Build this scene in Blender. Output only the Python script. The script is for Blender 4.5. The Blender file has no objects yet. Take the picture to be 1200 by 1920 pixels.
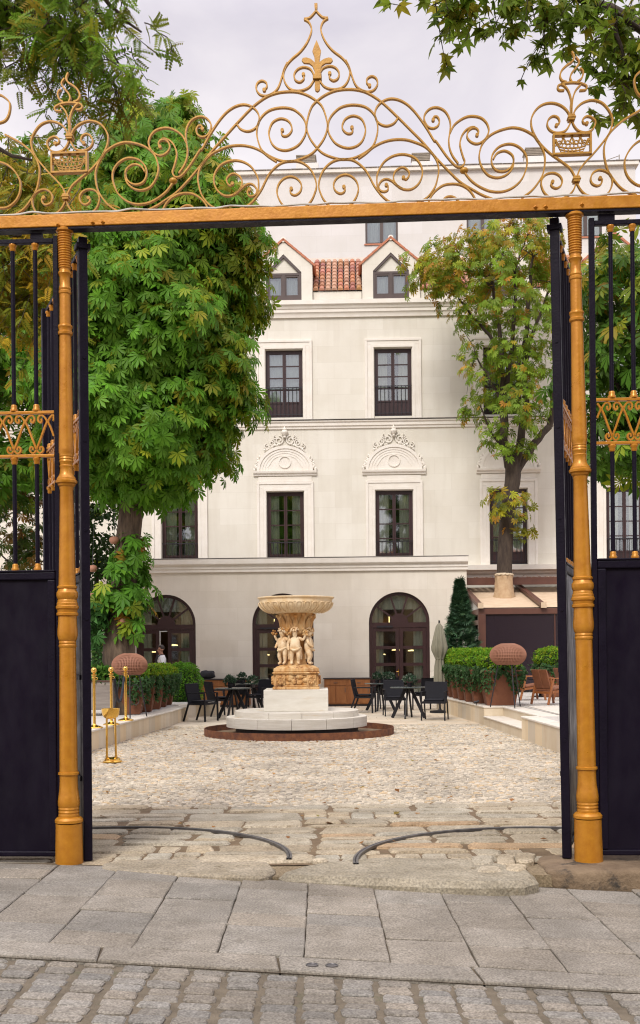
import bpy, math, random
import numpy as np
from mathutils import Vector, Matrix, Euler
random.seed(7)
RNG = np.random.default_rng(11)
scene = bpy.context.scene
COL = scene.collection
R = math.radians
PI = math.pi

# ------------------------------------------------------------------ camera model
F = 2050.0                 # focal length in photo pixels (photo is 1200 wide)
HY = 1228.0                # row of the horizon
EYE = 1.6
ROLL = R(0.5)
CAMV = Vector((0, 0, EYE))

def ray(px, py):
    dx, dy = px - 600, HY - py
    return Vector(((dx*math.cos(ROLL) + dy*math.sin(ROLL))/F, 1.0,
                   (-dx*math.sin(ROLL) + dy*math.cos(ROLL))/F))

def P(px, py, Y):
    """world point seen at a photo pixel, at distance Y"""
    return CAMV + ray(px, py)*Y

def gnd(px, py, z=0.0, bx=0.0):
    """world point on the plane z + bx*x seen at a photo pixel"""
    d = ray(px, py)
    t = (EYE - z)/(bx*d.x - d.z)
    return CAMV + d*t

class Frame:
    """vertical plane: origin, yaw; maps pixels to (u, v) and (u, w, v) to the world"""
    def __init__(s, x, y, yaw):
        s.o = Vector((x, y, 0))
        s.U = Vector((math.cos(yaw), -math.sin(yaw), 0))
        s.W = Vector((math.sin(yaw), math.cos(yaw), 0))
        s.M = Matrix(((s.U.x, s.W.x, 0, x), (s.U.y, s.W.y, 0, y), (0, 0, 1, 0), (0, 0, 0, 1)))
    def pick(s, px, py, w=0.0):
        d = ray(px, py)
        o = s.o + s.W*w
        t = (o - CAMV).dot(s.W)/d.dot(s.W)
        p = CAMV + d*t
        return (p - s.o).dot(s.U), p.z
    def at(s, u, w, v):
        return s.o + s.U*u + s.W*w + Vector((0, 0, v))

# ------------------------------------------------------------------ mesh builder
class MB:
    def __init__(s):
        s.v = []; s.f = []
    def add(s, vs, fs):
        n = len(s.v)
        s.v += [Vector(p) for p in vs]
        s.f += [tuple(i + n for i in q) for q in fs]
        return s
    def box(s, x0, x1, y0, y1, z0, z1):
        return s.add([(x0,y0,z0),(x1,y0,z0),(x1,y1,z0),(x0,y1,z0),(x0,y0,z1),(x1,y0,z1),(x1,y1,z1),(x0,y1,z1)],
              [(0,3,2,1),(4,5,6,7),(0,1,5,4),(1,2,6,5),(2,3,7,6),(3,0,4,7)])
    def bar(s, p, q, w, d, side=(0,0,1)):
        """rectangular bar from p to q: w across, d along the 'side' direction"""
        p, q = Vector(p), Vector(q); t = (q - p).normalized(); sd = Vector(side)
        if abs(t.dot(sd)) > .98: sd = Vector((0,1,0)) if abs(t.y) < .9 else Vector((1,0,0))
        a = t.cross(sd).normalized()*w/2; b = a.cross(t).normalized()*d/2
        vs = [p-a-b,p+a-b,p+a+b,p-a+b,q-a-b,q+a-b,q+a+b,q-a+b]
        return s.add(vs, [(0,3,2,1),(4,5,6,7),(0,1,5,4),(1,2,6,5),(2,3,7,6),(3,0,4,7)])
    def tube(s, pts, r, n=8, closed=False, caps=True, flat=1.0):
        pts = [Vector(p) for p in pts]; m = len(pts)
        rs = r if isinstance(r, (list, tuple)) else [r]*m
        base = len(s.v); prev = None
        for i, p in enumerate(pts):
            if closed: t = pts[(i+1) % m] - pts[i-1]
            else: t = pts[min(i+1, m-1)] - pts[max(i-1, 0)]
            if t.length < 1e-9: t = Vector((0,0,1))
            t.normalize()
            if prev is None:
                a = t.orthogonal().normalized()
            else:
                a = prev - t*prev.dot(t)
                a = a.normalized() if a.length > 1e-6 else t.orthogonal().normalized()
            prev = a; b = t.cross(a)
            for k in range(n):
                an = 2*PI*k/n
                s.v.append(p + (a*math.cos(an) + b*math.sin(an)*flat)*rs[i])
        for i in range(m if closed else m-1):
            j = (i+1) % m
            for k in range(n):
                k2 = (k+1) % n
                s.f.append((base+i*n+k, base+i*n+k2, base+j*n+k2, base+j*n+k))
        if caps and not closed:
            s.f.append(tuple(base+k for k in reversed(range(n))))
            s.f.append(tuple(base+(m-1)*n+k for k in range(n)))
        return s
    def lathe(s, prof, n=24, o=(0,0,0), axis=None, mod=None):
        """prof = [(radius, height)] bottom to top"""
        o = Vector(o); base = len(s.v); m = len(prof)
        ax = Vector(axis).normalized() if axis else Vector((0,0,1))
        a = ax.cross(Vector((0,1,0))).normalized(); b = ax.cross(a)
        a, b = -b, a
        for i, (r, h) in enumerate(prof):
            for k in range(n):
                an = 2*PI*k/n
                rr = r*(mod(an, i) if mod else 1)
                s.v.append(o + ax*h + (a*math.cos(an) + b*math.sin(an))*rr)
        for i in range(m-1):
            for k in range(n):
                k2 = (k+1) % n
                s.f.append((base+i*n+k, base+i*n+k2, base+(i+1)*n+k2, base+(i+1)*n+k))
        if prof[0][0] > 1e-5: s.f.append(tuple(base+k for k in reversed(range(n))))
        if prof[-1][0] > 1e-5: s.f.append(tuple(base+(m-1)*n+k for k in range(n)))
        return s
    def prism(s, poly, y0, y1):
        """poly [(x, z)] counter-clockwise seen from -y, extruded from y0 to y1"""
        n = len(poly)
        vs = [(x, y0, z) for x, z in poly] + [(x, y1, z) for x, z in poly]
        fs = [tuple(range(n)), tuple(range(2*n-1, n-1, -1))]
        for i in range(n):
            j = (i+1) % n
            fs.append((i, n+i, n+j, j))
        return s.add(vs, fs)
    def slab(s, poly, z0, z1, bev=0.0, dz=None):
        """poly [(x, y)] counter-clockwise from above; extruded, top edge bevelled inward"""
        n = len(poly); cx = sum(p[0] for p in poly)/n; cy = sum(p[1] for p in poly)/n
        zt = (lambda x, y: z1) if dz is None else dz
        vs = [(x, y, zt(x, y) - (z1 - z0)) for x, y in poly] + [(x, y, zt(x, y) - bev) for x, y in poly]
        fs = []
        for i in range(n):
            j = (i+1) % n; fs.append((i, j, n+j, n+i))
        if bev > 0:
            for x, y in poly:
                d = math.hypot(x-cx, y-cy) or 1
                k = max(0.2, 1 - bev*1.2/d)
                X, Y = cx + (x-cx)*k, cy + (y-cy)*k
                vs.append((X, Y, zt(X, Y)))
            for i in range(n):
                j = (i+1) % n; fs.append((n+i, n+j, 2*n+j, 2*n+i))
            fs.append(tuple(range(2*n, 3*n)))
        else: fs.append(tuple(range(n, 2*n)))
        return s.add(vs, fs)
    def ribbon(s, pts, t, y0, y1, taper=0.0):
        """flat bar following pts [(x, z)]; thickness t in the plane, depth y0..y1"""
        m = len(pts); base = len(s.v); ac = []
        for i, (x, z) in enumerate(pts):
            a = pts[max(i-1, 0)]; b = pts[min(i+1, m-1)]
            tx, tz = b[0]-a[0], b[1]-a[1]; L = math.hypot(tx, tz) or 1
            nx, nz = -tz/L*t/2, tx/L*t/2
            k = 1.0
            s.v += [Vector((x-nx*k, y0, z-nz*k)), Vector((x+nx*k, y0, z+nz*k)),
                    Vector((x+nx*k, y1, z+nz*k)), Vector((x-nx*k, y1, z-nz*k))]
        for i in range(m-1):
            a = base+i*4; b = a+4
            for k in range(4):
                k2 = (k+1) % 4; s.f.append((a+k, a+k2, b+k2, b+k))
        s.f.append((base+3, base+2, base+1, base)); e = base+(m-1)*4
        s.f.append((e, e+1, e+2, e+3))
        return s
    def sphere(s, c, r, n=12, m=8, sc=(1,1,1)):
        prof = [(max(1e-6, r*math.sin(PI*i/m)), -r*math.cos(PI*i/m)) for i in range(m+1)]
        b = len(s.v); s.lathe(prof, n)
        for i in range(b, len(s.v)):
            p = s.v[i]; s.v[i] = Vector((p.x*sc[0]+c[0], p.y*sc[1]+c[1], p.z*sc[2]+c[2]))
        return s
    def xf(s, M, start=0):
        for i in range(start, len(s.v)): s.v[i] = M @ s.v[i]
        return s
    def join(s, o, M=None):
        return s.add([M @ p if M else p for p in o.v], o.f)
    def build(s, name, m, parent=None, smooth=None, bevel=0.0, local=False, loc=None, recalc=True):
        M = None
        if parent is not None and not local: M = ROOT[parent.name].inverted()
        if parent is None and loc is not None: M = Matrix.Translation(-Vector(loc))
        vs = [M @ p for p in s.v] if M else s.v
        me = bpy.data.meshes.new(name)
        me.from_pydata([tuple(p) for p in vs], [], s.f)
        if recalc:
            import bmesh
            bm = bmesh.new(); bm.from_mesh(me)
            bmesh.ops.recalc_face_normals(bm, faces=bm.faces); bm.to_mesh(me); bm.free()
        me.materials.append(m)
        if smooth is not None:
            me.polygons.foreach_set('use_smooth', [True]*len(me.polygons))
            me.set_sharp_from_angle(angle=R(smooth))
        o = bpy.data.objects.new(name, me); COL.objects.link(o)
        if parent is not None:
            o.parent = parent; ROOT[o.name] = ROOT[parent.name]
        else:
            if loc is not None: o.location = loc
            ROOT[o.name] = Matrix.Translation(loc) if loc is not None else Matrix.Identity(4)
        if bevel > 0:
            b = o.modifiers.new('bevel', 'BEVEL'); b.width = bevel; b.segments = 2
            b.limit_method = 'ANGLE'; b.angle_limit = R(40)
        return o

ROOT = {}
def tag(o, label=None, cat=None, group=None, kind=None):
    if label: o['label'] = label
    if cat: o['category'] = cat
    if group: o['group'] = group
    if kind: o['kind'] = kind
    return o
def thing(name, label, cat, loc=(0,0,0), rz=0.0, group=None):
    o = bpy.data.objects.new(name, None); COL.objects.link(o)
    o.empty_display_size = .2
    o.location = loc; o.rotation_euler = (0, 0, rz)
    ROOT[o.name] = Matrix.Translation(Vector(loc)) @ Matrix.Rotation(rz, 4, 'Z')
    return tag(o, label, cat, group)
def kids(o): return [c for c in COL.objects if c.parent is o]
def copy_tree(o, parent=None):
    c = o.copy(); COL.objects.link(c)
    if parent is not None: c.parent = parent
    for ch in list(o.children): copy_tree(ch, c)
    return c
def dup(o, label, loc, rz=0.0, group=None):
    c = copy_tree(o); c.location = loc; c.rotation_euler = (0, 0, rz)
    ROOT[c.name] = Matrix.Translation(Vector(loc)) @ Matrix.Rotation(rz, 4, 'Z')
    c['label'] = label
    if group: c['group'] = group
    return c

def catmull(pts, n=6, closed=False):
    out = []; m = len(pts)
    g = (lambda i: pts[i % m]) if closed else (lambda i: pts[min(max(i, 0), m-1)])
    for i in range(m if closed else m-1):
        p0, p1, p2, p3 = g(i-1), g(i), g(i+1), g(i+2)
        for k in range(n):
            t = k/n
            out.append(tuple(.5*((2*b) + (-a+c)*t + (2*a-5*b+4*c-d)*t*t + (-a+3*b-3*c+d)*t**3)
                             for a, b, c, d in zip(p0, p1, p2, p3)))
    if not closed: out.append(tuple(pts[-1]))
    return out

def big_mesh(name, V, Fq, m, parent=None, tint=None, loc=None, kind=None, smooth=False):
    """fast mesh from numpy arrays of quads; tint = per-vertex colour (n, 3); V in world coordinates"""
    V = np.asarray(V, float)
    if parent is not None: M = np.array(ROOT[parent.name].inverted())
    elif loc is not None: M = np.array(Matrix.Translation(-Vector(loc)))
    else: M = np.eye(4)
    V = V @ M[:3,:3].T + M[:3,3]
    me = bpy.data.meshes.new(name); nf = len(Fq); k = Fq.shape[1]
    me.vertices.add(len(V)); me.vertices.foreach_set('co', V.astype(np.float32).ravel())
    me.loops.add(nf*k); me.loops.foreach_set('vertex_index', Fq.astype(np.int32).ravel())
    me.polygons.add(nf); me.polygons.foreach_set('loop_start', np.arange(0, nf*k, k, dtype=np.int32))
    if smooth: me.polygons.foreach_set('use_smooth', np.ones(nf, bool))
    if tint is not None:
        at = me.attributes.new('tint', 'FLOAT_COLOR', 'POINT')
        at.data.foreach_set('color', np.concatenate([tint, np.ones((len(tint), 1))], 1).astype(np.float32).ravel())
    me.update(calc_edges=True); me.validate()
    me.materials.append(m)
    o = bpy.data.objects.new(name, me); COL.objects.link(o)
    if parent is not None: o.parent = parent; ROOT[o.name] = ROOT[parent.name]
    else:
        if loc is not None: o.location = loc
        ROOT[o.name] = Matrix.Translation(loc) if loc is not None else Matrix.Identity(4)
    if kind: o['kind'] = kind
    return o

# ------------------------------------------------------------------ materials
def srgb(r, g, b):
    f = lambda c: (c/255/12.92) if c/255 <= .04045 else ((c/255+.055)/1.055)**2.4
    return (f(r), f(g), f(b), 1)
def mat(name, c1, c2=None, scale=4.0, detail=6.0, rough=.6, metal=0.0, bump=0.0, bscale=30.0, stretch=(1,1,1),
        tint=False, c3=None, s3=2.0, t3=.6, spec=.5, coat=0.0, rvar=0.0, lo=.35, hi=.65, objrand=0.0, transl=0.0):
    m = bpy.data.materials.new(name); m.use_nodes = True
    nt = m.node_tree; N = nt.nodes; L = nt.links; bs = N['Principled BSDF']
    c1 = tuple(c1[:3]) + (1,)
    tc = N.new('ShaderNodeTexCoord'); mp = N.new('ShaderNodeMapping'); mp.inputs['Scale'].default_value = stretch
    L.new(tc.outputs['Object'], mp.inputs['Vector'])
    col = None
    if c2 is not None:
        nz = N.new('ShaderNodeTexNoise'); nz.inputs['Scale'].default_value = scale; nz.inputs['Detail'].default_value = detail
        nz.inputs['Roughness'].default_value = .62
        L.new(mp.outputs[0], nz.inputs['Vector'])
        rp = N.new('ShaderNodeValToRGB'); rp.color_ramp.elements[0].position = lo; rp.color_ramp.elements[1].position = hi
        rp.color_ramp.elements[0].color = c1; rp.color_ramp.elements[1].color = tuple(c2[:3]) + (1,)
        L.new(nz.outputs[0], rp.inputs[0]); col = rp.outputs[0]
        if c3 is not None:
            n3 = N.new('ShaderNodeTexNoise'); n3.inputs['Scale'].default_value = s3; n3.inputs['Detail'].default_value = 8
            n3.inputs['Roughness'].default_value = .7
            L.new(mp.outputs[0], n3.inputs['Vector'])
            r3 = N.new('ShaderNodeValToRGB'); r3.color_ramp.elements[0].position = t3; r3.color_ramp.elements[1].position = t3+.12
            L.new(n3.outputs[0], r3.inputs[0])
            mx = N.new('ShaderNodeMix'); mx.data_type = 'RGBA'
            L.new(r3.outputs[0], mx.inputs['Factor']); L.new(col, mx.inputs['A']); mx.inputs['B'].default_value = tuple(c3[:3]) + (1,)
            col = mx.outputs['Result']
    if tint:
        at = N.new('ShaderNodeAttribute'); at.attribute_name = 'tint'
        mx = N.new('ShaderNodeMix'); mx.data_type = 'RGBA'; mx.blend_type = 'MULTIPLY'; mx.inputs['Factor'].default_value = 1
        if col: L.new(col, mx.inputs['A'])
        else: mx.inputs['A'].default_value = c1
        L.new(at.outputs['Color'], mx.inputs['B']); col = mx.outputs['Result']
    if objrand:
        oi = N.new('ShaderNodeObjectInfo'); hs = N.new('ShaderNodeHueSaturation')
        ma = N.new('ShaderNodeMapRange'); ma.inputs['To Min'].default_value = 1-objrand; ma.inputs['To Max'].default_value = 1+objrand
        L.new(oi.outputs['Random'], ma.inputs['Value']); L.new(ma.outputs[0], hs.inputs['Value'])
        if col: L.new(col, hs.inputs['Color'])
        else: hs.inputs['Color'].default_value = c1
        col = hs.outputs[0]
    if col: L.new(col, bs.inputs['Base Color'])
    else: bs.inputs['Base Color'].default_value = c1
    bs.inputs['Roughness'].default_value = rough; bs.inputs['Metallic'].default_value = metal
    bs.inputs['Specular IOR Level'].default_value = spec; bs.inputs['Coat Weight'].default_value = coat
    if rvar:
        n4 = N.new('ShaderNodeTexNoise'); n4.inputs['Scale'].default_value = 9; n4.inputs['Detail'].default_value = 6
        L.new(mp.outputs[0], n4.inputs['Vector'])
        ma = N.new('ShaderNodeMapRange'); ma.inputs['From Min'].default_value = .3; ma.inputs['From Max'].default_value = .7
        ma.inputs['To Min'].default_value = max(0, rough-rvar); ma.inputs['To Max'].default_value = min(1, rough+rvar)
        L.new(n4.outputs[0], ma.inputs['Value']); L.new(ma.outputs[0], bs.inputs['Roughness'])
    if bump:
        nb = N.new('ShaderNodeTexNoise'); nb.inputs['Scale'].default_value = bscale; nb.inputs['Detail'].default_value = 8
        L.new(mp.outputs[0], nb.inputs['Vector'])
        bp = N.new('ShaderNodeBump'); bp.inputs['Strength'].default_value = bump; bp.inputs['Distance'].default_value = .02
        L.new(nb.outputs[0], bp.inputs['Height']); L.new(bp.outputs[0], bs.inputs['Normal'])
    if transl:
        out = N['Material Output']; tr = N.new('ShaderNodeBsdfTranslucent'); ms = N.new('ShaderNodeMixShader')
        ms.inputs[0].default_value = transl
        if col: L.new(col, tr.inputs['Color'])
        else: tr.inputs['Color'].default_value = c1
        L.new(bs.outputs[0], ms.inputs[1]); L.new(tr.outputs[0], ms.inputs[2]); L.new(ms.outputs[0], out.inputs['Surface'])
    return m

def wall_mat(name, c1, c2, mortar, bw=1.0, bh=.5, wear=(.5,.45,.37), mort=.006, streak=.4, bump=.12):
    m = mat(name, c1, c2, scale=.8, rough=.8, bump=bump, bscale=25)
    nt = m.node_tree; N = nt.nodes; L = nt.links; bs = N['Principled BSDF']
    src = bs.inputs['Base Color'].links[0].from_socket
    tc = N.new('ShaderNodeTexCoord'); sx = N.new('ShaderNodeSeparateXYZ'); cb = N.new('ShaderNodeCombineXYZ')
    L.new(tc.outputs['Object'], sx.inputs[0])
    ad = N.new('ShaderNodeMath'); ad.operation = 'ADD'
    L.new(sx.outputs['X'], ad.inputs[0]); L.new(sx.outputs['Y'], ad.inputs[1])
    L.new(ad.outputs[0], cb.inputs['X']); L.new(sx.outputs['Z'], cb.inputs['Y'])
    br = N.new('ShaderNodeTexBrick'); br.inputs['Scale'].default_value = 1
    br.inputs['Brick Width'].default_value = bw; br.inputs['Row Height'].default_value = bh
    br.inputs['Mortar Size'].default_value = mort; br.inputs['Mortar Smooth'].default_value = .3
    br.inputs['Color1'].default_value = (1,1,1,1); br.inputs['Color2'].default_value = (.93,.92,.9,1)
    br.inputs['Mortar'].default_value = tuple(mortar) + (1,)
    L.new(cb.outputs[0], br.inputs['Vector'])
    mx = N.new('ShaderNodeMix'); mx.data_type = 'RGBA'; mx.blend_type = 'MULTIPLY'; mx.inputs['Factor'].default_value = 1
    L.new(src, mx.inputs['A']); L.new(br.outputs['Color'], mx.inputs['B'])
    # rain streaks, stretched downwards
    mp = N.new('ShaderNodeMapping'); mp.inputs['Scale'].default_value = (2.2, 2.2, .25)
    nz = N.new('ShaderNodeTexNoise'); nz.inputs['Scale'].default_value = 1.6; nz.inputs['Detail'].default_value = 7
    L.new(tc.outputs['Object'], mp.inputs['Vector']); L.new(mp.outputs[0], nz.inputs['Vector'])
    rp = N.new('ShaderNodeMapRange'); rp.inputs['From Min'].default_value = .5; rp.inputs['From Max'].default_value = .8
    rp.inputs['To Max'].default_value = streak
    L.new(nz.outputs[0], rp.inputs['Value'])
    m2 = N.new('ShaderNodeMix'); m2.data_type = 'RGBA'
    L.new(rp.outputs[0], m2.inputs['Factor']); L.new(mx.outputs['Result'], m2.inputs['A']); m2.inputs['B'].default_value = tuple(wear) + (1,)
    L.new(m2.outputs['Result'], bs.inputs['Base Color'])
    return m

def glass_mat(name, refl=.35, tintc=(.90,.94,.92), rough=.03):
    m = bpy.data.materials.new(name); m.use_nodes = True
    nt = m.node_tree; N = nt.nodes; L = nt.links; N.clear()
    out = N.new('ShaderNodeOutputMaterial'); tr = N.new('ShaderNodeBsdfTransparent'); gl = N.new('ShaderNodeBsdfGlossy')
    tr.inputs[0].default_value = tuple(tintc) + (1,); gl.inputs['Roughness'].default_value = rough
    gl.inputs['Color'].default_value = (.95,.97,1,1)
    fr = N.new('ShaderNodeFresnel'); fr.inputs['IOR'].default_value = 1.5
    ad = N.new('ShaderNodeMath'); ad.operation = 'ADD'; ad.inputs[1].default_value = refl; ad.use_clamp = True
    nz = N.new('ShaderNodeTexNoise'); nz.inputs['Scale'].default_value = 1.3
    tc = N.new('ShaderNodeTexCoord'); L.new(tc.outputs['Object'], nz.inputs['Vector'])
    bp = N.new('ShaderNodeBump'); bp.inputs['Strength'].default_value = .05; bp.inputs['Distance'].default_value = .03
    L.new(nz.outputs[0], bp.inputs['Height']); L.new(bp.outputs[0], gl.inputs['Normal'])
    ms = N.new('ShaderNodeMixShader')
    L.new(fr.outputs[0], ad.inputs[0]); L.new(ad.outputs[0], ms.inputs[0]); L.new(tr.outputs[0], ms.inputs[1]); L.new(gl.outputs[0], ms.inputs[2])
    L.new(ms.outputs[0], out.inputs[0])
    return m

M = {}
M['gold'] = mat('gold_paint', (.50,.215,.017), (.42,.165,.012), scale=14, rough=.36, metal=.25, bump=.09, bscale=45, c3=(.36,.14,.015), s3=11, t3=.66, rvar=.1)
M['gold_flat'] = mat('gold_paint_weathered', (.42,.215,.022), (.32,.155,.015), scale=18, rough=.42, metal=.2, bump=.06, bscale=60, c3=(.22,.10,.02), s3=9, t3=.64)
M['black'] = mat('black_paint', (.0045,.0028,.0085), (.0075,.0050,.013), scale=7, rough=.5, spec=.13, bump=.15, bscale=60, c3=(.045,.035,.05), s3=38, t3=.74, rvar=.1)
M['sheet'] = mat('black_sheet_iron', (.0045,.0028,.0085), (.0080,.0055,.013), scale=2.5, rough=.42, spec=.15, bump=.35, bscale=2.6, stretch=(1,1,.5), c3=(.060,.050,.062), s3=26, t3=.755, rvar=.14)
M['brass'] = mat('polished_brass', (.78,.50,.13), (.70,.42,.09), scale=6, rough=.16, metal=1, rvar=.06)
M['wall'] = wall_mat('render_wall', (.71,.68,.605), (.655,.62,.54), (.89,.88,.86), bw=1.15, bh=.56, streak=.34)
M['wall2'] = wall_mat('annex_wall', (.72,.67,.58), (.66,.60,.51), (.90,.89,.86), bw=1.2, bh=.52, streak=.36)
M['wall3'] = wall_mat('rear_wall', (.66,.64,.62), (.62,.60,.575), (.90,.89,.88), bw=1.3, bh=.7, streak=.2)
M['trim'] = mat('stone_trim', (.75,.71,.645), (.70,.65,.575), scale=3, rough=.75, bump=.12, bscale=40, c3=(.5,.44,.36), s3=3, t3=.68)
M['carve'] = mat('carved_trim', (.74,.70,.63), (.68,.63,.55), scale=9, rough=.8, bump=.1, bscale=60)
M['brown'] = mat('dark_brown_paint', (.042,.017,.017), (.030,.012,.012), scale=5, rough=.38, bump=.06)
M['brown2'] = mat('umber_paint', (.075,.05,.045), (.06,.04,.036), scale=5, rough=.45)
M['grille'] = mat('iron_grille', (.012,.010,.014), rough=.5)
M['glass'] = glass_mat('window_glass', .13)
M['glass_low'] = glass_mat('door_glass', .07)
M['dark'] = mat('dark_interior', (.018,.014,.012), (.045,.03,.02), scale=1.5, rough=.9)
M['curtain'] = mat('curtain_cloth', (.72,.68,.58), (.62,.58,.48), scale=2, stretch=(9,9,.3), rough=.9, bump=.3, bscale=8)
M['curtain2'] = mat('pale_curtain', (.78,.78,.76), (.70,.70,.69), scale=2, stretch=(9,9,.3), rough=.9)
M['zinc'] = mat('lead_flashing', (.22,.20,.18), (.32,.29,.26), scale=3, rough=.6)
M['vent'] = mat('vent_slats', (.19,.16,.12), (.26,.22,.17), scale=4, rough=.7)
# ------------------------------------------------------------------ the gate
GF = Frame(0, 8.4, R(3.5))
GM = GF.M
UM = 0.013                                   # axis of symmetry of the gate in u
def c1(x, y): return 590 + x/5, 140 + y/5
def c2(x, y): return 780 + x/5.217, 180 + y/5.217
def c3(x, y): return 980 + x/5.4545, 90 + y/5.4545
def c4(x, y): return 470 + x/4.8, y/4.8
def uv(conv, pts): return [GF.pick(*conv(x, y)) for x, y in pts]
def mir(pts): return [(2*UM - u, v) for u, v in pts]

STROKES = []     # (name, points in (u, v), ball at start, mirrored too)
def st(*segs, name='scroll', ball=True, both=True, n=6):
    pts = []
    for conv, p in segs: pts += uv(conv, p)
    STROKES.append((name, catmull(pts, n), ball, both))
# great arch that sweeps up from the beam and curls into the central scroll
st((c1, [(350,500),(358,527),(345,552),(310,556),(275,532),(258,490),(280,430),(325,397),(380,390),(440,420),(470,480),(476,540),(450,618),(400,668),(330,690),(260,680),(195,645),(152,590),(130,540),(126,480),(140,420),(180,362),(250,308),(350,286),(460,300),(535,350),(578,420),(592,510),(576,600),(540,680),(460,742),(370,783),(290,796),(210,790),(100,752),(35,703)]),
   (c1, [(-38,610),(-72,520),(-68,430),(-30,310),(30,243),(110,188),(200,152),(300,140),(400,146),(500,177),(630,262),(780,402),(900,522),(1000,622),(1065,695)]),
   (c2, [(200,612),(330,748),(440,850),(560,922),(650,972),(780,1022)]), name='arch_scroll')
st((c1, [(410,792),(480,742),(550,682),(640,636),(740,612),(850,612),(940,636),(1030,675),(1100,740),(1145,810),(1162,890),(1155,960),(1130,1050),(1080,1128),(1030,1172),(955,1210)]), ball=False)
st((c1, [(275,1055),(286,1080),(270,1108),(235,1117),(195,1092),(178,1045),(190,998),(230,957),(290,940),(350,960),(395,1010),(410,1080),(390,1150),(350,1210),(300,1243),(225,1262),(150,1240),(90,1182),(55,1112),(38,1045),(52,965),(90,888),(150,830),(220,800),(300,796),(360,806),(420,842),(480,902),(520,972),(552,1034),(592,1092),(640,1147),(700,1192),(795,1222)]))
st((c1, [(832,968),(855,985),(880,960),(886,920),(852,882),(808,876),(760,907),(740,952),(745,1002),(785,1052),(840,1078),(900,1078),(950,1050),(990,1000),(1010,930),(998,860),(950,792),(880,757),(800,750),(720,772),(650,822),(602,900),(584,960),(586,1040),(600,1092)]))
st((c1, [(672,1037),(688,1052),(684,1086),(650,1100),(612,1086),(600,1045),(626,1000),(670,981),(720,998),(770,1040),(825,1074)]))
st((c1, [(785,402),(742,460),(670,484),(600,456),(567,392),(576,322),(626,262),(700,230),(780,237),(860,277),(930,342),(1000,432),(1060,522),(1120,622)]),
   (c2, [(200,452),(300,592),(380,680),(430,700),(462,682),(476,645),(460,598),(437,520),(430,460),(450,390),(490,337),(540,310),(580,310)]), ball=False)
st((c2, [(597,385),(612,355),(592,322),(550,318),(510,350),(499,400),(522,440),(570,468),(620,466),(672,430),(702,380),(712,330),(690,268),(640,220),(570,201),(500,206),(430,240),(370,292),(332,365)]))
st((c2, [(168,237),(176,208),(208,208),(228,248),(214,295),(170,319),(120,306),(86,256),(80,202),(110,150),(160,119),(220,118),(280,150),(320,210),(336,280),(330,360),(320,440),(330,520),(360,592),(412,662)]))
st((c2, [(955,620),(950,690),(920,742),(870,782),(810,801),(750,796),(692,766),(640,692),(618,610),(625,540),(650,470),(700,410),(760,366),(850,330),(950,312),(1050,332),(1145,385)]),
   (c3, [(140,935),(190,1010),(222,1095),(226,1180),(205,1295),(150,1392),(80,1472),(-10,1535)]), ball=False)
st((c2, [(755,622),(790,566),(850,540),(900,550),(946,590),(952,650),(920,710),(860,741),(790,732),(748,685),(738,620),(756,560),(810,502),(880,475),(950,476),(1020,512),(1070,572),(1086,640),(1075,722),(1030,822),(950,897),(850,937),(740,936),(640,900),(550,840),(490,772),(470,735)]), ball=False)
st((c2, [(122,1045),(150,980),(200,922),(270,876),(350,862),(430,871),(500,906),(550,960),(585,1025)]), ball=False)
st((c2, [(248,1042),(290,996),(340,985),(390,1004),(420,1038)]), ball=False)
# the heart with the crown panel
st((c3, [(345,795),(376,765),(360,717),(312,700),(265,733),(250,790),(275,840),(330,869),(400,866),(450,836),(488,765),(492,725),(450,642),(380,587),(290,565),(200,585),(132,640),(90,720),(88,800),(115,882),(170,972),(240,1047),(300,1097),(400,1167),(480,1232),(528,1310),(545,1355)]))
st((c3, [(655,775),(622,772),(613,737),(650,704),(700,711),(740,750),(735,802),(700,848),(640,868),(570,850),(525,800),(505,745),(512,700),(540,632),(600,572),(680,540),(750,541),(820,572),(880,642),(915,722),(910,800),(880,880),(820,967),(720,1087),(640,1172),(580,1252),(556,1320),(550,1355)]))
st((c3, [(305,1372),(288,1395),(302,1422),(345,1438),(390,1410),(402,1355),(370,1305),(310,1281),(240,1296),(200,1340),(188,1400),(220,1482),(280,1532),(360,1552),(440,1527),(482,1500),(522,1450),(545,1385)]))
st((c3, [(790,1335),(810,1352),(800,1395),(760,1413),(710,1390),(694,1340),(720,1280),(780,1250),(850,1265),(902,1310),(916,1380),(890,1462),(840,1512),(770,1536),(700,1522),(640,1500),(590,1452),(552,1385)]))
st((c3, [(495,695),(490,600),(494,540),(470,452),(430,396),(388,372)]), ball=False, name='torch_stem')
st((c3, [(500,695),(502,600),(512,520),(540,440),(592,380)]), ball=False, name='torch_stem')
st((c3, [(425,436),(375,436),(356,408),(372,384),(430,366),(500,357),(580,362),(640,384),(655,405),(640,432),(580,438)]), ball=False, name='torch_plate')
st((c3, [(448,352),(402,337),(381,290),(400,232),(450,182),(508,140),(524,92),(502,42)]), ball=False, name='flame')
st((c3, [(500,347),(485,312),(500,262),(550,200),(574,160),(568,130),(542,98)]), ball=False, name='flame')
st((c3, [(560,347),(600,316),(618,262),(606,226),(580,214)]), ball=False, name='flame')
# beyond the heart the pattern starts over (only its beginning is in view)
st((c3, [(1200,640),(1060,722),(980,782),(900,862),(850,952),(830,1040),(840,1150),(872,1262),(930,1352),(1000,1432),(1080,1482),(1165,1510)]), ball=False)
st((c3, [(1330,905),(1200,950),(1120,1012),(1062,1100),(1040,1180),(1056,1282),(1110,1362),(1200,1412),(1330,1405)]), ball=False)
st((c3, [(1330,210),(1250,215),(1200,245),(1152,292),(1140,350),(1160,440),(1210,497),(1330,520)]), ball=False)
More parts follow.
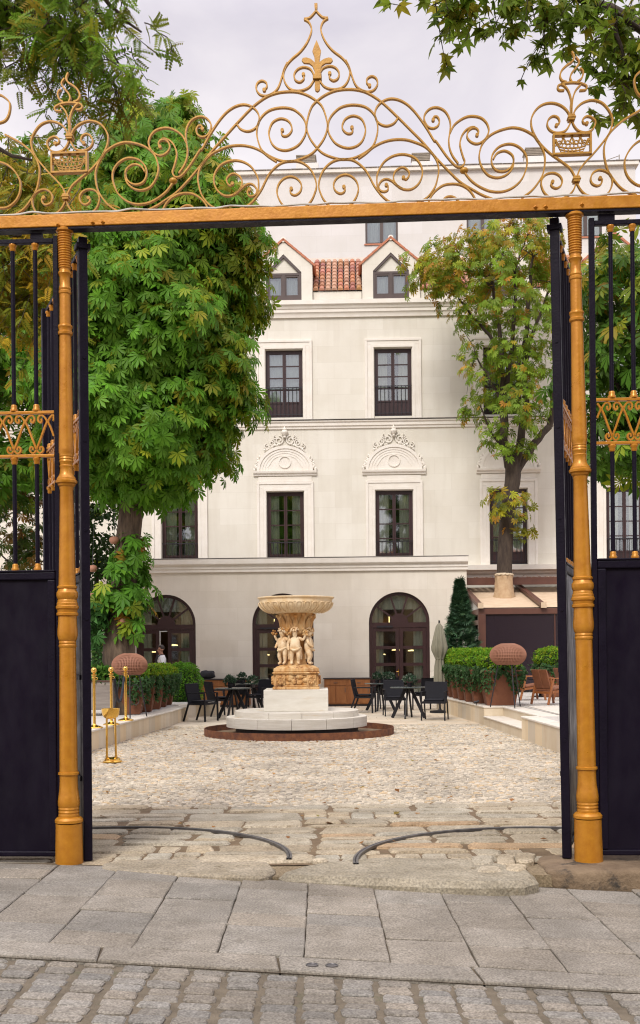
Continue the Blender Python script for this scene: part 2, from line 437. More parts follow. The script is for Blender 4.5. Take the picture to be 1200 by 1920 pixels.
# top finial
st((c4, [(581,38),(585,90),(610,125),(650,160),(697,165)]), name='finial_bar', ball=False)
st((c4, [(697,168),(655,198),(632,258),(645,320),(682,392),(740,460),(820,522),(870,582),(893,650),(880,722),(840,780),(785,805),(720,805),(660,780),(618,725)]), name='finial_bar', ball=False)
st((c4, [(712,665),(710,705),(745,730),(785,710),(796,660),(765,615),(710,598),(650,620),(618,675)]))
st((c4, [(1070,775),(1046,750),(1050,712),(1090,690),(1130,710),(1142,760),(1110,812),(1050,830),(982,805),(940,760),(910,682),(888,610),(855,545)]))

og = thing('gate_overthrow', 'gilded wrought iron overthrow of scrolls, crowns and a fleur-de-lis above the open gate', 'gate arch', GF.at(UM, 0, 4.93), -R(3.5))
YF, YB = -.016, .015
def scroll_mesh(pts, ball, nm):
    m = MB().ribbon(pts, .0112, YF, YB)
    if ball:
        u, v = pts[0]; m.tube([(u, YF-.002, v), (u, YB+.002, v)], .0135, 10)
    return m.xf(GM).build(nm, M['gold_flat'], og, smooth=40)
for nm, pts, ball, both in STROKES:
    scroll_mesh(pts, ball, nm)
    if both: scroll_mesh(mir(pts), ball, nm)
# fleur-de-lis plate
fl = uv(c4, [(594,368),(614,415),(633,462),(626,505),(618,566),(660,536),(700,524),(728,528),(739,548),(722,570),(672,574),(642,596),(625,640),(621,700),(625,800),(617,820),(600,829),(583,820),(577,800),(579,700),(574,640),(556,596),(528,575),(478,571),(460,549),(470,528),(500,523),(540,535),(578,567),(572,510),(556,466),(574,415)])
MB().prism(fl[::-1], -.012, .012).xf(GM).build('fleur_de_lis', M['gold_flat'], og)
u, v = GF.pick(*c4(600, 700)); MB().box(u-.034, u+.034, -.028, .028, v-.02, v+.02).xf(GM).build('collar', M['gold_flat'], og, bevel=.004)
# collars
def collar(p, w=.05, h=.045):
    for q in (p, (2*UM-p[0], p[1])):
        MB().box(q[0]-w/2, q[0]+w/2, -.032, .032, q[1]-h/2, q[1]+h/2).box(q[0]-w/2-.006, q[0]+w/2+.006, -.036, .036, q[1]-.006, q[1]+.006).xf(GM).build('collar', M['gold_flat'], og, bevel=.003)
collar(GF.pick(*c3(548, 1350))); collar(GF.pick(*c3(497, 720)))
kp = GF.pick(*c2(470, 730))
for q in (kp, (2*UM-kp[0], kp[1])):
    MB().sphere((q[0], 0, q[1]), .032, 12, 8, (1.05, .95, .8)).xf(GM).build('knob', M['gold_flat'], og, smooth=60)
# crown panels: frame and pierced crown
cr = [GF.pick(*c3(x, y)) for x, y in ((305,880),(702,880),(702,1098),(305,1098))]
for sgn in (1, -1):
    mm = (lambda p: p) if sgn > 0 else (lambda p: (2*UM-p[0], p[1]))
    x0, x1 = sorted((mm(cr[0])[0], mm(cr[1])[0])); z0, z1 = cr[2][1], cr[0][1]
    z0 = (cr[2][1] + cr[3][1])/2; z1 = (cr[0][1] + cr[1][1])/2; t = .014
    fr = MB().box(x0, x1, -.026, .026, z0, z0+t).box(x0, x1, -.026, .026, z1-t, z1)
    fr.box(x0, x0+t, -.026, .026, z0+t, z1-t).box(x1-t, x1, -.026, .026, z0+t, z1-t)
    fo = fr.xf(GM).build('crown_frame', M['gold_flat'], og)
    c = MB(); cx = (x0+x1)/2; W = (x1-x0); Hh = z1-z0
    def cp(a, b): return (cx + (a-.5)*W, z0 + b*Hh)
    th = .0045
    def rb(pts, t=th): c.ribbon([cp(*p) for p in pts], t, -.007, .007)
    def ring(a, b, r, t=th):
        x, z = cp(a, b); c.ribbon([(x + r*math.cos(q*PI/6), z + r*math.sin(q*PI/6)) for q in range(13)], t, -.007, .007)
    rb(catmull([(.22,.16),(.35,.11),(.5,.09),(.65,.11),(.78,.16)]), .008)
    rb(catmull([(.18,.30),(.33,.22),(.5,.20),(.67,.22),(.82,.30)]), .007)
    rb(catmull([(.14,.44),(.3,.36),(.5,.33),(.7,.36),(.86,.44)]), .008)
    rb([(.22,.16),(.18,.30),(.14,.44),(.06,.62)]); rb([(.78,.16),(.82,.30),(.86,.44),(.94,.62)])
    for a in (.3,.4,.5,.6,.7): rb([(a,.14),(a,.36)], .008)
    for a, b in ((.2,.5),(.3,.46),(.4,.44),(.5,.44),(.6,.44),(.7,.46),(.8,.5)): ring(a, b, .017)
    for a, b, h in ((.08,.5,.2),(.28,.55,.3),(.5,.55,.37),(.72,.55,.3),(.92,.5,.2)):
        rb([(a-.07, b), (a-.03, b+h*.45), (a, b+h), (a+.03, b+h*.45), (a+.07, b)], .011)
        ring(a, b+h*.35, .017); x, z = cp(a, min(.93, b+h)); c.tube([(x, -.01, z), (x, .01, z)], .012, 8)
    for a in (.18,.39,.61,.82): ring(a, .6, .015)
    rb([(.5, .02), (.5, .12)], .010)
    c.xf(GM).build('crown', M['gold_flat'], fo)
# beam
z0, z1 = 4.935, 5.03
MB().box(-3.6, 3.6, -.06, .03, z0, z1).xf(GM).build('beam', M['gold'], og, bevel=.006)
MB().box(-3.6, 3.6, -.052, .035, z0-.018, z0-.003).xf(GM).build('beam_soffit', M['black'], og)
for px, py in ((109,422),(174,418),(193,417),(1004,389),(1023,388),(1091,384)):
    u, v = GF.pick(px, py, -.06)
    MB().add([(u-.019,-.0595,v),(u,-.0595,v-.019),(u+.019,-.0595,v),(u,-.0595,v+.019),(u,-.088,v)], [(0,1,4),(1,2,4),(2,3,4),(3,0,4),(3,2,1,0)]).xf(GM).build('bolt', M['gold'], og)
# loose cable lying along the beam
pts = []
for i in range(61):
    u = -3.3 + i*.11
    pts.append(GF.at(u, -.045 + .012*math.sin(i*1.7), 5.040 + .006*abs(math.sin(i*.9)) + (.012 if i % 7 == 3 else 0)))
cb = MB().tube(catmull(pts, 3), .008, 6).build('cable', mat('grey_cable', (.45,.43,.38), rough=.5), None, smooth=60, loc=GF.at(-3.3, -.05, 5.03))
tag(cb, 'thin pale cable tied along the top of the gilded beam', 'cable')

# ---- gilded columns: profile measured as (row, half width) in the photo
PROF = [(1613,26.5),(1534,25.2),(1532,26.6),(1527,26.8),(1523,24),(1521,19.5),(1518,20),(1515,19),(1512,20),(1509,19),(1506,20),(1503,19.2),(1500,20.5),(1492,20.8),(1482,19.5),(1468,17.6),(1452,17),(1442,17.2),(1441,20),(1437,20),(1436,17.2),
        (1400,17.0),(1320,16.5),(1250,15.9),(1200,15.6),(1198,16.8),(1195,17),(1193,15.8),(1190,16.8),(1187,15.8),(1185,17),(1182,18),(1176,19.2),(1168,19.3),(1155,18),(1140,17.6),(1138,20.6),(1134,20.8),(1132,18.6),(1127,19.4),(1125,21.6),(1121,21.8),(1119,20),(1115,20),(1113,18.6),(1110,18.6),(1108,17.6),
        (1105,19.5),(1100,20.6),(1095,20.4),(1091,18),(1088,17),(1086,18.8),(1083,19),(1081,16.4),(1060,15.8),(1000,14.6),(940,13.4),(900,12.7),(897,13.6),(894,13.8),(891,16.4),(888,17),(886,20.4),(882,20.8),(880,18.4),(877,18.2),(874,15.6),(868,12.8),(858,12),(854,13.2),(852,11.8),(848,12.4),(845,13.6),(842,12.6),(840,13.6),(837,12.6),(835,13.4),(832,13),(828,14.3),(820,14.2),
        (760,13.2),(680,12.0),(606,11.0),(603,13.8),(599,14.2),(597,12.4),(592,12.6),(589,14),(586,13.6),(584,10.8),(545,10.4),(527,10.2),(525,11.6),(521,11.8),(519,10.6),(516,11.6),(513,11),(511,10),(494,9.8),(490,11.6),(487,13.2),(485,12.8),(483,11),(480,10.4)]
y = 478
k = 0
while y > 412:
    w = 10.6 + (480-y)*.024
    PROF += [(y, w), (y-1.3, w+1.6), (y-2.9, w+1.6), (y-4.2, w)]; y -= 4.6
PROF += [(409,13.4),(407,16.6),(404,16.8),(402,15)]
def column(bpx, bpy, tpx, tpy, label):
    bu, bv = GF.pick(bpx, bpy); tu, tv = GF.pick(tpx, tpy)
    b = GF.at(bu, 0, bv); t = GF.at(tu, 0, tv); L = (t-b).length
    th = thing('gate_column', label, 'column', b, -R(3.5), group='gilded columns of the gate')
    pr = [(w/247.6, (1613-y)/(1613-402)*L) for y, w in PROF]
    MB().lathe(pr[:2] + [(pr[1][0]*.7, pr[1][1]+.001)], 24, b, t-b).build('plinth', M['gold'], th, smooth=35)
    MB().lathe([(pr[2][0]*.7, pr[2][1])] + pr[2:], 28, b, t-b).build('shaft', M['gold'], th, smooth=28)
    return th
column(130, 1621, 121, 430, 'gilded cast iron column left of the gate opening, set straight on the paving')
column(1104, 1614, 1077, 401, 'gilded cast iron column right of the gate opening, standing on a raised kerb stone')

# ---- railing and leaves share one builder (local frame: x along, y across, z up)
def lattice(u0, n, per, v0, v1):
    """strokes (in x, z) of the gilded scroll band: strands run diagonally and curl at both ends"""
    out = []; H = v1 - v0; q = per/2
    base = [(-.30,.80),(-.26,.87),(-.34,.90),(-.42,.84),(-.38,.73),(-.24,.70),(-.10,.78)]
    top = [(.285,.885),(.26,.83),(.33,.79),(.41,.84),(.405,.92),(.31,.975),(.18,.955),(.06,.865),(.03,.80),(.14,.66),(.32,.38),(.46,.18),(.52,.10),(.62,.035),(.74,.05),(.80,.12),(.75,.185),(.66,.17),(.66,.11)]
    for i in range(n):
        c = u0 + per*i
        for sg in (1, -1):
            out.append(catmull([(c + sg*x*per, v0 + z*H) for x, z in top], 4))
    return out

def railing(root, x0, x1, bars, zb, zp, zl0, zl1, zt, Mx, stile0=None, stile1=None, half=False):
    """root thing; bars = x positions; zb bottom, zp top of solid panel, zl0..zl1 scroll band, zt top"""
    def put(mb, name, m, par=root, **k): return mb.xf(Mx).build(name, m, par, **k)
    th = .022
    # solid lower panel with a raised moulded frame on both faces
    pn = put(MB().box(x0+.01, x1-.01, -.010, .010, zb+.03, zp-.01), 'solid_panel', M['sheet'])
    b = .062
    for s in (-1, 1):
        ya, yb = (s*.0105, s*.034); ya, yb = min(ya, yb), max(ya, yb)
        fr = MB()
        fr.box(x0, x1, ya, yb, zp-b, zp); fr.box(x0, x1, ya, yb, zb+.02, zb+.02+b*.7)
        fr.box(x0, x0+b, ya, yb, zb+.02+b*.7, zp-b); fr.box(x1-b, x1, ya, yb, zb+.02+b*.7, zp-b)
        put(fr, 'panel_moulding', M['black'], pn, bevel=.010)
    put(MB().box(x0, x1, -.04, .04, zp, zp+.014), 'panel_cap', M['black'], bevel=.004)
    # top rail
    put(MB().box(x0, x1, -.022, .022, zt-.035, zt), 'top_rail', M['black'], bevel=.004)
    # scroll band
    bd = put(MB().box(x0, x1, -.02, .02, zl1-.022, zl1).box(x0, x1, -.02, .02, zl0, zl0+.022), 'scroll_band', M['gold'], bevel=.003)
    per = bars[1] - bars[0]
    for s in lattice(bars[0] - per/2, len(bars)+1, per, zl0+.024, zl1-.024):
        s = [p for p in s if x0+.006 < p[0] < x1-.006]
        if len(s) > 6: put(MB().ribbon(s, .013, -.012, .012), 'band_scroll', M['gold'], bd, smooth=40)
    for x in bars:
        r = .0165
        bo = put(MB().tube([(x,0,zl1+.03),(x,0,zt-.036)], r, 10), 'upper_bar', M['black'], smooth=40)
        def cup(z, up):
            h = .052 if up > 0 else -.052
            pr = [(r*1.75, 0), (r*1.9, abs(h)*.28), (r*1.35, abs(h)*.5), (r*1.5, abs(h)*.75), (r*1.12, abs(h))]
            m = MB().lathe(pr, 10)
            for q in range(len(m.v)):
                p = m.v[q]; m.v[q] = Vector((p.x+x, p.y, z + (p.z if up > 0 else -p.z)))
            return m
        put(cup(zl1+.001, 1), 'bar_cup', M['gold'], bo, smooth=50); put(cup(zt-.036, -1), 'bar_cup', M['gold'], bo, smooth=50)
        lo = put(MB().tube([(x,0,zp+.05),(x,0,zl0-.03)], r, 10), 'lower_bar', M['black'], smooth=40)
        put(cup(zl0-.001, -1), 'bar_cup', M['gold'], lo, smooth=50); put(cup(zp+.0145, 1), 'bar_cup', M['gold'], lo, smooth=50)

Z_P, Z_L0, Z_L1, Z_T = 2.275, 3.165, 3.52, 4.862
# fixed railings beside the columns
def bar_us(cols, row): return [GF.pick(px, row)[0] for px in cols]
lx1 = GF.pick(104, 800)[0]; lb = bar_us((67, 25), 620)
per = abs(lb[0]-lb[1])
rl = thing('side_railing', 'black side railing with a gilded scroll band, left of the left gilded column', 'railing', GF.at(lx1, 0, 0), -R(3.5), group='fixed railings beside the gate')
railing(rl, lx1-1.25, lx1-.005, sorted(lb[0] - per*i for i in range(7)), .03, Z_P-.01, Z_L0-.005, Z_L1, Z_T, GM)
MB().box(lx1-.004, lx1+.034, -.022, .022, .02, Z_T+.02).xf(GM).build('end_stile', M['black'], rl, bevel=.003)
MB().box(lb[0]-.03, lb[0]+.06, -.02, .02, Z_T+.001, 4.907).xf(GM).build('hanger', M['black'], rl)
rx0 = GF.pick(1116, 800)[0]; rb_ = bar_us((1146, 1187), 620)
per = abs(rb_[0]-rb_[1])
rr = thing('side_railing', 'black side railing with a gilded scroll band, right of the right gilded column', 'railing', GF.at(rx0, 0, .03), -R(3.5), group='fixed railings beside the gate')
SH = Matrix.Translation((0,0,0))
railing(rr, rx0+.005, rx0+1.25, [rb_[0] + per*i for i in range(7)], .05, Z_P+.02, Z_L0+.005, Z_L1, Z_T, GM)
MB().box(rx0-.036, rx0+.004, -.022, .022, .04, Z_T+.02).xf(GM).build('end_stile', M['black'], rr, bevel=.003)
MB().box(rb_[0]-.09, rb_[0]+.03, -.02, .02, Z_T+.001, 4.907).xf(GM).build('hanger', M['black'], rr)

# open leaves
LEAF = 1.83
def leaf(hx, hy, sgn, ang, label, z, tilt=0.0):
    """hinge pixel, sgn +1 = leaf swings to the left side; ang past perpendicular"""
    hu, hv = GF.pick(hx, hy)
    h = GF.at(hu, .06, 0)
    phi = R(90 + ang) if sgn > 0 else R(90 - ang)
    th = thing('gate_leaf', label, 'gate', (h.x, h.y, z), phi, group='open leaves of the gate')
    Mx = Matrix.Translation((h.x, h.y, z)) @ Matrix.Rotation(-tilt, 4, GF.W) @ Matrix.Rotation(phi, 4, 'Z')
    th.rotation_euler = Mx.to_euler(); ROOT[th.name] = Mx
    n = 9; x0, x1 = .075, LEAF - .07
    per = (x1-x0)/(n); bars = [x0 + per*(i+.5) for i in range(n)]
    railing(th, x0, x1, bars, .06, Z_P-.02, Z_L0, Z_L1, Z_T-.03, Mx)
    MB().box(0, .072, -.034, .034, .0, Z_T+.035).xf(Mx).build('hinge_stile', M['black'], th, bevel=.006)
    for zz in (.9, 1.9, 2.6, 3.3, 3.95):
        MB().tube([(-.006, .0, zz), (.002, 0, zz)], .013, 10).xf(Mx).build('stile_bolt', M['black'], th)
    MB().box(-.012, .0, -.055, .055, Z_T-.06, Z_T-.02).box(-.02, .09, .036, .056, Z_T-.06, Z_T-.02).box(-.02, .09, -.056, -.036, Z_T-.06, Z_T-.02).xf(Mx).build('pivot_strap', M['black'], th, bevel=.004)
    MB().box(LEAF-.07, LEAF, -.045, .045, .02, Z_T-.01).xf(Mx).build('closing_stile', M['black'], th, bevel=.006)
    MB().box(x0, x1, .03, .045, .62, .66).box(x0, x1, .03, .045, 1.42, 1.46).xf(Mx).build('cross_brace', M['black'], th)
    return th
leaf(162, 1618, 1, 23, 'black gate leaf with a gilded scroll band, swung open behind the left gilded column', 0.0)
leaf(1065, 1614, -1, 18.5, 'black gate leaf with a gilded scroll band, swung open behind the right gilded column', 0.03, .011)

# floor tracks for the leaf rollers
M['steel'] = mat('worn_steel', (.10,.095,.10), (.17,.16,.155), scale=12, rough=.42, metal=.6)
def track(hx, hy, sgn, r, label, a1):
    hu, hv = GF.pick(hx, hy); h = GF.at(hu, .06, 0)
    m = MB(); n = 48; pr = None
    for i in range(n+1):
        a = R(-2.5 + (a1+2.5)*i/n)
        if sgn < 0: a = PI - a
        pts = [(h.x + math.cos(a)*(r+d), h.y + math.sin(a)*(r+d), z) for d, z in ((-.021,.0),(-.021,.022),(-.006,.024),(0,.014),(.006,.024),(.021,.022),(.021,.0))]
        b = len(m.v); m.v += [Vector(p) for p in pts]
        if pr is not None:
            for k in range(6): m.f.append((pr+k, pr+k+1, b+k+1, b+k))
        pr = b
    o = m.build('gate_track', M['steel'], None, loc=(h.x, h.y, 0))
    tag(o, label, 'track', 'floor tracks of the gate')
    return o
track(156, 1618, 1, 1.60, 'curved steel floor track on the left half of the gateway paving', 108)
track(1062, 1614, -1, 1.60, 'curved steel floor track on the right half of the gateway paving', 108)
# ------------------------------------------------------------------ ground
def sheet(name, poly, z, m, kind='structure'):
    f = (lambda x, y: z) if not callable(z) else z
    o = MB().add([(x, y, f(x, y)) for x, y in poly], [tuple(range(len(poly)))]).build(name, m, recalc=False)
    return tag(o, kind=kind)
def zpav(x, y=0): return max(-.125, min(.02, -.045 - .03*x))
M['earth'] = mat('dry_earth', (.20,.155,.10), (.28,.22,.15), scale=3, rough=.95, bump=.4, bscale=50)
M['joint'] = mat('sandy_joint', (.105,.068,.036), (.18,.125,.070), scale=6, rough=.95, bump=.6, bscale=60, c3=(.11,.10,.05), s3=5, t3=.6)
M['joint_dark'] = mat('dark_joint', (.05,.038,.025), (.12,.09,.055), scale=5, rough=.95, bump=.6, bscale=70)
M['joint_sett'] = mat('sett_joint', (.105,.084,.057), (.16,.13,.09), scale=9, rough=.95, bump=.6, bscale=80, c3=(.10,.095,.055), s3=4, t3=.58)
M['granite'] = mat('granite_paving', (.235,.210,.172), (.290,.263,.222), scale=5, rough=.85, spec=.25, bump=.22, bscale=120, tint=True, c3=(.185,.162,.130), s3=6, t3=.60)
M['sett'] = mat('granite_sett', (.190,.171,.143), (.250,.229,.197), scale=16, rough=.85, spec=.25, bump=.25, bscale=90, tint=True, c3=(.115,.102,.085), s3=14, t3=.6)
M['slabs'] = mat('old_slab', (.33,.28,.20), (.42,.365,.275), scale=5, rough=.9, spec=.2, bump=.4, bscale=70, tint=True, c3=(.20,.155,.095), s3=6, t3=.58)
M['cobble'] = mat('courtyard_cobble', (.46,.405,.32), (.55,.495,.405), scale=9, rough=.9, spec=.2, bump=.25, bscale=80, tint=True)
M['mortar'] = mat('cobble_mortar', (.50,.435,.335), (.585,.52,.41), scale=3, rough=.95, spec=.1, bump=.4, bscale=60, c3=(.34,.25,.15), s3=1.2, t3=.62)
# granite speckle: fine second noise mixed into the paving colours
for k, sc_, lo_ in (('granite', 85, .60), ('sett', 85, .60), ('slabs', 60, .66), ('cobble', 60, .80)):
    nt = M[k].node_tree; bs = nt.nodes['Principled BSDF']; src = bs.inputs['Base Color'].links[0].from_socket
    tc = nt.nodes.new('ShaderNodeTexCoord'); nz = nt.nodes.new('ShaderNodeTexNoise'); nz.inputs['Scale'].default_value = sc_; nz.inputs['Detail'].default_value = 3
    mr = nt.nodes.new('ShaderNodeMapRange'); mr.inputs['From Min'].default_value = .3; mr.inputs['From Max'].default_value = .7
    mr.inputs['To Min'].default_value = lo_; mr.inputs['To Max'].default_value = 2-lo_
    mx = nt.nodes.new('ShaderNodeMix'); mx.data_type = 'RGBA'; mx.blend_type = 'MULTIPLY'; mx.inputs['Factor'].default_value = 1
    nt.links.new(tc.outputs['Object'], nz.inputs['Vector']); nt.links.new(nz.outputs[0], mr.inputs['Value'])
    nt.links.new(src, mx.inputs['A']); nt.links.new(mr.outputs[0], mx.inputs['B']); 
    n5 = nt.nodes.new('ShaderNodeTexNoise'); n5.inputs['Scale'].default_value = 1.1; n5.inputs['Detail'].default_value = 9; n5.inputs['Roughness'].default_value = .68
    m5 = nt.nodes.new('ShaderNodeMapRange'); m5.inputs['From Min'].default_value = .36; m5.inputs['From Max'].default_value = .62; m5.inputs['To Min'].default_value = .74; m5.inputs['To Max'].default_value = 1.06
    x5 = nt.nodes.new('ShaderNodeMix'); x5.data_type = 'RGBA'; x5.blend_type = 'MULTIPLY'; x5.inputs['Factor'].default_value = 1
    nt.links.new(tc.outputs['Object'], n5.inputs['Vector']); nt.links.new(n5.outputs[0], m5.inputs['Value'])
    nt.links.new(mx.outputs['Result'], x5.inputs['A']); nt.links.new(m5.outputs[0], x5.inputs['B']); nt.links.new(x5.outputs['Result'], bs.inputs['Base Color'])

sheet('ground', [(-400,-400),(400,-400),(400,600),(-400,600)], -.30, M['earth'])
sheet('courtyard_base', [(-14,11.6),(14,11.6),(14,60),(-14,60)], -.020, M['mortar'])
sheet('forecourt_bed', [(-6,8.40),(6,8.40),(6,11.75),(-6,11.75)], -.014, M['joint'])

class Stones:
    """many bevelled stones in one mesh with a tint per stone"""
    def __init__(s): s.m = MB(); s.t = []
    def add(s, poly, z0, z1, bev, tint, dz=None):
        n = len(s.m.v); s.m.slab(poly, z0, z1, bev, dz); s.t += [tint]*(len(s.m.v)-n)
    def build(s, name, m, kind='structure'):
        me = bpy.data.meshes.new(name); me.from_pydata([tuple(p) for p in s.m.v], [], s.m.f)
        at = me.attributes.new('tint', 'FLOAT_COLOR', 'POINT')
        at.data.foreach_set('color', np.array([tuple(t)+(1,) for t in s.t], np.float32).ravel())
        me.materials.append(m); o = bpy.data.objects.new(name, me); COL.objects.link(o); ROOT[o.name] = Matrix.Identity(4)
        if kind: o['kind'] = kind
        return o
def rough_edge(poly, seg=.12, amp=.008, rnd=random):
    out = []; n = len(poly)
    for i in range(n):
        a, b = poly[i], poly[(i+1) % n]; L = math.hypot(b[0]-a[0], b[1]-a[1]); k = max(1, int(L/seg))
        for j in range(k):
            t = j/k; am = amp*(1.6 if j == 0 else 1)
            out.append((a[0]+(b[0]-a[0])*t + rnd.uniform(-am, am), a[1]+(b[1]-a[1])*t + rnd.uniform(-am, am)))
    return out
def round_poly(poly, r):
    out = []; n = len(poly)
    for i in range(n):
        a, b, c = poly[i-1], poly[i], poly[(i+1) % n]
        for q in (a, c):
            L = math.hypot(q[0]-b[0], q[1]-b[1]) or 1; k = min(.4, r/L)
            out.append((b[0]+(q[0]-b[0])*k, b[1]+(q[1]-b[1])*k))
    return out
def grey(lo, hi, warm=.02):
    g = random.uniform(lo, hi); w = random.uniform(-warm, warm)
    return (g*(1+w), g, g*(1-w*1.3))

# kerb strip between pavement and street: skew to the view
AK, BK = -.045, -.03
k0, k1 = gnd(0, 1789, AK, BK), gnd(1200, 1857, AK, BK)      # street side
t0, t1 = gnd(0, 1762, AK, BK), gnd(1200, 1830, AK, BK)      # pavement side
def kerb_y(x, far=False):
    a, b = (t0, t1) if far else (k0, k1)
    return a.y + (b.y-a.y)*(x-a.x)/(b.x-a.x)
sl = (k1.y-k0.y)/(k1.x-k0.x)
pz = lambda x, y: zpav(x)
s = Stones(); x = -4.6; random.seed(3)
while x < 4.6:
    L = random.uniform(.95, 1.35); x2 = x + L - .010
    p = [(x, kerb_y(x)+.006), (x2, kerb_y(x2)+.006), (x2-.03, kerb_y(x2, 1)-.006), (x-.03+.008, kerb_y(x, 1)-.006)]
    s.add(rough_edge(p, .2, .002), 0, .10, .007, grey(.86, .98), dz=pz); x += L
s.build('kerb', M['granite'])
# pavement slabs: joints run away from the camera, cross joints follow the kerb
s = Stones(); g = .0065
xs = [-.10 - .478*i for i in range(10, 0, -1)] + [-.10 + .466*i for i in range(0, 11)]
def y_far(x): return 8.36 if x < -.45 else (7.93 - .03*(x-.3) + .03*math.sin(x*9) if x < 2.0 else 7.95)
for i in range(len(xs)-1):
    xa, xb = xs[i], xs[i+1]
    for side in (0,):
        ya = kerb_y((xa+xb)/2, 1) + .008
        end = y_far((xa+xb)/2)
        y = ya; first = True
        while y < end - .05:
            d = random.choice((.30, .42, .50, .62, .72)); y2 = min(y + d, end)
            if end - y2 < .16: y2 = end
            q = sl*.8; hw = (xb-xa)/2
            gy = random.uniform(.006, .016); p = [(xa+g/2, y + (-q*hw) + gy/2), (xb-g/2, y + q*hw + gy/2), (xb-g/2, y2 + q*hw - gy/2), (xa+g/2, y2 - q*hw - gy/2)]
            if first: p[0] = (xa+g/2, kerb_y(xa, 1)+.008); p[1] = (xb-g/2, kerb_y(xb, 1)+.008)
            tl = random.uniform(-.005, .005); tx = random.uniform(-.004, .004)
            s.add(rough_edge(p, .11, .0028), 0, .08, .006, grey(.84, 1.02, .03), dz=lambda X, Y, tl=tl, tx=tx, c=(xa+xb)/2: zpav(X) + tl + tx*(X-c)/.25)
            first = False; y = y2
s.build('pavement', M['granite'])
def tilt_sheet(name, pts, dz, m):
    # subdivided so it can follow the tilted pavement
    m_ = MB(); xsn = [-6 + i*.5 for i in range(25)]
    for i in range(24):
        a, b = xsn[i], xsn[i+1]
        m_.add([(a, pts(a)[0], zpav(a)+dz), (b, pts(b)[0], zpav(b)+dz), (b, pts(b)[1], zpav(b)+dz), (a, pts(a)[1], zpav(a)+dz)], [(0,1,2,3)])
    return tag(m_.build(name, m, recalc=False), kind='structure')
tilt_sheet('pavement_bed', lambda x: (kerb_y(x), 8.5), -.016, M['joint_dark'])
tilt_sheet('road_bed', lambda x: (-6.0, kerb_y(x)), -.031, M['joint_sett'])
# street setts: columns away from the camera, wide sandy gaps between columns
s = Stones(); random.seed(5)
cw = .192
for i in range(-22, 24):
    xc = -.02 + cw*i
    y = kerb_y(xc) - .008; first = True; sh = random.uniform(-.008, .008)
    while y > 2.4:
        d = random.uniform(.095, .128) if not first else random.uniform(.05, .11)
        w = random.uniform(.152, .170); ox = random.uniform(-.010, .010) + sh; q = sl*.75 + random.uniform(-.03, .03)
        y0_, y1_ = y - d + .0065, y - .0065
        pA = [(xc-w/2+ox, y0_-q*w/2), (xc+w/2+ox, y0_+q*w/2), (xc+w/2+ox+random.uniform(-.006,.006), y1_+q*w/2), (xc-w/2+ox+random.uniform(-.006,.006), y1_-q*w/2)]
        if first: pA[2] = (pA[2][0], kerb_y(pA[2][0])-.006); pA[3] = (pA[3][0], kerb_y(pA[3][0])-.006)
        dzz = random.uniform(-.005, .004)
        s.add(rough_edge(round_poly(pA, .016), .05, .0035), 0, .08, .007, grey(.84, 1.14, .04), dz=lambda X, Y, dzz=dzz: zpav(X)-.020+dzz)
        y -= d; first = False
s.build('road', M['sett'])
# old irregular slabs in the gateway (y 8.4 .. 11.7)
s = Stones(); random.seed(21)
def split(x0, y0, x1, y1, lv=0):
    w, h = x1-x0, y1-y0
    tw, th_ = random.uniform(.65, 1.5), random.uniform(.26, .55)
    if w <= tw and h <= th_: return [(x0, y0, x1, y1)]
    if (w/tw > h/th_ and w > .5) or h < .34:
        if w < .5: return [(x0, y0, x1, y1)]
        c = x0 + w*random.uniform(.36, .64); return split(x0, y0, c, y1, lv+1) + split(c, y0, x1, y1, lv+1)
    c = y0 + h*random.uniform(.36, .64); return split(x0, y0, x1, c, lv+1) + split(x0, c, x1, y1, lv+1)
cells = []
yb = 8.44
while yb < 11.6:
    hb = random.uniform(.75, 1.15); hb = min(hb, 11.72-yb) if 11.72-yb-hb > .35 else 11.72-yb
    cells += split(-5.0, yb, 5.0, yb+hb); yb += hb
for (xa, ya, xb, yb) in cells:
    L, d = xb-xa, yb-ya; sk = .03*math.sin(ya*3+xa*.7)
    if random.random() < .07 and L > .5:       # a patch of small setts
        nn = max(2, int(L/.19)); mm = max(1, int(d/.13))
        for i in range(nn):
            for j in range(mm):
                p = [(xa+L*i/nn+.007, ya+d*j/mm+.008), (xa+L*(i+1)/nn-.007, ya+d*j/mm+.008), (xa+L*(i+1)/nn-.007, ya+d*(j+1)/mm-.008), (xa+L*i/nn+.007, ya+d*(j+1)/mm-.008)]
                s.add(rough_edge(round_poly(p, .02), .06, .005), -.06, random.uniform(-.006,.002), .010, grey(.85, 1.08, .06))
        continue
    j = lambda a=.03: random.uniform(-a, a)
    gx = random.uniform(.010, .028); gy = random.uniform(.011, .026)
    p = [(xa+gx+j(), ya+gy+j(.016)+sk), (xb-gx+j(), ya+gy+j(.016)-sk*.5), (xb-gx+j(), yb-gy+j(.016)-sk*.5), (xa+gx+j(), yb-gy+j(.016)+sk)]
    t = grey(.86, 1.08, .05)
    if random.random() < .10: t = (t[0]*1.03, t[1]*.86, t[2]*.72)
    zz = random.uniform(-.006, .010); tx = random.uniform(-.010, .010)
    s.add(rough_edge(round_poly(p, .045), .09, .010), 0, .08, .018, t, dz=lambda X, Y, zz=zz, tx=tx, c=(xa+xb)/2: zz + tx*(X-c))
s.build('gateway_paving', M['slabs'])
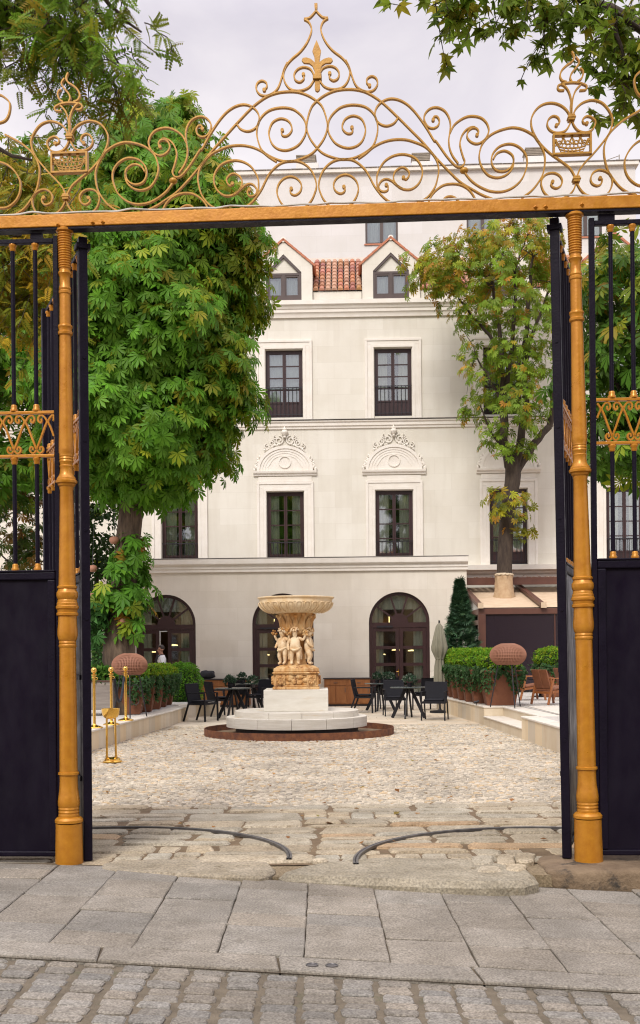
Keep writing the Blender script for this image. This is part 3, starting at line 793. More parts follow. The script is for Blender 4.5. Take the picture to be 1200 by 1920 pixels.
# worn threshold stones
s = Stones(); random.seed(9)
def thr(px):
    return [(gnd(a, b, z_).x, gnd(a, b, z_).y) for a, b, z_ in px]
s.add(rough_edge(round_poly(thr([(508,1648,-.02),(700,1657,-.02),(905,1664,-.02),(1012,1662,-.03),(1000,1630,.0),(890,1612,0),(700,1608,0),(575,1622,0)]), .10), .12, .007), -.14, .012, .045, (.80,.82,.83))
s.add(rough_edge(round_poly(thr([(186,1632,0),(345,1640,0),(500,1645,0),(520,1632,0),(500,1615,0),(300,1611,0),(190,1618,0)]), .06), .12, .006), -.12, .006, .018, (.82,.82,.82))
for a in ((905,1608,40,17),(948,1606,34,19),(985,1603,36,17),(918,1628,44,12),(968,1624,38,13),(600,1613,30,6)):
    x_, y_, w_, h_ = a
    s.add(rough_edge(round_poly(thr([(x_-w_/2,y_+h_,0),(x_+w_/2,y_+h_,0),(x_+w_/2,y_,0),(x_-w_/2,y_,0)]), .05), .06, .006), -.05, .022, .014, grey(1.0,1.1,.05))
s.add([(-.7,8.02),(2.3,7.98),(2.3,8.62),(-.7,8.62)], -.16, -.022, 0, (.62,.56,.48))
s.build('threshold', M['slabs'])
tag(MB().box(2.02-.40, 3.6, 8.62, 9.0, -.05, -.004).build('gateway_infill', M['joint']), kind='structure')

# raised kerb stone under the right-hand column
a = gnd(1026, 1669, -.12); b = gnd(1200, 1675, -.12)
p = []
ms = MB()
nx, nz = 34, 9
import mathutils.noise as mnoise
def rock(name, x0, x1, y0, y1, z0, z1, r, seed, m):
    """a weathered block: superellipsoid box with noise"""
    mb = MB(); nu, nv = 64, 22; cx, cy, cz = (x0+x1)/2, (y0+y1)/2, (z0+z1)/2; hx, hy, hz = (x1-x0)/2, (y1-y0)/2, (z1-z0)/2
    def pw(c, e): return math.copysign(abs(c)**e, c)
    e = .28
    for j in range(nv+1):
        la = -PI/2 + PI*j/nv
        for i in range(nu):
            lo = 2*PI*i/nu
            v = Vector((hx*pw(math.cos(la), e)*pw(math.cos(lo), e), hy*pw(math.cos(la), e)*pw(math.sin(lo), e), hz*pw(math.sin(la), e)))
            n = mnoise.noise(Vector((v.x*2.2+seed, v.y*4, v.z*6)))*.025 + mnoise.noise(Vector((v.x*9+seed, v.y*11, v.z*14)))*.010
            v = v*(1+n*1.0)
            if v.z > hz*.9: v.z = hz*.9 + (v.z-hz*.9)*.3
            mb.v.append(Vector((cx, cy, cz)) + v)
    for j in range(nv):
        for i in range(nu):
            i2 = (i+1) % nu; mb.f.append((j*nu+i, j*nu+i2, (j+1)*nu+i2, (j+1)*nu+i))
    return mb.build(name, m, None, smooth=60, loc=(cx, cy, z0))
M['kerbstone'] = mat('weathered_sandstone', (.13,.088,.052), (.21,.15,.092), scale=6, rough=.9, bump=.6, bscale=40, c3=(.035,.03,.024), s3=5, t3=.53)
k = rock('kerb_stone', 1.66, 4.4, 7.90, 8.60, -.22, .035, .1, 2.3, M['kerbstone'])
tag(k, 'long weathered sandstone kerb block under the right column and railing', 'kerb stone')

# small round fittings let into the kerb strip
for px, py, lab in ((585,1810,'small round iron cap in the kerb strip, the left of the two'), (622,1811,'small round iron-rimmed socket in the kerb strip, the right of the two')):
    q = gnd(px, py, AK, BK); zq = zpav(q.x)
    th = thing('ground_socket', lab, 'ground fitting', (q.x, q.y, zq), 0, group='round fittings in the kerb strip')
    MB().lathe([(.034,.0005),(.034,.006),(.027,.007),(.025,.003)], 20, (q.x, q.y, zq)).build('rim', M['steel'], th, smooth=40)
    MB().lathe([(.024,.0006),(.024,.0025),(0.0001,.0025)], 16, (q.x, q.y, zq)).build('cap', M['grille'], th)

# courtyard cobbles as real stones
def cobbles():
    rng = np.random.default_rng(4)
    rows = []
    y = 11.62
    while y < 25.0:
        d = .056*rng.uniform(.8, 1.25); xh = 4.2
        x = -xh
        while x < xh:
            w = rng.uniform(.05, .13); rows.append((x+w/2, y+d/2+rng.uniform(-.02,.02), w/2, d/2)); x += w
        y += d
    A = np.array(rows); n = len(A); K = 8
    keep = rng.random(n) > .06; A = A[keep]; n = len(A)
    an = np.linspace(0, 2*np.pi, K, endpoint=False)
    ca = np.sign(np.cos(an))*np.abs(np.cos(an))**.8; sa = np.sign(np.sin(an))*np.abs(np.sin(an))**.8
    rot = rng.normal(0, .22, n)
    jit = rng.uniform(.84, 1.05, (n, K))
    z = rng.uniform(-.010, -.002, n)
    layers = []
    for sc_, hz in ((.92, -.020), (.80, 0), (.5, .004)):
        lx = ca[None]*A[:, 2:3]*sc_*jit; ly = sa[None]*A[:, 3:4]*sc_*jit
        X = A[:, :1] + lx*np.cos(rot)[:, None] - ly*np.sin(rot)[:, None]
        Yy = A[:, 1:2] + lx*np.sin(rot)[:, None] + ly*np.cos(rot)[:, None]
        Z = np.repeat((z + hz)[:, None], K, 1)
        layers.append(np.stack([X, Yy, Z], -1))
    V = np.stack(layers, 1)                      # n, 3, K, 3
    base = (np.arange(n)*3*K)[:, None]
    Q = []
    for l in range(2):
        for k in range(K):
            k2 = (k+1) % K; Q.append(np.concatenate([base+l*K+k, base+l*K+k2, base+(l+1)*K+k2, base+(l+1)*K+k], 1))
    t = 2*K
    Q.append(np.concatenate([base+t+0, base+t+1, base+t+2, base+t+3], 1)); Q.append(np.concatenate([base+t+0, base+t+3, base+t+4, base+t+7], 1)); Q.append(np.concatenate([base+t+7, base+t+4, base+t+5, base+t+6], 1))
    Fq = np.concatenate(Q, 0)
    g_ = rng.uniform(.80, 1.10, n); warm = rng.random(n)
    T = np.stack([g_, g_*.985, g_*.96], -1)
    w = warm < .12; T[w] *= (1.0, .87, .70)
    w = (warm > .12) & (warm < .34); T[w] *= (.76, .775, .80)
    T = np.repeat(T[:, None], 3*K, 1).reshape(-1, 3)
    big_mesh('courtyard_paving', V.reshape(-1, 3), Fq, M['cobble'], tint=np.clip(T, 0, 1.2), kind='structure')
cobbles()
# smooth stone floor at the back of the courtyard
M['cream'] = wall_mat('cream_paving', (.60,.51,.38), (.68,.60,.47), (.8,.76,.7), bw=.6, bh=.6, streak=.15)
q = mat('cream_flag', (.58,.49,.37), (.67,.59,.46), scale=2, rough=.6, bump=.1, bscale=40, c3=(.5,.4,.27), s3=1.5, t3=.62)
s = Stones(); random.seed(2)
yy = 25.02
while yy < 35.2:
    xx = -9 + random.random()*.5
    while xx < 9:
        L = random.choice((.6, .9, 1.2)); s.add([(xx+.004, yy+.004), (xx+L-.004, yy+.004), (xx+L-.004, yy+.596), (xx+.004, yy+.596)], -.05, -.004+random.uniform(0,.002), 0, grey(.92, 1.04, .03)); xx += L
    yy += .6
M['flag'] = mat('cream_flagstone', (.50,.42,.31), (.59,.51,.39), scale=2, rough=.6, bump=.1, bscale=40, c3=(.52,.41,.28), s3=1.5, t3=.62, tint=True)
s.build('back_court_paving', M['flag'])
# ------------------------------------------------------------------ the hotel
BF = Frame(0, 38, R(1.6)); BM = BF.M
bld = thing('hotel_building', 'white rendered three storey hotel with dark French windows and tiled dormers, behind the fountain court', 'building', BF.at(0, 0, 0), -R(1.6))
AW = -3.5                                    # front of the projecting ground floor
def bp(px, py, w=0.0): return BF.pick(px, py, w)

def wall_holes(mb, u0, u1, v0, v1, holes, w, depth):
    us = sorted({u0, u1} | {h[0] for h in holes} | {h[1] for h in holes}); vs = sorted({v0, v1} | {h[2] for h in holes} | {h[3] for h in holes})
    for i in range(len(us)-1):
        for j in range(len(vs)-1):
            cu, cv = (us[i]+us[i+1])/2, (vs[j]+vs[j+1])/2
            if any(h[0] < cu < h[1] and h[2] < cv < h[3] for h in holes): continue
            mb.add([(us[i],w,vs[j]),(us[i+1],w,vs[j]),(us[i+1],w,vs[j+1]),(us[i],w,vs[j+1])], [(0,1,2,3)])
    for a, b, c, d in holes:
        mb.add([(a,w,c),(b,w,c),(b,w,d),(a,w,d),(a,w+depth,c),(b,w+depth,c),(b,w+depth,d),(a,w+depth,d)], [(0,4,5,1),(1,5,6,2),(2,6,7,3),(3,7,4,0)])

def put(mb, name, m, par, **k): return mb.xf(BM).build(name, m, par, **k)

def room(par, u0, u1, v0, v1, w, m=None, cm=None, depth=1.6, cw=.3, ctop=False):
    """what shows behind the glass: a dark room and curtains hanging at both sides"""
    e = .35
    rm = MB(); W0 = w + .03
    rm.add([(u0-e,W0,v0-e),(u1+e,W0,v0-e),(u1+e,W0,v1+e),(u0-e,W0,v1+e),(u0-e,W0+depth,v0-e),(u1+e,W0+depth,v0-e),(u1+e,W0+depth,v1+e),(u0-e,W0+depth,v1+e)],
           [(4,5,6,7),(0,1,5,4),(1,2,6,5),(2,3,7,6),(3,0,4,7)])
    put(rm, 'interior', m or M['dark'], par, recalc=False)
    def curtain(a, b):
        n = 14; pts = []
        for i in range(n+1):
            t = i/n; pts.append((a+(b-a)*t, w + .055 + .018*math.sin(t*PI*7)))
        c = MB()
        for i in range(n):
            p, q = pts[i], pts[i+1]
            c.add([(p[0],p[1],v0),(q[0],q[1],v0),(q[0],q[1],v1),(p[0],p[1],v1)], [(0,1,2,3)])
        put(c, 'curtain', cm or M['curtain'], par, smooth=80, recalc=False)
    if cw > 0:
        wd = (u1-u0)*cw; curtain(u0-.02, u0+wd); curtain(u1-wd, u1+.02)

def french(u0, u1, v0, v1, w, rows=4, grille=True, panel=.20, par=bld, cw=.24, fm=None, cm=None, inset=.14, gh=.36, glass='glass'):
    """casement window of two leaves with square panes; returns the window part"""
    fm = fm or M['brown']; W = w + inset; t = .075; cx = (u0+u1)/2
    f = MB().box(u0, u0+t, W, W+.07, v0, v1).box(u1-t, u1, W, W+.07, v0, v1).box(u0+t, u1-t, W, W+.07, v1-t, v1).box(u0+t, u1-t, W, W+.07, v0, v0+.05)
    win = put(f, 'window', fm, par)
    pv = v0 + (v1-v0)*panel
    s = .055
    for a, b in ((u0+t+.004, cx-.003), (cx+.003, u1-t-.004)):
        l = MB(); A, B = W-.012, W+.045
        l.box(a, a+s, A, B, v0+.055, v1-t-.004).box(b-s, b, A, B, v0+.055, v1-t-.004).box(a+s, b-s, A, B, v1-t-.004-s, v1-t-.004).box(a+s, b-s, A, B, v0+.055, v0+.055+s)
        l.box(a+s, b-s, A, B, pv-s/2, pv+s/2)
        if panel > .05: l.box(a+s, b-s, A+.02, B-.01, v0+.055+s, pv-s/2)
        zb, zt = pv+s/2, v1-t-.004-s
        for k in range(1, rows):
            z = zb + (zt-zb)*k/rows; l.box(a+s, b-s, A+.006, B, z-.018, z+.018)
        put(l, 'casement', fm, win)
        put(MB().box(a+s-.004, b-s+.004, W+.014, W+.020, zb-.004, zt+.004), 'pane', M[glass], win)
    room(win, u0+t, u1-t, v0+.05, v1-t, W+.06, cw=cw, cm=cm)
    if grille:
        g = MB(); gz = v0 + (v1-v0)*gh; gw = w + .05; n = 9
        g.box(u0-.02, u1+.02, gw-.012, gw+.012, gz, gz+.03).box(u0-.02, u1+.02, gw-.012, gw+.012, v0+.10, v0+.125).box(u0-.02, u1+.02, gw-.014, gw+.014, v0+.012, v0+.035)
        for i in range(n):
            x = u0 + (u1-u0)*(i+.5)/n; g.tube([(x, gw, v0+.03), (x, gw, gz)], .011, 6)
            g.sphere((x, gw, v0+(gz-v0)*.55), .019, 6, 4, (1,1,1.4))
        put(g, 'balcony_grille', M['grille'], win, smooth=40)
    return win

def surround(u0, u1, v0, v1, w, s, par, top=True):
    """moulded architrave: three stepped bands, butted at the corners"""
    for k, (o, i, d) in enumerate(((s, s*.72, .075), (s*.72, s*.30, .05), (s*.30, 0, .062))):
        m = MB(); a, b = w-d, w+.02-.001*k
        m.box(u0-o, u0-i, a, b, v0, v1+i).box(u1+i, u1+o, a, b, v0, v1+i).box(u0-o, u1+o, a, b, v1+i, v1+o)
        put(m, 'architrave', M['trim'], par, bevel=.006)

# --- main facade
zc0, zc1 = bp(600, 596)[1], bp(600, 566)[1]      # main cornice
zs0, zs1 = bp(600, 804)[1], bp(600, 790)[1]      # string course
zl = bp(600, 1046)[1]
UL, UR = -14.5, 15.5
W3 = [(x0, x1) for x0, x1 in ((291,362),(497.5,567),(701.5,771.5),(906,977),(1112,1182))]
W2 = [(303,371),(500.5,570),(704.5,774.5),(918.5,989),(1137,1208)]
holes = []; win3 = []; win2 = []
for x0, x1 in W3:
    a = bp(x0, 655)[0]; b = bp(x1, 655)[0]; z0, z1 = bp(636, 781.5)[1], bp(636, 654)[1]
    win3.append((a, b, z0, z1))
for i, (x0, x1) in enumerate(W2):
    a = bp(x0, 980)[0]; b = bp(x1, 980)[0]; z1 = bp(636, 920.5)[1]; z0 = bp(636, 1044)[1] if i < 3 else bp(954, 1058)[1]
    if i < 3: z0 = bp(954, 1058)[1]
    win2.append((a, b, z0, z1))
holes = win3 + win2
mw = MB(); wall_holes(mw, UL, UR, 0, zc1, holes, 0, .32)
mw.add([(UL,0,0),(UL,0,zc1),(UL,7,zc1),(UL,7,0)], [(0,1,2,3)]).add([(UR,0,0),(UR,7,0),(UR,7,zc1),(UR,0,zc1)], [(0,1,2,3)])
put(mw, 'wall', M['wall'], bld, recalc=False)
for i, (a, b, z0, z1) in enumerate(win3):
    w_ = french(a, b, z0, z1, 0, 4, panel=.23, gh=.44, cw=(.33 if i != 1 else .44), cm=M['curtain2'] if i == 1 else M['curtain']); surround(a-.02, b+.02, z0-.16, z1+.02, 0, .31, w_)
for a, b, z0, z1 in win2:
    w_ = french(a, b, z0, z1, 0, 4, panel=.16, gh=.32, cw=.30+.035*((int(a*7)) % 4)); surround(a-.02, b+.02, z0-.02, z1+.02, 0, .32, w_)
# cornice, string course: stacked mouldings standing proud of the wall
def moulding(name, u0, u1, prof, w, par=bld, m=None):
    """prof [(projection, z)] bottom to top, closed back to the wall"""
    pts = [(w-p, z) for p, z in prof] + [(w+.05, prof[-1][1]), (w+.05, prof[0][1])]
    n = len(pts); vs = [(u0, y, z) for y, z in pts] + [(u1, y, z) for y, z in pts]
    fs = [tuple(range(n)), tuple(range(2*n-1, n-1, -1))] + [(i, n+i, n+(i+1) % n, (i+1) % n) for i in range(n)]
    return put(MB().add(vs, fs), name, m or M['trim'], par, smooth=28)
H_ = zc1-zc0
moulding('cornice', UL-.3, UR+.3, [(.02,zc0),(.07,zc0),(.08,zc0+.10),(.11,zc0+.15),(.13,zc0+.165),(.13,zc0+.27),(.16,zc0+.285),(.19,zc0+.36),(.24,zc0+.40),(.25,zc0+.41),(.25,zc1),(.02,zc1+.03)], 0)
moulding('string_course', UL-.05, UR+.05, [(.02,zs0-.02),(.05,zs0),(.05,zs0+.07),(.09,zs0+.09),(.09,zs1-.06),(.13,zs1-.04),(.14,zs1),(.02,zs1+.03)], 0)
put(MB().box(UL-.1, UR+.1, -.17, -.02, zs1+.031, zs1+.045), 'flashing', M['zinc'], bld)
# pediments over the first floor windows
def pediment(a, b, ztop, zbase):
    cx = (a+b)/2; w0 = 0.0
    u0, u1 = cx-1.10, cx+1.10
    pd = put(MB().prism([(cx+.98*math.cos(PI*i/24), zbase+.86*math.sin(PI*i/24)) for i in range(25)], -.07, .02), 'pediment', M['trim'], bld)
    moul = [(.03,zbase-.17),(.06,zbase-.165),(.07,zbase-.11),(.12,zbase-.08),(.135,zbase-.03),(.135,zbase-.002),(.02,zbase)]
    moulding('pediment_sill', u0, u1, moul, 0, pd)
    put(MB().box(cx-.93, cx+.93, -.035, .02, ztop, zbase-.201), 'frieze', M['trim'], pd)
    for r, t, d in ((.93,.10,.10),(.80,.05,.085),(.70,.03,.08),(.60,.022,.078)):
        put(MB().ribbon([(cx+r*math.cos(PI*i/28), zbase+.88*r*math.sin(PI*i/28)+.004) for i in range(29)], t, -d, -.05), 'archivolt', M['trim'], pd, smooth=40)
    put(MB().ribbon([(cx+.20*math.cos(2*PI*i/24), zbase+.30+.20*math.sin(2*PI*i/24)) for i in range(25)], .035, -.10, -.05), 'roundel', M['trim'], pd, smooth=40)
    put(MB().ribbon(catmull([(cx-.60,zbase+.12),(cx-.40,zbase+.40),(cx-.22,zbase+.50)],5), .02, -.085, -.06).ribbon(catmull([(cx+.60,zbase+.12),(cx+.40,zbase+.40),(cx+.22,zbase+.50)],5), .02, -.085, -.06), 'spandrel_line', M['trim'], pd)
    # carved foliage riding over the arch, with an urn on top
    rnd = random.Random(int(cx*100))
    cv = MB()
    def spiral(x, z, r, sg, turns=1.4, t=.038):
        pts = []
        for i in range(16):
            k = i/15; an = (PI/2 + sg*2*PI*turns*k); rr = r*(1-k*.78); pts.append((x+rr*math.cos(an), z+rr*math.sin(an)))
        cv.ribbon(pts, t, -.052, -.02)
    for sg in (1, -1):
        spiral(cx+sg*.20, zbase+1.07, .17, sg); spiral(cx+sg*.44, zbase+.98, .12, sg); spiral(cx+sg*.62, zbase+.86, .10, -sg, 1.2, .03); spiral(cx+sg*.33, zbase+1.17, .08, -sg, 1.1, .03)
        for q in range(9):
            an = PI/2 - sg*(.18 + q*.066); r = 1.02 + rnd.uniform(-.02, .05)
            cv.sphere((cx+r*math.cos(an), -.07, zbase+.9*r*math.sin(an)), rnd.uniform(.03,.05), 6, 4, (1,.7,1))
        for q in range(12):
            t = q/11; x = cx+sg*(.98+.10*math.sin(t*6)*.6+.03*t); z = zbase+.06+t*.46*(1)-.02
            x = cx + sg*(1.06 - .19*t + .035*math.sin(q*2.3)); cv.sphere((x, -.06, z), rnd.uniform(.035,.062)*(1-.3*t), 6, 4, (1,.8,1.2))
    cv.lathe([(.05,0),(.07,.03),(.035,.06),(.06,.10),(.115,.17),(.12,.22),(.07,.27),(.085,.29),(.05,.32),(.02,.38),(.0005,.42)], 14, (cx, -.08, zbase+1.14))
    put(cv, 'carving', M['carve'], pd, smooth=50)
zbase = bp(636, 882)[1]
for i, (a, b, z0, z1) in enumerate(win2):
    pediment(a, b, z1+.35, zbase)

# --- attic: parapet, tiled roof slope, dormers
zp = bp(600, 545)[1]
DORM = [bp(x, 520, .25)[0] for x in (329, 532.5, 732.5, 940, 1150)]
at_ = MB(); dh = 1.02
edges = [UL] + [e for d in DORM for e in (d-dh, d+dh)] + [UR]
for i in range(0, len(edges), 2):
    at_.box(edges[i], edges[i+1], .12, .36, zc1+.031, zp)
put(at_, 'parapet', M['wall'], bld)
put(MB().add([(UL,.02,zc1+.02),(UR,.02,zc1+.02),(UR,.6,zc1+.02),(UL,.6,zc1+.02)], [(0,1,2,3)]), 'cornice_ledge', M['zinc'], bld)
M['tile'] = mat('clay_tile', (.40,.165,.10), (.31,.12,.07), scale=7, rough=.85, bump=.3, bscale=40, tint=True, c3=(.50,.36,.20), s3=6, t3=.62)
zr = bp(650, 497, 2.2)[1] + .0
def tiles(u0, u1, name='roof_tiles'):
    s = Stones(); sp = .205; n = max(1, int((u1-u0)/sp)); sp = (u1-u0)/n; rnd = random.Random(int(u0*77))
    ya, yb = .10, 2.6; za = zp+.02; zb = zr+.30; L = math.hypot(yb-ya, zb-za); nl = 9
    sl_ = (zb-za)/(yb-ya)
    for i in range(n):
        u = u0+sp*(i+.5); pale = rnd.random() < .22
        for j in range(nl):
            t0_ = (j-.12)/nl; t1_ = (j+1)/nl
            r0, r1 = sp*.47, sp*.38
            if pale and rnd.random() < .85: tint = (1.15, 1.65, 1.8)
            else:
                g = rnd.uniform(.75, 1.2); tint = (g, g*rnd.uniform(.9,1.25), g*rnd.uniform(.8,1.4))
            b = len(s.m.v)
            for (t, r, lift) in ((t0_, r0, .035), (t1_, r1, .0)):
                y = ya+(yb-ya)*t; z = za+(zb-za)*t + lift
                for k in range(7):
                    an = PI*k/6; s.m.v.append(BM @ Vector((u+r*math.cos(an), y - .25*r*math.sin(an), z+r*.85*math.sin(an))))
            for k in range(6): s.m.f.append((b+k, b+k+1, b+7+k+1, b+7+k))
            s.m.f.append(tuple(b+k for k in range(7)))
            s.t += [tint]*14
    me_o = s.build(name, M['tile'], kind=None)
    for v in me_o.data.vertices: v.co = ROOT[bld.name].inverted() @ v.co
    me_o.parent = bld
    # under-surface
    put(MB().add([(u0,ya,za-.01),(u1,ya,za-.01),(u1,yb,zb-.01),(u0,yb,zb-.01)], [(0,1,2,3)]), 'roof_deck', M['dark'], bld)
for i in range(0, len(edges), 2):
    if edges[i+1] - edges[i] > .3: tiles(edges[i]-.02, edges[i+1]+.02)
put(MB().box(UL, UR, 2.6, 3.0, zc1, zr+.42), 'ridge_wall', M['wall'], bld)
zpk = bp(536, 450, .0)[1]; zev = bp(585, 495, .0)[1]
wz0 = bp(532, 567, .0)[1]; wze = bp(532, 511, 0)[1]; wzp = bp(532, 477, 0)[1]
def dormer(u):
    z0 = zc1 + .04; h = dh-.02; ww = .62
    d = thing_part = MB()
    # front wall with a pentagonal opening: ring of quads between the two outlines
    outer = [(u-h, z0), (u-ww, z0), (u+ww, z0), (u+h, z0), (u+h, zev), (u, zpk-.06), (u-h, zev)]
    W = -.02
    A = [(u-h,z0),(u-ww,z0),(u-ww,wze),(u-h,zev)]; B = [(u+ww,z0),(u+h,z0),(u+h,zev),(u+ww,wze)]
    C = [(u-h,zev),(u-ww,wze),(u,wzp),(u,zpk-.06)]; D = [(u+ww,wze),(u+h,zev),(u,zpk-.06),(u,wzp)]
    for q in (A, B, C, D): d.add([(x, W, z) for x, z in q], [(0,1,2,3)])
    op = [(u-ww,z0),(u-ww,wze),(u,wzp),(u+ww,wze),(u+ww,z0)]
    for i in range(4): d.add([(op[i][0],W,op[i][1]),(op[i+1][0],W,op[i+1][1]),(op[i+1][0],W+.2,op[i+1][1]),(op[i][0],W+.2,op[i][1])], [(0,1,2,3)])
    d.add([(u-h,W,z0),(u-h,W,zev),(u-h,2.8,zev),(u-h,2.8,z0)], [(0,1,2,3)]).add([(u+h,W,z0),(u+h,2.8,z0),(u+h,2.8,zev),(u+h,W,zev)], [(0,1,2,3)])
    dm = put(d, 'dormer', M['wall'], bld, recalc=False)
    # roof of the dormer with a rim of clay tiles
    r = MB(); o = .10; th_ = .07
    for sg in (1, -1):
        n = 7; e = Vector((sg*(h+o), 0, zev-.085)); k = Vector((0, 0, zpk)); dr = k - e
        for i in range(n):
            a = e + dr*(i/n); b = e + dr*((i+1.08)/n); up = .018
            r.bar((u+a.x, 1.35, a.z+up), (u+b.x, 1.35, b.z+.0+up*.4), 2.84, th_, (0, 0, 1))
    put(r, 'dormer_tiles', mat_tile_plain, dm)
    put(MB().tube([(u, -.06, zpk+.0), (u, 2.7, zpk+.0)], .095, 10), 'ridge_tile', M['trim'], dm, smooth=50)
    # window: pentagonal frame, two lights, plastered tympanum
    f = MB(); t = .085; w0, w1 = W+.03, W+.14
    f.box(u-ww, u-ww+t, w0, w1, z0, wze+.02).box(u+ww-t, u+ww, w0, w1, z0, wze+.02).box(u-ww+t, u+ww-t, w0, w1, z0, z0+.16)
    for sg in (1, -1):
        f.prism([(u+sg*ww, wze), (u, wzp), (u, wzp-t*1.35), (u+sg*(ww-t), wze-t*.2)][::sg], w0-.012, w1)
    f.box(u-ww+t, u+ww-t, w0+.004, w1, wze-.10, wze-.02).box(u-.045, u+.045, w0-.004, w1, z0+.16, wze-.10)
    for a, b in ((u-ww+t, u-.045), (u+.045, u+ww-t)):
        f.box(a, a+.05, w0+.02, w1, z0+.16, wze-.10).box(b-.05, b, w0+.02, w1, z0+.16, wze-.10).box(a+.05, b-.05, w0+.02, w1, z0+.16, z0+.22).box(a+.05, b-.05, w0+.02, w1, wze-.16, wze-.10)
    fw = put(f, 'dormer_window', M['brown2'], dm)
    put(MB().prism([(u-ww+t, wze-.02), (u+ww-t, wze-.02), (u, wzp-t*1.3)], W+.09, W+.12), 'tympanum', M['wall'], dm)
    put(MB().box(u-ww+t, u+ww-t, W+.10, W+.106, z0+.16, wze-.10), 'pane', M['glass'], dm)
    room(dm, u-ww+t, u+ww-t, z0+.1, wze-.1, W+.12, cm=M['curtain2'], cw=.42, depth=1.0)
mat_tile_plain = mat('dormer_tile', (.50,.20,.11), (.40,.15,.085), scale=6, rough=.85, bump=.3, bscale=40, c3=(.45,.34,.22), s3=4, t3=.6)
for u in DORM: dormer(u)

# --- projecting ground floor with arched doors
ax1 = bp(875.5, 1150, AW)[0]; ax0 = bp(190, 1150, AW)[0]
zt1 = bp(600, 1047, AW)[1]; zt0 = bp(600, 1068, AW)[1]
DOORS = [(255, 367, 1115), (473, 588, 1112.5), (692, 806, 1110)]
dh_ = []
for x0, x1, yt in DOORS:
    a = bp(x0, 1200, AW)[0]; b = bp(x1, 1200, AW)[0]; zt_ = bp((x0+x1)/2, yt, AW)[1]
    dh_.append((a, b, 0.0, zt_))
aw = MB(); wall_holes(aw, ax0, ax1, 0, zt0+.05, dh_, AW, .0)
N_ = 24
for a, b, z0, z1 in dh_:
    r = (b-a)/2; cx = (a+b)/2; zs = z1-r
    pr = None
    for i in range(N_+1):
        an = PI - PI*i/N_; x, z = cx+r*math.cos(an), zs+r*math.sin(an)
        if pr: 
            if i > 0: aw.add([(pr[0],AW,pr[1]),(x,AW,z),(x,AW,z1),(pr[0],AW,z1)], [(0,1,2,3)])
            aw.add([(pr[0],AW,pr[1]),(x,AW,z),(x,AW+.2,z),(pr[0],AW+.2,pr[1])], [(3,2,1,0)])
        pr = (x, z)
    aw.add([(a,AW,0),(a,AW,zs),(a,AW+.2,zs),(a,AW+.2,0)], [(0,1,2,3)]).add([(b,AW,0),(b,AW+.2,0),(b,AW+.2,zs),(b,AW,zs)], [(0,1,2,3)])
aw.add([(ax1,AW,0),(ax1,0,0),(ax1,0,zt0),(ax1,AW,zt0)], [(0,1,2,3)]).add([(ax0,AW,0),(ax0,AW,zt0),(ax0,0,zt0),(ax0,0,0)], [(0,1,2,3)])
put(aw, 'annex_wall', M['wall2'], bld, recalc=False)
for nm_, us_ in (('annex_cornice', (ax0, ax1+.03)),):
    moulding(nm_, us_[0], us_[1], [(.03,zt0-.06),(.07,zt0-.05),(.07,zt0+.03),(.10,zt0+.05),(.10,zt0+.13),(.17,zt0+.17),(.19,zt0+.20),(.20,zt1-.04),(.20,zt1),(.0,zt1+.015)], AW)
put(MB().box(ax0, ax1, AW+.06, 0, zt1-.3, zt1+.012), 'annex_roof', M['zinc'], bld)
put(MB().box(ax0-.02, ax1+.05, AW-.215, AW-.0, zt1+.016, zt1+.032), 'flashing', M['zinc'], bld)
put(MB().box(ax0, ax1, AW-.03, AW+.0, 0, .38), 'base_course', M['trim'], bld, bevel=.006)

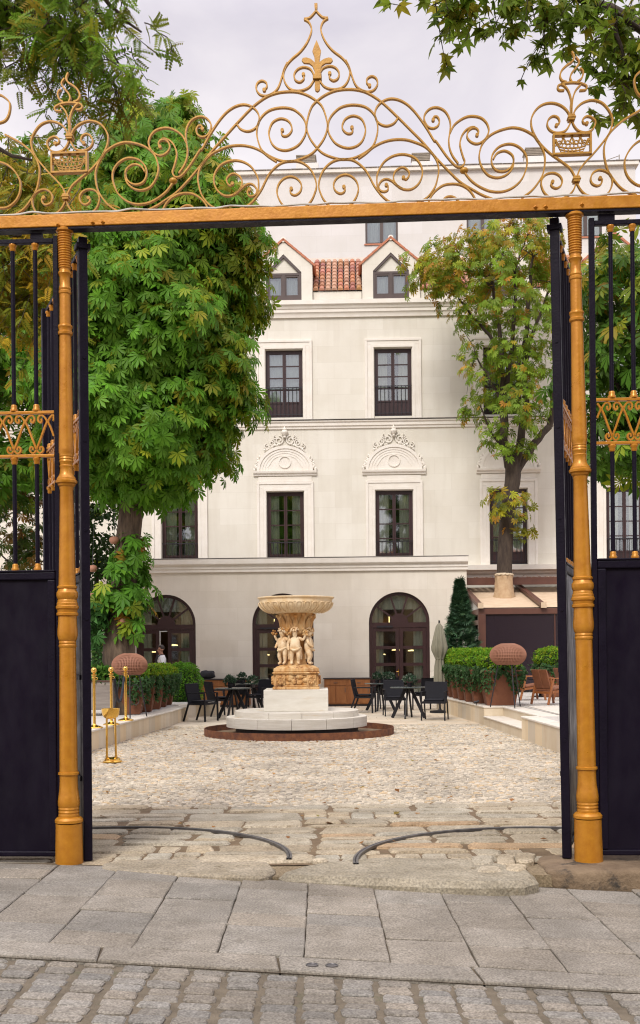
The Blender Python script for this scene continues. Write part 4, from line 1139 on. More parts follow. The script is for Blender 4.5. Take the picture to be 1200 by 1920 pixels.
def arch_door(a, b, z1, open_leaf=False):
    r = (b-a)/2; cx = (a+b)/2; zs = z1-r; W = AW+.10; D = .10
    arc = lambda rr, n=28: [(cx+rr*math.cos(PI*i/n), zs+rr*math.sin(PI*i/n)) for i in range(n+1)]
    f = MB(); f.ribbon(arc(r-.05), .10, W, W+D)
    f.box(a, a+.10, W, W+D, 0, zs).box(b-.10, b, W, W+D, 0, zs)
    f.box(a+.10, b-.10, W-.01, W+D, zs-.16, zs+.0)          # transom
    dr = put(f, 'arched_door', M['brown'], bld, smooth=35)
    fn = MB(); fn.prism(arc(r*.30, 16), W, W+.07)
    for an in (36, 72, 108, 144):
        an = R(an); fn.bar((cx+r*.28*math.cos(an), W+.035, zs+r*.28*math.sin(an)), (cx+(r-.08)*math.cos(an), W+.035, zs+(r-.08)*math.sin(an)), .055, .05, (0,1,0))
    put(fn, 'fanlight_bars', M['brown'], dr)
    put(MB().prism(arc(r-.08), W+.048, W+.054), 'fanlight_pane', M['glass_low'], dr)
    zd = zs-.165; s = .115
    def leaf_at(x0, x1, ang=0.0, hinge=None):
        l = MB(); g = MB(); w0, w1 = W+.005, W+.06; z0 = .02
        l.box(x0, x0+s, w0, w1, z0, zd).box(x1-s, x1, w0, w1, z0, zd).box(x0+s, x1-s, w0, w1, zd-s, zd).box(x0+s, x1-s, w0, w1, z0, z0+.18)
        for k in (1, 2, 3):
            z = zd-s - (zd-s-.2)*k/4 + .02; l.box(x0+s, x1-s, w0+.006, w1, z-.05, z+.05)
        g.box(x0+s-.01, x1-s+.01, W+.03, W+.036, .2, zd-s+.01)
        if ang:
            T = Matrix.Translation((hinge, W+.03, 0)) @ Matrix.Rotation(ang, 4, 'Z') @ Matrix.Translation((-hinge, -W-.03, 0))
            l.xf(T); g.xf(T)
        lf = put(l, 'door_leaf', M['brown'], dr); put(g, 'pane', M['glass_low'], dr)
        return lf
    if not open_leaf:
        lf = leaf_at(a+.105, cx-.004); leaf_at(cx+.004, b-.105)
        h = MB().box(cx-.05, cx-.025, W-.03, W+.004, .92, 1.14).tube([(cx-.037,W-.03,1.05),(cx-.037,W-.06,1.05),(cx-.10,W-.06,1.05)], .010, 6)
        put(h, 'door_handle', M['brass'], dr)
        put(MB().box(a+.25, a+.75, W-.05, W-.012, zs-.155, zs-.10), 'door_closer', M['grille'], dr)
    else:
        leaf_at(a+.105, a+.105+.62); leaf_at(b-.105-.80, b-.105)
        put(MB().box(a+.735, a+.765, W-.02, W+.06, .02, zd-.03).box(a+.765, b-.92, W-.0, W+.05, zd-.06, zd-.03), 'door_edge', mat('bare_aluminium', (.75,.75,.74), rough=.4, metal=.6), dr)
    # room behind: back wall with darker panelling, shelves, curtain drops
    rm = MB(); e = .5; d0, d1 = W+.12, W+3.0
    rm.add([(a-e,d0,0),(b+e,d0,0),(b+e,d0,z1+.05),(a-e,d0,z1+.05),(a-e,d1,0),(b+e,d1,0),(b+e,d1,z1+.05),(a-e,d1,z1+.05)], [(4,5,6,7),(0,1,5,4),(1,2,6,5),(2,3,7,6),(3,0,4,7)])
    put(rm, 'interior', M['room'], dr, recalc=False)
    rnd = random.Random(int(cx*13))
    fx = MB().box(a+.1, a+.9, d1-.5, d1-.05, .02, 1.25).box(cx+.1, b, d1-.6, d1-.05, .02, 1.0)
    for k in range(6): fx.box(a+.2+k*.28, a+.36+k*.28, d1-.45, d1-.2, 1.26, 1.26+rnd.uniform(.15,.45))
    put(fx, 'bar_furniture', M['wood_dark'], dr)
    cu = MB()
    for (x0, x1) in ((a+.10, a+.46), (b-.50, b-.10)):
        for q in range(8):
            p0 = x0+(x1-x0)*q/8; p1 = x0+(x1-x0)*(q+1)/8; o0 = .03*math.sin(q*2.1); o1 = .03*math.sin((q+1)*2.1)
            cu.add([(p0,d0+.06+o0,0),(p1,d0+.06+o1,0),(p1,d0+.06+o1,z1-.1),(p0,d0+.06+o0,z1-.1)], [(0,1,2,3)])
    put(cu, 'curtain', M['curtain'], dr, recalc=False)
    pel = MB(); n = 22
    for q in range(n):
        p0 = a+.05+(b-a-.1)*q/n; p1 = a+.05+(b-a-.1)*(q+1)/n; o0 = .02*math.sin(q*1.9); o1 = .02*math.sin((q+1)*1.9)
        pel.add([(p0,d0+.1+o0,zs+.42),(p1,d0+.1+o1,zs+.42),(p1,d0+.1+o1,z1+.04),(p0,d0+.1+o0,z1+.04)], [(0,1,2,3)])
    put(pel, 'pelmet', M['curtain'], dr, recalc=False)
    for k in range(3):
        lx = a+.35+k*.55+rnd.uniform(-.1,.1); lz = rnd.uniform(1.5, 1.95); ly = d0+1.2+rnd.uniform(-.3,.6)
        put(MB().lathe([(.14,0),(.13,.03),(.02,.05)], 14, (lx, ly, lz)), 'room_lamp', M['lamp_lit'], dr, smooth=40)
    put(MB().tube([(a+.33,d0+.4,zs+.02),(a+.33,d0+.4,zs+.24)], .014, 6), 'tube_lamp', M['lamp_lit'], dr)
    put(MB().tube([(a+.66,d0+.4,zs+.02),(a+.66,d0+.4,zs+.22)], .014, 6), 'tube_lamp', M['lamp_lit'], dr)
M['room'] = mat('panelled_room', (.12,.075,.05), (.19,.12,.08), scale=1.3, rough=.8)
M['wood_dark'] = mat('dark_bar_wood', (.08,.035,.018), (.05,.022,.012), scale=4, rough=.5)
ml = bpy.data.materials.new('lit_lamp'); ml.use_nodes = True
b_ = ml.node_tree.nodes['Principled BSDF']; b_.inputs['Emission Color'].default_value = (1,.72,.30,1); b_.inputs['Emission Strength'].default_value = 2.2; b_.inputs['Base Color'].default_value = (.9,.7,.4,1)
M['lamp_lit'] = ml
for i, (a, b, z0, z1) in enumerate(dh_): arch_door(a, b, z1, open_leaf=(i == 0))
# ledge over the recessed ground floor on the right
zr1, zr0 = bp(900, 1061)[1], bp(900, 1083)[1]
moulding('ledge', ax1+.02, UR, [(.03,zr0-.05),(.10,zr0-.03),(.10,zr0+.08),(.20,zr0+.14),(.22,zr0+.2),(.38,zr0+.24),(.40,zr1),(.0,zr1+.02)], 0)

# --- taller building behind
RF = Frame(0, 47, R(2.4)); RM = RF.M
rbd = thing('rear_building', 'plain white upper block with small windows and vented chimneys, rising behind the dormers', 'building', RF.at(0, 0, 0), -R(2.4))
def putr(mb, name, m, par, **k): return mb.xf(RM).build(name, m, par, **k)
ztop = RF.pick(700, 324)[1]
ul, ur = RF.pick(494, 400)[0] - 6, RF.pick(1192, 400)[0]
rwin = []
for x0, x1, y0, y1 in ((685,746,457,397),(875,935,450,392),(1068,1129,444,386)):
    rwin.append((RF.pick(x0,430)[0], RF.pick(x1,430)[0], RF.pick((x0+x1)/2,y0)[1], RF.pick((x0+x1)/2,y1)[1]))
m = MB(); wall_holes(m, ul, ur, 0, ztop, rwin, 0, .25)
m.add([(ur,0,0),(ur,9,0),(ur,9,ztop),(ur,0,ztop)], [(0,1,2,3)]).add([(ul,0,0),(ul,0,ztop),(ul,9,ztop),(ul,9,0)], [(0,1,2,3)])
putr(m, 'wall', M['wall3'], rbd, recalc=False)
putr(MB().box(ul-.15, ur+.12, -.16, 9, ztop+.002, ztop+.16), 'coping', M['trim'], rbd, bevel=.01)
cp_ = MB()
x = ul-.2
while x < ur:
    cp_.box(x, x+.52, -.20, .4, ztop+.165, ztop+.185+random.uniform(-.005,.02)); x += .53
putr(cp_, 'coping_tiles', M['zinc'], rbd)
_put = put
put = lambda mb, name, m, par, **k: (putr if par in RSET else _put)(mb, name, m, par, **k)
class _S(set): pass
RSET = {rbd}
_old_room = room
def rear_window(a, b, z0, z1):
    t = .085; cx = (a+b)/2; W = .08
    f = MB().box(a, a+t, W, W+.08, z0, z1).box(b-t, b, W, W+.08, z0, z1).box(a+t, b-t, W, W+.08, z1-t, z1).box(a+t, b-t, W, W+.08, z0, z0+t).box(cx-.07, cx+.07, W-.01, W+.08, z0+t, z1-t)
    win = putr(f, 'window', M['brown2'], rbd); RSET.add(win)
    putr(MB().box(a+t, b-t, W+.04, W+.046, z0+t, z1-t), 'pane', M['glass'], win)
    putr(MB().box(a-.05, b+.05, -.05, .02, z0-.06, z0-.002), 'sill', mat_tile_plain, win)
    room(win, a+t, b-t, z0+t, z1-t, W+.07, cm=M['curtain2'], cw=.46, depth=1.0)
for q in rwin: rear_window(*q)
put = _put
for x0, x1, y0, y1, yb in ((555,597,290,305,330),(772,812,286,302,326),(985,1024,276,292,318)):
    a = RF.pick(x0, 310, 1.2)[0]; b = RF.pick(x1, 310, 1.2)[0]; zt_ = RF.pick((x0+x1)/2, y0, 1.2)[1]; zm = RF.pick((x0+x1)/2, y1, 1.2)[1]
    ch = putr(MB().box(a, b, 1.2, 2.1, ztop, zm), 'chimney', M['wall3'], rbd, bevel=.01)
    v_ = MB().box(a+.03, b-.12, 1.25, 2.05, zm+.002, zm+.04).box(a+.0, b-.10, 1.2, 2.1, zt_-.05, zt_)
    for k in range(4):
        z = zm+.045+(zt_-.09-zm)*k/4; v_.box(a+.04, b-.14, 1.22, 2.08, z, z+(zt_-zm)*.15)
    putr(v_, 'chimney_vent', M['vent'], ch)
an = MB().tube([RM.inverted() @ RF.at(RF.pick(1161,330,.5)[0], .5, ztop), (RF.pick(1161,290,.5)[0], .5, RF.pick(1161,290,.5)[1])], .02, 6)
an.tube([(RF.pick(1161,292,.5)[0], .5, RF.pick(1161,292,.5)[1]), (RF.pick(1130,303,.5)[0], .5, RF.pick(1130,303,.5)[1])], .015, 6)
putr(an, 'aerial', M['vent'], rbd)

# --- house across the street: stands behind the viewpoint and shows mirrored in the hotel windows
M['ochre_wall'] = wall_mat('ochre_house_wall', (.50,.36,.19), (.44,.31,.16), (.9,.88,.85), bw=1.2, bh=.5, streak=.2)
hs = thing('street_house', 'ochre house with a red tiled roof across the street, mirrored in the hotel windows', 'building', (0, -9.5, 0))
MB().box(-16, 18, -20, -9.5, 0, 7.6).build('wall', M['ochre_wall'], hs)
MB().add([(-16.5,-8.9,7.55),(18.5,-8.9,7.55),(18.5,-14.7,10.2),(-16.5,-14.7,10.2),(18.5,-20.6,7.55),(-16.5,-20.6,7.55)], [(0,1,2,3),(3,2,4,5),(0,3,5),(1,4,2)]).build('roof', mat_tile_plain, hs)
for k in range(8):
    for z in (1.2, 4.6):
        x = -14 + k*4.1
        w_ = MB().box(x, x+1.2, -9.52, -9.44, z, z+2.0).build('window', M['brown'], hs); MB().box(x+.1, x+1.1, -9.438, -9.43, z+.1, z+1.9).build('pane', M['glass_low'], w_)
# ------------------------------------------------------------------ skin-modifier bodies
def skin_mesh(name, J, E, root, sub=2):
    """J name -> (x, y, z, r) or (x, y, z, rx, ry); returns a finished mesh datablock (one continuous surface)"""
    names = list(J); idx = {n: i for i, n in enumerate(names)}
    me = bpy.data.meshes.new(name); me.from_pydata([J[n][:3] for n in names], [(idx[a], idx[b]) for a, b in E], [])
    o = bpy.data.objects.new(name, me); COL.objects.link(o)
    sm = o.modifiers.new('skin', 'SKIN'); sm.use_smooth_shade = True
    for n, v in zip(names, me.skin_vertices[0].data):
        r = J[n][3:]; v.radius = (r[0], r[-1]); v.use_root = (n == root)
    ss = o.modifiers.new('sub', 'SUBSURF'); ss.levels = sub; ss.render_levels = sub
    dg = bpy.context.evaluated_depsgraph_get(); dg.update()
    out = bpy.data.meshes.new_from_object(o.evaluated_get(dg)); out.name = name
    bpy.data.objects.remove(o); bpy.data.meshes.remove(me)
    return out
def mesh_obj(name, me, m, parent=None, Mx=None, local=True):
    me = me if Mx is None else me.copy()
    if Mx is not None: me.transform(Mx)
    me.materials.clear(); me.materials.append(m)
    o = bpy.data.objects.new(name, me); COL.objects.link(o)
    if parent is not None: o.parent = parent; ROOT[o.name] = ROOT[parent.name]
    return o

# ------------------------------------------------------------------ fountain
FX, FY = P(556, 1290, 22.3).x, 22.3
M['marble'] = mat('white_marble', (.64,.62,.55), (.55,.52,.44), scale=2.5, stretch=(.6,.6,3), rough=.5, bump=.06, c3=(.55,.46,.33), s3=2.2, t3=.60)
M['basin'] = mat('veined_marble_step', (.60,.57,.50), (.50,.46,.385), scale=3, stretch=(.7,.7,7), rough=.5, bump=.05, c3=(.50,.36,.20), s3=2.2, t3=.62)
def ochre_mat():
    """cream limestone with ochre iron stains running down"""
    m = mat('stained_limestone', (.62,.43,.21), (.45,.215,.055), scale=5, stretch=(1.3,1.3,.35), rough=.75, bump=.35, bscale=50, c3=(.20,.075,.022), s3=6, t3=.52, lo=.34, hi=.62)
    return m
M['ochre'] = ochre_mat()
M['putto'] = mat('pale_limestone', (.70,.56,.37), (.54,.32,.13), scale=7, rough=.7, bump=.15, bscale=50, c3=(.40,.22,.09), s3=5, t3=.60, lo=.40, hi=.72)
M['bowl'] = mat('stained_bowl_stone', (.70,.57,.38), (.58,.38,.16), scale=4, stretch=(1,1,.5), rough=.7, bump=.2, bscale=50, c3=(.33,.145,.035), s3=4.5, t3=.59, lo=.38, hi=.72)
M['rust'] = mat('corten_rust', (.085,.030,.018), (.20,.075,.028), scale=7, rough=.85, bump=.3, bscale=50, c3=(.07,.03,.02), s3=5, t3=.58)
fo = thing('fountain', 'ochre stained stone fountain with a scalloped bowl carried by cherubs, on white marble steps', 'fountain', (FX, FY, 0))
# two drum steps of marble blocks
def drum(name, r0, r1, z0, z1, nseg, off):
    st_ = Stones(); seg = 2*PI/nseg
    for i in range(nseg):
        a0, a1 = seg*i+off+.002, seg*(i+1)+off-.002; k = 6
        out = [(FX+r1*math.cos(a0+(a1-a0)*j/k), FY+r1*math.sin(a0+(a1-a0)*j/k)) for j in range(k+1)]
        inn = [(FX+r0*math.cos(a0+(a1-a0)*j/k), FY+r0*math.sin(a0+(a1-a0)*j/k)) for j in range(k+1)][::-1]
        st_.m.slab(out+inn, z0, z1, .0)
    o = st_.m.build(name, M['basin'], fo, bevel=.008); return o
drum('lower_step', .95, 1.43, .165, .365, 13, -PI/2-.05)
drum('upper_step', .55, 1.26, .366, .485, 12, -PI/2+.1)
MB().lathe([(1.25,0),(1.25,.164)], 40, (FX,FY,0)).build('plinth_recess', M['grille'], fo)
MB().box(FX-.64, FX+.64, FY-.64, FY+.64, .486, .913).build('pedestal', M['marble'], fo, bevel=.008)
# carved base: moulded square die with roundels and a relief panel
zb = .914
cb_ = MB(); hw = .44
def sq(m, h, z0, z1): m.box(FX-h, FX+h, FY-h, FY+h, z0, z1)
sq(cb_, .47, zb, zb+.05); sq(cb_, .445, zb+.0505, zb+.085); sq(cb_, .415, zb+.0855, zb+.29); sq(cb_, .45, zb+.2905, zb+.315); sq(cb_, .475, zb+.3155, zb+.345)
cb = cb_.build('carved_base', M['ochre'], fo, bevel=.012)
rl_ = MB(); rnd = random.Random(3)
for sd in range(4):
    T = Matrix.Translation((FX, FY, 0)) @ Matrix.Rotation(sd*PI/2, 4, 'Z')
    q = MB()
    for sx in (-.31, .31):
        q.box(sx-.095, sx+.095, -.45, -.41, zb+.088, zb+.288); q.sphere((sx, -.45, zb+.185), .078, 14, 8, (1,.45,1.12))
        for k in range(8): q.sphere((sx+.055*math.cos(k*PI/4), -.475, zb+.185+.062*math.sin(k*PI/4)), .026, 6, 4)
    for k in range(16): q.sphere((rnd.uniform(-.19,.19), -.425, zb+.19+rnd.uniform(-.075,.075)), rnd.uniform(.02,.05), 7, 5, (rnd.uniform(.8,1.8), .7, rnd.uniform(.6,1.2)))
    rl_.join(q, T)
rl_.build('base_relief', M['ochre'], cb, smooth=60)
# octagonal rocky plinth the cherubs stand on
zo = zb+.346
pl = MB(); pl.lathe([(.47,zo),(.48,zo+.02),(.475,zo+.075),(.44,zo+.085),(.42,zo+.105),(.36,zo+.13),(.27,zo+.15)], 8, (FX,FY,0), mod=lambda a, i: 1.04)
pl.xf(Matrix.Translation((FX,FY,0)) @ Matrix.Rotation(PI/8, 4, 'Z') @ Matrix.Translation((-FX,-FY,0))).build('rock_plinth', M['ochre'], fo, bevel=.01)
# core and leafy capital
zc = 2.05
MB().lathe([(.22,zo+.15),(.17,zo+.4),(.18,zo+.6),(.22,2.0),(.27,2.06)], 20, (FX,FY,0)).build('core', M['ochre'], fo, smooth=60)
cap = MB().lathe([(.27,2.02),(.31,2.04),(.315,2.075),(.29,2.09),(.285,2.25),(.32,2.36),(.36,2.43),(.37,2.46)], 28, (FX,FY,0)).build('capital', M['ochre'], fo, smooth=60)
lf_ = MB(); rnd = random.Random(8)
for k in range(14):
    an = 2*PI*k/14; wide = 1.0 if k % 2 else .8
    pts = []
    T = Matrix.Translation((FX,FY,0)) @ Matrix.Rotation(an, 4, 'Z')
    q = MB(); h = rnd.uniform(.30,.36)
    for j in range(7):
        t = j/6; w = .065*wide*math.sin(PI*(.18+.82*t)**.8)+.012; y = -(.30 + .03*t + .07*t**4); z = 2.08 + h*t
        q.v += [Vector((-w, y+.02, z)), Vector((0, y-.030, z)), Vector((w, y+.02, z))]
    for j in range(6):
        for c in (0, 1): q.f.append((j*3+c, j*3+c+1, j*3+3+c+1, j*3+3+c))
    q.sphere((0, -.39, 2.08+h-.015), .04, 8, 5, (1.3,.7,.8)); q.sphere((0, -.345, 2.13), .03, 6, 4)
    lf_.join(q, T)
lf_.build('capital_leaves', M['ochre'], cap, smooth=60)
# scalloped bowl
zr = 2.775
def lobes(an, i):
    return 1 + (.030*abs(math.sin(an*14)) - .018)*(1 if 2 <= i <= 6 else 0)
bw = MB().lathe([(.20,2.45),(.42,2.452),(.53,2.468),(.63,2.508),(.70,2.562),(.735,2.615),(.745,2.655)], 112, (FX,FY,0), mod=lobes).lathe([(.733,2.656),(.742,2.66),(.745,2.735),(.765,2.745),(.782,2.755),(.785,2.772),(.775,2.778),(.70,2.772),(.66,2.70),(.45,2.60),(.0005,2.56)], 64, (FX,FY,0)).build('bowl', M['bowl'], fo, smooth=40)
fl_ = MB()
for k in range(28):
    T = Matrix.Translation((FX,FY,0)) @ Matrix.Rotation(2*PI*(k+.5)/28, 4, 'Z')
    q = MB(); pts = [(-.058,-.748,2.650),(-.066,-.735,2.610),(-.058,-.70,2.560),(-.040,-.63,2.505),(0,-.54,2.468),(.040,-.63,2.505),(.058,-.70,2.560),(.066,-.735,2.610),(.058,-.748,2.650),(.028,-.752,2.668),(-.028,-.752,2.668)]
    q.tube(catmull([(x,y-.010,z-.008) for x,y,z in pts], 2, True), .0085, 5, closed=True); fl_.join(q, T)
fl_.build('gadroons', M['bowl'], bw, smooth=60)
# cherubs
def putto(v):
    k = 1 if v % 2 else -1
    J = dict(pel=(0,.0,.34,.085,.075), belly=(0,-.022,.42,.100,.090), chest=(0,0,.505,.090,.072), neck=(0,-.008,.565,.038), head=(0,-.026,.645,.092,.094), crown=(0,-.016,.695,.066,.072), nose=(0,-.093,.635,.012),
             hl=(-.058,0,.30,.068), kl=(-.075,-.045*(1 if k>0 else .2),.185,.046), al=(-.07,-.01,.06,.030), fl=(-.075,-.075,.028,.024),
             hr=(.058,0,.30,.068), kr=(.07,-.05*(1 if k<0 else .3),.185,.046), ar=(.062,-.01,.06,.030), fr=(.072,-.075,.028,.024),
             sl=(-.092,0,.525,.040), el=(-.15,-.03,.43,.032), wl=(-.115,-.10,.37,.024), gl=(-.10,-.125,.35,.020),
             sr=(.092,0,.525,.040), er=(.165,.0,.50,.032), wr=(.20,-.02,.58,.024), gr=(.205,-.03,.61,.020))
    if k < 0: J['el'] = (-.145,.0,.42,.032); J['wl'] = (-.13,-.05,.32,.024); J['gl'] = (-.125,-.06,.29,.020)
    E = [('pel','belly'),('belly','chest'),('chest','neck'),('neck','head'),('head','crown'),('head','nose'),('pel','hl'),('hl','kl'),('kl','al'),('al','fl'),('pel','hr'),('hr','kr'),('kr','ar'),('ar','fr'),
         ('chest','sl'),('sl','el'),('el','wl'),('wl','gl'),('chest','sr'),('sr','er'),('er','wr'),('wr','gr')]
    return skin_mesh('cherub', J, E, 'pel', 2)
pm_ = [putto(0), putto(1)]
for k in range(6):
    an = -.05 + k*PI/3
    T = Matrix.Translation((FX,FY,zo+.135)) @ Matrix.Rotation(an, 4, 'Z') @ Matrix.Translation((0,-.29,0)) @ Matrix.Rotation(R((0,25,-20,10,-30,15)[k]), 4, 'Z') @ Matrix.Scale(1.02, 4)
    Tl = ROOT[fo.name].inverted() @ T
    c = mesh_obj('cherub', pm_[k % 2], M['putto'], fo, Tl)
    h = MB(); rnd = random.Random(k)
    for q in range(30):
        a = rnd.uniform(0, 2*PI); b = rnd.uniform(.0, 1); x, z = math.cos(a)*math.sqrt(1-b*b), b
        p = Vector((.090*x, -.016+.092*math.sin(a)*math.sqrt(1-b*b), .655+.096*b))
        if p.y < -.05 and p.z < .68: continue
        h.sphere(p, rnd.uniform(.016,.026), 6, 4)
    h.xf(T).build('curls', M['putto'], c, smooth=70)
    d = MB(); 
    d.tube(catmull([(-.09,-.05,.33),(-.02,-.098,.30),(.05,-.085,.315),(.10,-.02,.35),(.11,.05,.30),(.10,.07,.12)], 4), [.026]*18+[.034]*3, 7)
    d.xf(T).build('drapery', M['putto'], c, smooth=70)
    g = MB()
    for q in range(16): g.sphere((.205+rnd.uniform(-.04,.04), -.03+rnd.uniform(-.035,.035), .635+rnd.uniform(-.04,.06)), .022, 6, 4)
    g.xf(T).build('fruit', M['ochre'], c, smooth=70)
# rusty ring on the paving round the fountain
rg = MB(); n = 72; r = 1.93; EX, EY = P(561, 1375, 22.3).x, 22.32
for i in range(n):
    a0, a1 = 2*PI*i/n, 2*PI*(i+1)/n
    p = [(EX+rr*math.cos(a), EY+rr*math.sin(a), z) for a in (a0, a1) for rr, z in ((r,-.01),(r,.135),(r-.012,.135),(r-.012,-.01))]
    rg.add(p, [(0,1,5,4),(1,2,6,5),(2,3,7,6)])
o = rg.build('edging_ring', M['rust'], None, smooth=50, loc=(EX, EY, 0)); tag(o, 'low rusty steel ring set on the cobbles around the fountain steps', 'edging')
MB().box(EX-.1, EX+.012, EY-r-.016, EY-r-.001, .005, .11).build('joint_plate', M['rust'], o)
tag(MB().lathe([(1.915,-.012),(1.915,.012),(.5,.02)], 48, (EX,EY,0)).build('gravel_bed', M['joint'], recalc=True), kind='structure')

# ------------------------------------------------------------------ terraces, low walls, steps
ZL, ZR = .345, .42
M['travertine'] = mat('travertine', (.56,.45,.305), (.66,.57,.43), scale=1.6, stretch=(1,1,.25), rough=.6, bump=.06, c3=(.56,.40,.23), s3=2.0, t3=.60, tint=True)
M['coping'] = mat('limestone_coping', (.68,.635,.56), (.60,.545,.46), scale=3, rough=.6, bump=.08, c3=(.5,.42,.31), s3=4, t3=.64)
M['tfloor'] = mat('terrace_floor', (.50,.475,.44), (.58,.555,.52), scale=3, rough=.7, bump=.1, bscale=60)
M['gravel'] = mat('terrace_gravel', (.40,.37,.33), (.55,.52,.47), scale=60, rough=.9, bump=.5, bscale=120)
def low_wall(name, label, pts, z, side, thick=.30, group='low stone walls of the terraces'):
    """pts from near to far along the court face; side=+1 wall body lies to +x"""
    a = Vector((pts[0][0], pts[0][1], 0))
    th = thing(name, label, 'low wall', a, 0, group)
    face = Stones(); cop = MB(); rnd = random.Random(len(label))
    for i in range(len(pts)-1):
        p, q = Vector((*pts[i], 0)), Vector((*pts[i+1], 0)); L = (q-p).length; d = (q-p)/L; nrm = Vector((d.y, -d.x, 0))*side
        if nrm.x*side < 0 and abs(d.y) > .3: nrm = -nrm
        t = 0
        while t < L-.02:
            w = min(rnd.uniform(.42,.62), L-t)
            if L-t-w < .15: w = L-t
            b = len(face.m.v)
            a0, a1 = p+d*(t+.0015), p+d*(t+w-.0015)
            vs = [a0, a1, a1+nrm*(thick-.02), a0+nrm*(thick-.02)]
            face.m.add([(*v.xy, -.03) for v in vs] + [(*v.xy, z-.035) for v in vs], [(0,3,2,1),(4,5,6,7),(0,1,5,4),(1,2,6,5),(2,3,7,6),(3,0,4,7)])
            g_ = rnd.uniform(.84, 1.08); wv = rnd.uniform(-.09,.09); face.t += [(g_*(1+wv*.5), g_, g_*(1-wv))]*8; t += w
        e = nrm*-.018
        vs = [p+e, q+e, q+nrm*thick, p+nrm*thick]
        cop.add([(*v.xy, z-.0345) for v in vs] + [(*v.xy, z) for v in vs], [(0,3,2,1),(4,5,6,7),(0,1,5,4),(1,2,6,5),(2,3,7,6),(3,0,4,7)])
    M_ = ROOT[th.name].inverted(); face.m.xf(M_)
    fo_ = face.build('stone_facing', M['travertine'], kind=None); fo_.parent = th; ROOT[fo_.name] = ROOT[th.name]
    cop.build('coping', M['coping'], th, bevel=.008)
    return th
Lp = [(-3.88, 10.5), (-3.84, 18.3), (-3.20, 27.2)]
q0 = gnd(350, 1349); q1 = gnd(372, 1343); 
low_wall('terrace_wall', 'low beige stone wall edging the left terrace with the brass rope posts', [(-3.95,10.6),(gnd(172,1407).x, gnd(172,1407).y),(gnd(320,1361).x, gnd(320,1361).y),(-3.35,27.6)], ZL, -1)
low_wall('terrace_wall', 'far end of the left terrace wall, turned across the view behind the dark chairs', [(-3.64,27.95),(-2.75,30.0)], ZL, -1)
RA, RB = (3.66, 24.5), (3.77, 20.5)
low_wall('terrace_wall', 'low beige stone wall on the right between the steps and the right gate leaf', [(3.85,10.6),(3.82,17.2),RB], ZR, 1)
low_wall('terrace_wall', 'low beige stone wall on the right that runs from the steps back past the planters', [RA, (3.40,29.0), (3.36,31.6)], ZR, 1)
stp = thing('terrace_steps', 'two pale stone steps let into the right terrace wall', 'steps', (3.72, 22.5, 0))
def step(x0, y0, x1, y1, dx, z0, z1, nm):
    m = MB(); vs = [(x0,y0),(x0+dx,y0),(x1+dx,y1),(x1,y1)]
    m.add([(x,y,z0) for x,y in vs]+[(x,y,z1-.03) for x,y in vs], [(0,3,2,1),(4,5,6,7),(0,1,5,4),(1,2,6,5),(2,3,7,6),(3,0,4,7)]).build(nm, M['trav_plain'], stp)
    e = .02; vs = [(x0-e,y0),(x0+dx,y0),(x1+dx,y1),(x1-e,y1)]
    MB().add([(x,y,z1-.0295) for x,y in vs]+[(x,y,z1) for x,y in vs], [(0,3,2,1),(4,5,6,7),(0,1,5,4),(1,2,6,5),(2,3,7,6),(3,0,4,7)]).build('tread', M['coping'], stp, bevel=.008)
M['trav_plain'] = mat('travertine_plain', (.56,.455,.315), (.65,.565,.43), scale=1.6, stretch=(1,1,.25), rough=.6, bump=.06, c3=(.56,.40,.23), s3=2.0, t3=.62)
step(3.775, 20.505, 3.665, 24.49, .50, -.03, .20, 'riser'); step(4.19, 20.505, 4.10, 24.49, .40, .2005, .405, 'riser')
MB().box(3.68, 4.45, 24.502, 24.80, -.02, ZR-.0355).build('end_pier', M['trav_plain'], stp); MB().box(3.66, 4.45, 24.48, 24.80, ZR-.035, ZR-.0005).build('pier_coping', M['coping'], stp)
# terrace floors
fl1 = MB().add([(x,y,ZL-.008) for x,y in ((-14,10.6),(-4.22,10.6),(-4.10,18.3),(-3.78,23.9),(-3.62,27.6),(-3.85,28.0),(-3.05,30.1),(-3.05,30.6),(-14,30.6))], [tuple(range(9))]).build('terrace', M['tfloor'], recalc=False); tag(fl1, kind='structure')
fl2 = MB().add([(x,y,ZR-.008) for x,y in ((4.12,10.6),(14,10.6),(14,37.9),(3.62,37.9),(3.66,31.6),(3.68,29.0),(3.95,24.5),(4.49,24.45),(4.58,20.5),(4.06,20.4),(4.10,17.2))], [tuple(range(11))]).build('terrace', M['gravel'], recalc=False); tag(fl2, kind='structure')
tag(MB().box(4.60, 9, 20.6, 24.3, ZR-.004, ZR+.004).build('terrace_landing', M['coping']), kind='structure')

# ------------------------------------------------------------------ brass pieces
def stanchion(px, py, label):
    p = gnd(px, py, ZL)
    th = thing('rope_post', label, 'rope post', p, 0, 'brass rope posts on the left terrace')
    MB().lathe([(.15,0),(.155,.008),(.15,.018),(.11,.032),(.06,.045),(.035,.06),(.03,.075)], 28, p).build('foot', M['brass'], th, smooth=50)
    MB().lathe([(.026,.076),(.025,.88),(.036,.885),(.038,.90),(.028,.905),(.028,.925)], 18, p).build('post', M['brass'], th, smooth=40)
    MB().lathe([(.028,.9255),(.055,.93),(.056,.94),(.022,.955),(.018,.965),(.030,.975),(.047,.995),(.053,1.02),(.047,1.045),(.030,1.065),(.0005,1.073)], 22, p).build('finial', M['brass'], th, smooth=50)
    MB().tube([(p.x+.028,p.y,p.z+.90),(p.x+.06,p.y,p.z+.885),(p.x+.062,p.y,p.z+.86),(p.x+.03,p.y,p.z+.85)], .008, 6).build('hook', M['brass'], th, smooth=60)
    return p
pA = stanchion(177, 1365, 'brass rope post beside the black gate leaf, leftmost of the three')
pB = stanchion(209, 1359, 'brass rope post standing behind the brass ash stand, middle of the three')
